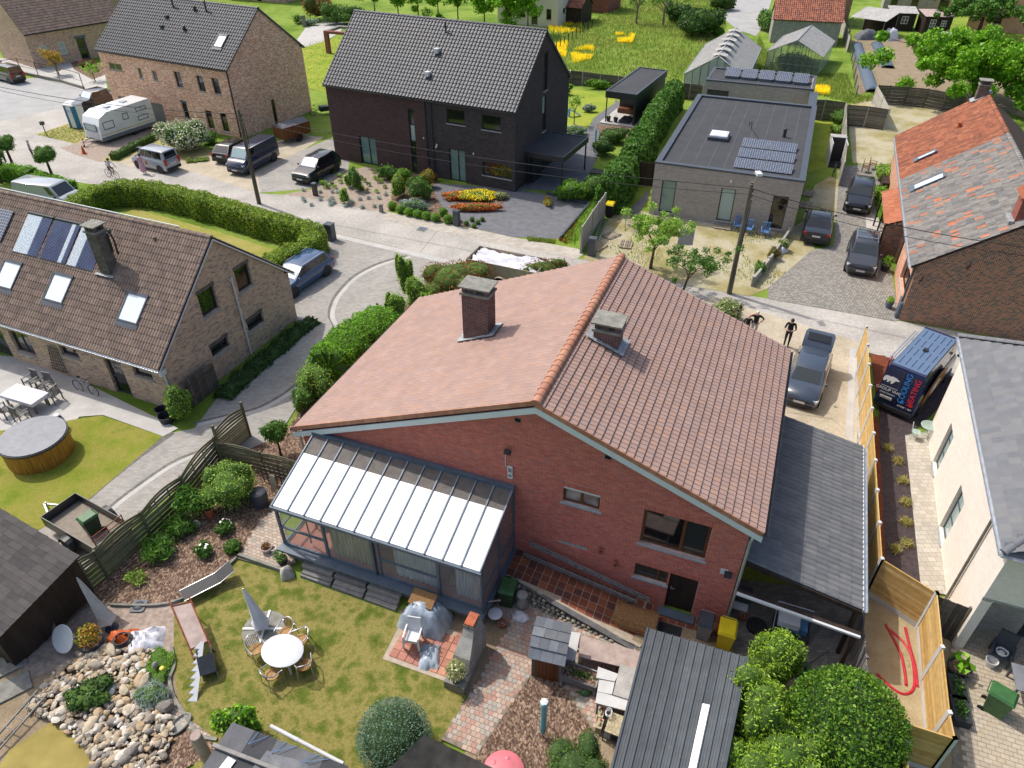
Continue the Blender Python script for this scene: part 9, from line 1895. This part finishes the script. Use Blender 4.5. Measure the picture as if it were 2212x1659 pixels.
def pallet(lab,u,v,rz,tilt=0,z=0):
    T=TH('pallet',lab,'pallet',u,v,rz,z);X=Matrix.Rotation(tilt,4,'X')
    for k in range(6):m=MB();m.X=X;m.box(-.6,.6,-.4+k*.145,-.31+k*.145,.1,.125);m.build('board','pallet_wood',T)
    for k in(-.55,0,.5):m=MB();m.X=X;m.box(k,k+.1,-.4,.41,0,.1);m.build('bearer','pallet_wood',T)
pallet('wooden pallet lying on straw, furthest from the road',1320,510,R(40));pallet('wooden pallet beside the dark mailbox pillar',1292,535,R(50));pallet('wooden pallet with loose boards in the dry yard',1352,530,R(75));pallet('pallet leaning on the dark evergreen by the lane',1556,26,R(20),1.3);pallet('pallet used as a step below the left window',1428,476,R(-21));pallet('pallet step below the middle window',1560,492,R(-21));pallet('pallet step below the right window',1655,506,R(-21));pallet('pallet stack leftover beside the saloon car',1748,420,R(60));pallet('dark pallet leaning by the grey house corner',1742,445,R(65))
for i,(u,v,lab) in enumerate(((1592,498,'blue chair left of the utility pole'),(1614,506,'blue chair right of the utility pole'),(1650,512,'blue chair nearest the right window'))):
    plain('chair_blue',(104,150,200),.6,.1);slat_chair(lab,u,v,R(-21),'chair_blue','blue_chair',group='blue chairs by the grey house')
T=TH('frame_pile','heap of metal frames and boards in the dry yard','scrap',1378,500)
for k in range(7):a=random.uniform(0,3);one('bar',(-.8*math.cos(a),-.5*math.sin(a),.1+.08*k),(.8*math.cos(a),.6*math.sin(a),.2+.07*k),.05,.05).build('frame_bar','galvanised' if k%2 else 'pallet_wood',T)
T=TH('green_hose','green hose looping beside the metal frames','hose',1350,500);TU(T,'hose','plastic_green',[(0,0,.03),(.1,.8,.5),(.5,1.3,.6),(.9,1.2,.1)],.025)
T=TH('yard_ladder','aluminium ladder lying along the concrete fence','ladder',1283,520);a=loc(T,P(1283,525));b=loc(T,P(1300,480));
for s in(0,.35):one('bar',a+Vector((s,0,.2)),b+Vector((s,0,.2)),.04,.07).build('rail','aluminium',T)
for k in range(9):p=a.lerp(b,(k+.5)/9);one('bar',p+Vector((0,0,.2)),p+Vector((.35,0,.2)),.03,.03).build('rung','aluminium',T)
T=TH('garden_cabinet','tall white cabinet with dark inside by the pale slat fence','cabinet',1800,352,R(-15));
for b in((-.6,-.55,-1.2,1.2),(.55,.6,-1.2,1.2),(-.55,.55,1.15,1.2)):B(T,'panel','white_paint',*b,0,2.0)
B(T,'back','black_plastic',-.55,.55,-1.2,1.15,0,.1);B(T,'top','fibre_pale',-.65,.65,.4,1.25,2.0,2.06);B(T,'front','black_plastic',-.55,.55,.3,.34,.1,1.9)
# allotment things
for u0,v0,u1,v1,lab in((1850,98,1885,200,'long grey fleece tunnel on the allotment'),(1894,97,1918,148,'short grey fleece tunnel on the allotment')):
    a,b=P(u0,v0),P(u1,v1);T=thing('fleece_tunnel',lab,'tunnel',(a.x,a.y,0));q=loc(T,b);d=q.normalized();nr=Vector((-d.y,d.x,0));m=MB();n=14
    V=[q*(i/n)+nr*(-.75*math.cos(math.pi*k/6))+Vector((0,0,.42*math.sin(math.pi*k/6)*(1+.12*math.sin(i*2.1)))) for i in range(n+1) for k in range(7)];m.add(V,[(i*7+k,i*7+k+1,(i+1)*7+k+1,(i+1)*7+k) for i in range(n) for k in range(6)]);m.build('fleece','slate_blue_metal',T,60)
    for e in(0,1):TU(T,'hoop','black_plastic',[q*e+nr*(-.77*math.cos(math.pi*k/6))+Vector((0,0,.44*math.sin(math.pi*k/6))) for k in range(7)],.02)
crumple('dark covered machine beside the open shelter','covered_machine',1872,84,1.6,1.0,1.1,'tarp_dark',0,9,11);crumple('white covered ride-on mower on the allotment edge','covered_mower',1921,86,.9,.8,1.4,'white_cloth',.2,8,12);crumple('low heap of soil and weeds on the allotment','soil_heap',1992,92,1.6,1.1,.7,'soil',0,8,13,cat='heap')
T=TH('arch_tunnel','pale arched cover sheltering tools on the allotment edge','tunnel',2033,92);m=MB();m.add([(x,-1.3*math.cos(math.pi*k/8)*1.2,1.4*math.sin(math.pi*k/8)) for x in(-.8,.8) for k in range(9)],[(k,k+1,10+k,9+k) for k in range(8)]);o=m.build('cover','fibre_pale',T,60);B(T,'tools','black_plastic',-.5,.5,-.6,.6,0,.6)
T=TH('brick_ruin','unfinished red brick garden frame beyond the black house','ruin',705,116,R(-20));
for x in(0,3.2):B(T,'pier','house_brick_side',x,x+.5,0,.5,0,2.4)
B(T,'pier','house_brick_side',3.2,3.7,3.2,3.7,0,2.4);B(T,'beam','house_brick_side',0,3.7,0,.5,2.4,2.7);B(T,'beam','old_concrete',0,.5,.5,3.7,2.4,2.7);B(T,'beam','old_concrete',.5,3.7,3.2,3.7,2.4,2.7)
T=TH('cargo_bike','black cargo bike with crate beside the pale brick gable','bicycle',690,248,R(30));B(T,'crate','black_plastic',.1,1.0,-.35,.35,.35,.8)
for x,r in((-.6,.33),(1.3,.25)):m=MB();m.tube([(x+r*math.cos(k*math.pi/8),0,r+r*math.sin(k*math.pi/8)) for k in range(17)],.025,6,False);m.build('wheel','tyre',T)
TU(T,'frame','black_metal',[(-.6,0,.33),(-.1,0,.5),(1.3,0,.25)],.03);TU(T,'handlebar','black_metal',[(0,-.3,1.1),(-.05,0,1.05),(0,.3,1.1)],.02);one('ell',(-.4,0,1.0),.14,.08,.05,8,5).build('saddle','black_plastic',T)
T=TH('storage_box','dark grey garden storage box by the leafy hedge','box',1296,392,R(-26));B(T,'body','anthracite',-.75,.75,-.4,.4,0,.75);B(T,'lid','roof_felt',-.8,.8,-.45,.45,.75,.82)
T=TH('green_post','pale green wrapped parasol post on the gravel path','post',1285,322);LA(T,'sleeve','dryer_blue',[(.07,0),(.08,1.6),(.03,1.75)]);
T=TH('garden_slide','small blue plastic slide on the back lawn','slide',1229,252,.4);one('bar',(0,0,.75),(1.1,-.3,.1),.4,.05).build('chute','blue_plastic',T);B(T,'ladder','blue_plastic',-.1,0,-.2,.2,0,.75)
for u,v,lab in((1868,372,'brown lounge chair beside the farmhouse planting'),(1882,366,'second brown lounge chair next to the planting')):slat_chair(lab,u,v,R(60),'rattan','lounge_chair',group='lounge chairs by the farmhouse')
T=TH('planter_rack','black wooden planter rack on the farmhouse side','planter',1910,400,R(69));
for k in range(4):B(T,'bay','dark_wood',-1.5+k*.75,-.8+k*.75,-.3,.3,0,.7)
T=TH('manhole_cover','grey metal cover in the road near the sidewalk','cover',912,495,R(-23));B(T,'plate','slate_blue_metal',-.25,.25,-.25,.25,.02,.035);B(T,'frame','old_concrete',-.32,.32,-.32,.32,.01,.028)
# ---- poles and wires
def pole(lab,u,v,h,lean=(0,0)):
    T=TH('utility_pole',lab,'pole',u,v);m=MB();m.tube([(0,0,0),(lean[0]/2,lean[1]/2,h/2),(lean[0],lean[1],h)],[.16,.135,.1],10);m.build('shaft','pole_wood',T,40);t=Vector((lean[0],lean[1],h))
    for k in range(3):one('cb',t+Vector((.12,0,-.35-.3*k)),.12,.08,.1).build('insulator','galvanised',T)
    TU(T,'cable','wire',[t+Vector((.14,.02,-.3)),t*.75+Vector((.2,.05,0)),t*.45+Vector((.16,.05,0)),t*.4+Vector((.3,.05,.3))],.025);one('cb',t*.985,.2,.2,.03).build('cap','galvanised',T);return T,wor(T,t)
TL_,p1=pole('wooden utility pole behind the beech hedge',560,440,7.0);TR_,p2=pole('wooden utility pole with street lamp in front of the grey house',1575,634,7.0)
T=thing('street_lamp','white street lamp head on the right utility pole','street lamp',p2);TU(T,'arm','galvanised',[(0,0,-.5),(.1,-.1,.2),(.15,-.2,.55)],.03,8);one('cb',(.15,-.3,.6),.28,.5,.14).build('lamp_head','white_plastic',T)
def wire(lab,a,b,sag,r=.016):
    T=thing('overhead_wire',lab,'wire',a);q=Vector(b)-Vector(a);n=14;TU(T,'cable','wire',[q*(k/n)-Vector((0,0,sag*4*(k/n)*(1-k/n))) for k in range(n+1)],r,5);return T
Y=Vector((0,0,-.35));far=P(-60,175,6.5);wire('upper overhead wire from the left edge to the left pole',far,p1+Y,.5,.022);wire('lower overhead wire from the left edge to the left pole',far-Vector((0,0,.25)),p1+Y*2,.6)
wire('upper overhead wire between the two utility poles',p1+Y,p2+Y,.55,.02);wire('lower overhead wire between the two utility poles',p1+Y*2,p2+Y*2,.75);far2=P(2300,545,6.0);wire('upper overhead wire from the right pole to the right edge',p2+Y,far2,.4,.022);wire('lower overhead wire from the right pole to the right edge',p2+Y*2,far2-Vector((0,0,.4)),.5)
# ---- people
BN=[('pel','spi','t'),('spi','che','t'),('che','nec','t'),('nec','hea','h'),('hea','top','h')]+[(a+s,b+s,k) for s in 'LR' for a,b,k in(('sho','elb','u'),('elb','wri','f'),('hip','kne','l'),('kne','ank','s'),('ank','toe','o'))]
def person(lab,u,v,rz,h=1.75,pose={},mats=('skin','cloth_black','cloth_black','skin','shoe'),hair='hair_dark',z=.03,sleeve='skin'):
    """mats: skin, shirt, legs, shins, shoes; faces +y"""
    T=TH('person',lab,'person',u,v,rz,z);k=h/1.75
    J=dict(pel=(0,0,.95,.15),spi=(0,0,1.15,.145),che=(0,.01,1.36,.155),nec=(0,.01,1.5,.06),hea=(0,.03,1.6,.085),top=(0,.02,1.72,.06))
    for s,n in((-1,'L'),(1,'R')):J.update({'sho'+n:(s*.2,0,1.42,.07),'elb'+n:(s*.26,.0,1.13,.048),'wri'+n:(s*.27,.06,.88,.034),'hip'+n:(s*.1,0,.88,.095),'kne'+n:(s*.1,.03,.5,.062),'ank'+n:(s*.1,0,.09,.042),'toe'+n:(s*.11,.17,.04,.036)})
    for a,b in pose.items():J[a]=tuple(b)+(J[a][3],)
    N_=list(J);E=[(a,b) for a,b,_ in BN]+[('che','shoL'),('che','shoR'),('pel','hipL'),('pel','hipR')]
    me=bpy.data.meshes.new('body');me.from_pydata([tuple(c*k for c in J[n][:3]) for n in N_],[(N_.index(a),N_.index(b)) for a,b in E],[]);o=bpy.data.objects.new('body',me);COL.objects.link(o)
    o.modifiers.new('s','SKIN');
    for i,n in enumerate(N_):sv=me.skin_vertices[0].data[i];r=J[n][3]*k;sv.radius=(r,r*(.72 if n in('pel','spi','che') else 1));sv.use_root=(n=='pel')
    sb=o.modifiers.new('b','SUBSURF');sb.levels=sb.render_levels=1
    e=bpy.data.meshes.new_from_object(o.evaluated_get(bpy.context.evaluated_depsgraph_get()));bpy.data.objects.remove(o)
    for m_ in mats+(sleeve,):e.materials.append(MT(m_))
    mi={'t':1,'h':0,'u':1,'f':5,'l':2,'s':3,'o':4}
    for p in e.polygons:
        c=p.center/k;best=min(BN+[('che','shoL','t'),('che','shoR','t'),('pel','hipL','l'),('pel','hipR','l')],key=lambda b:(lambda A,D:(c-A-D*max(0,min(1,(c-A).dot(D)/max(D.dot(D),1e-6)))).length)(Vector(J[b[0]][:3]),Vector(J[b[1]][:3])-Vector(J[b[0]][:3])));p.material_index=mi[best[2]]
    e.shade_smooth();b=bpy.data.objects.new('body',e);link(b,T)
    hd=Vector(J['hea'][:3])*k
    if hair:one('ell',hd+Vector((0,-.02,.045))*k,.098*k,.108*k,.1*k,10,7).build('hair',hair,T,60)
    m=MB();m.ell(hd+Vector((0,.1,-.01))*k,.014,.02,.02,6,4);m.build('nose',mats[0],T,60);m=MB()
    for s in(-.035,.035):m.ell(hd+Vector((s,.085,.02))*k,.012,.008,.008,6,4)
    m.build('eyes','cloth_black',T)
    for n in 'LR':
        w=Vector(J['wri'+n][:3])*k;d=(w-Vector(J['elb'+n][:3])*k).normalized();sd=d.cross(Vector((0,0,1)) if abs(d.z)<.8 else Vector((0,1,0))).normalized();m=MB();m.ell(w+d*.05,.04,.035,.045,8,6)
        for i in range(4):q=w+d*.08+sd*(.024*(i-1.5));m.tube([q,q+d*(.05+.008*(i in(1,2))),q+d*.075+Vector((0,.015,-.01))],.009,5)
        q=w+d*.03+sd*.035;m.tube([q,q+d*.04+sd*.025],.01,5);m.build('hand',mats[0],T,60)
    return T,J,k
W3=('skin','cloth_white','cloth_navy','skin','shoe')
person('elderly man with white cap, pale shirt and dark shorts on the street',74,345,R(-60),1.72,{'wriR':(.24,.08,.86)},('skin','cloth_grey','cloth_navy','skin','shoe'),'hair_white')
person('dark-haired person behind the lollipop tree reaching out one arm',14,352,R(100),1.7,{'elbL':(-.42,.1,1.3),'wriL':(-.62,.25,1.32)},('skin','cloth_grey','plastic_dkgreen','plastic_dkgreen','shoe'))
T,J,k=person('woman in a long pink dress standing by the silver car',312,375,R(-10),1.66,{'elbR':(.3,.12,1.15),'wriR':(.3,.32,1.1)},('skin','cloth_pink','cloth_pink','skin','shoe'));m=MB();m.lathe([(.17,1.05),(.2,.85),(.25,.5),(.28,.22),(.24,.22)],(0,0,0),16,1,.75);m.build('dress_skirt','cloth_pink',T,50);one('ell',(.3,.2,.85),.12,.06,.16,8,6).build('shoulder_bag','rattan',T,60)
T,J,k=person('man in black T-shirt and trousers reading a tablet by the open boot',1697,748,R(160),1.8,{'elbL':(-.28,.1,1.13),'wriL':(-.1,.32,1.16),'elbR':(.28,.1,1.13),'wriR':(.1,.32,1.16),'hea':(0,.07,1.6),'top':(0,.08,1.71)},('skin','cloth_black','cloth_black','cloth_black','shoe'));t2=thing('tablet','light blue screened tablet held by the man in black','tablet',wor(T,(0,.4,1.2)),R(160));one('cb',(0,0,0),.26,.2,.012,R=Matrix.Rotation(.7,3,'X')).build('case','black_plastic',t2);one('cb',(0,-.006,.008),.23,.17,.01,R=Matrix.Rotation(.7,3,'X')).build('screen','blue_plastic',t2)
person('person in black top with white cap shading the eyes behind the roof edge',1625,728,R(170),1.7,{'elbR':(.45,.05,1.42),'wriR':(.16,.12,1.6),'elbL':(-.42,-.05,1.2),'wriL':(-.2,.08,1.02)},('skin','cloth_black','cloth_grey','cloth_grey','shoe'),'hair_white')
person('person in a pink and white cap half hidden by the roof edge',1609,728,R(165),1.45,{},('skin','cloth_black','cloth_grey','cloth_grey','shoe'),'cloth_pink')
cyc=bicycle('bicycle ridden by the boy with the helmet',245,385,R(-28),'black_metal');T,J,k=person('boy in white T-shirt and dark shorts riding the bicycle with helmet and backpack',245,385,R(-28)-math.pi/2,1.6,{'pel':(0,-.16,1.05),'spi':(0,-.08,1.23),'che':(0,.0,1.42),'nec':(0,.05,1.56),'hea':(0,.09,1.67),'top':(0,.08,1.78),'shoL':(-.19,.0,1.47),'shoR':(.19,.0,1.47),'elbL':(-.26,.22,1.27),'elbR':(.26,.22,1.27),'wriL':(-.25,.42,1.1),'wriR':(.25,.42,1.1),'hipL':(-.1,-.16,1.0),'hipR':(.1,-.16,1.0),'kneL':(-.1,.25,.82),'kneR':(.1,.2,.68),'ankL':(-.1,.1,.45),'ankR':(.1,.03,.28),'toeL':(-.1,.26,.42),'toeR':(.1,.2,.24)},W3,None,sleeve='skin')
one('ell',(0,.07,1.58),.11,.13,.1,10,7).build('helmet','cloth_black',T,60);one('cb',(0,-.13,1.24),.28,.14,.36).build('backpack','cloth_navy',T)
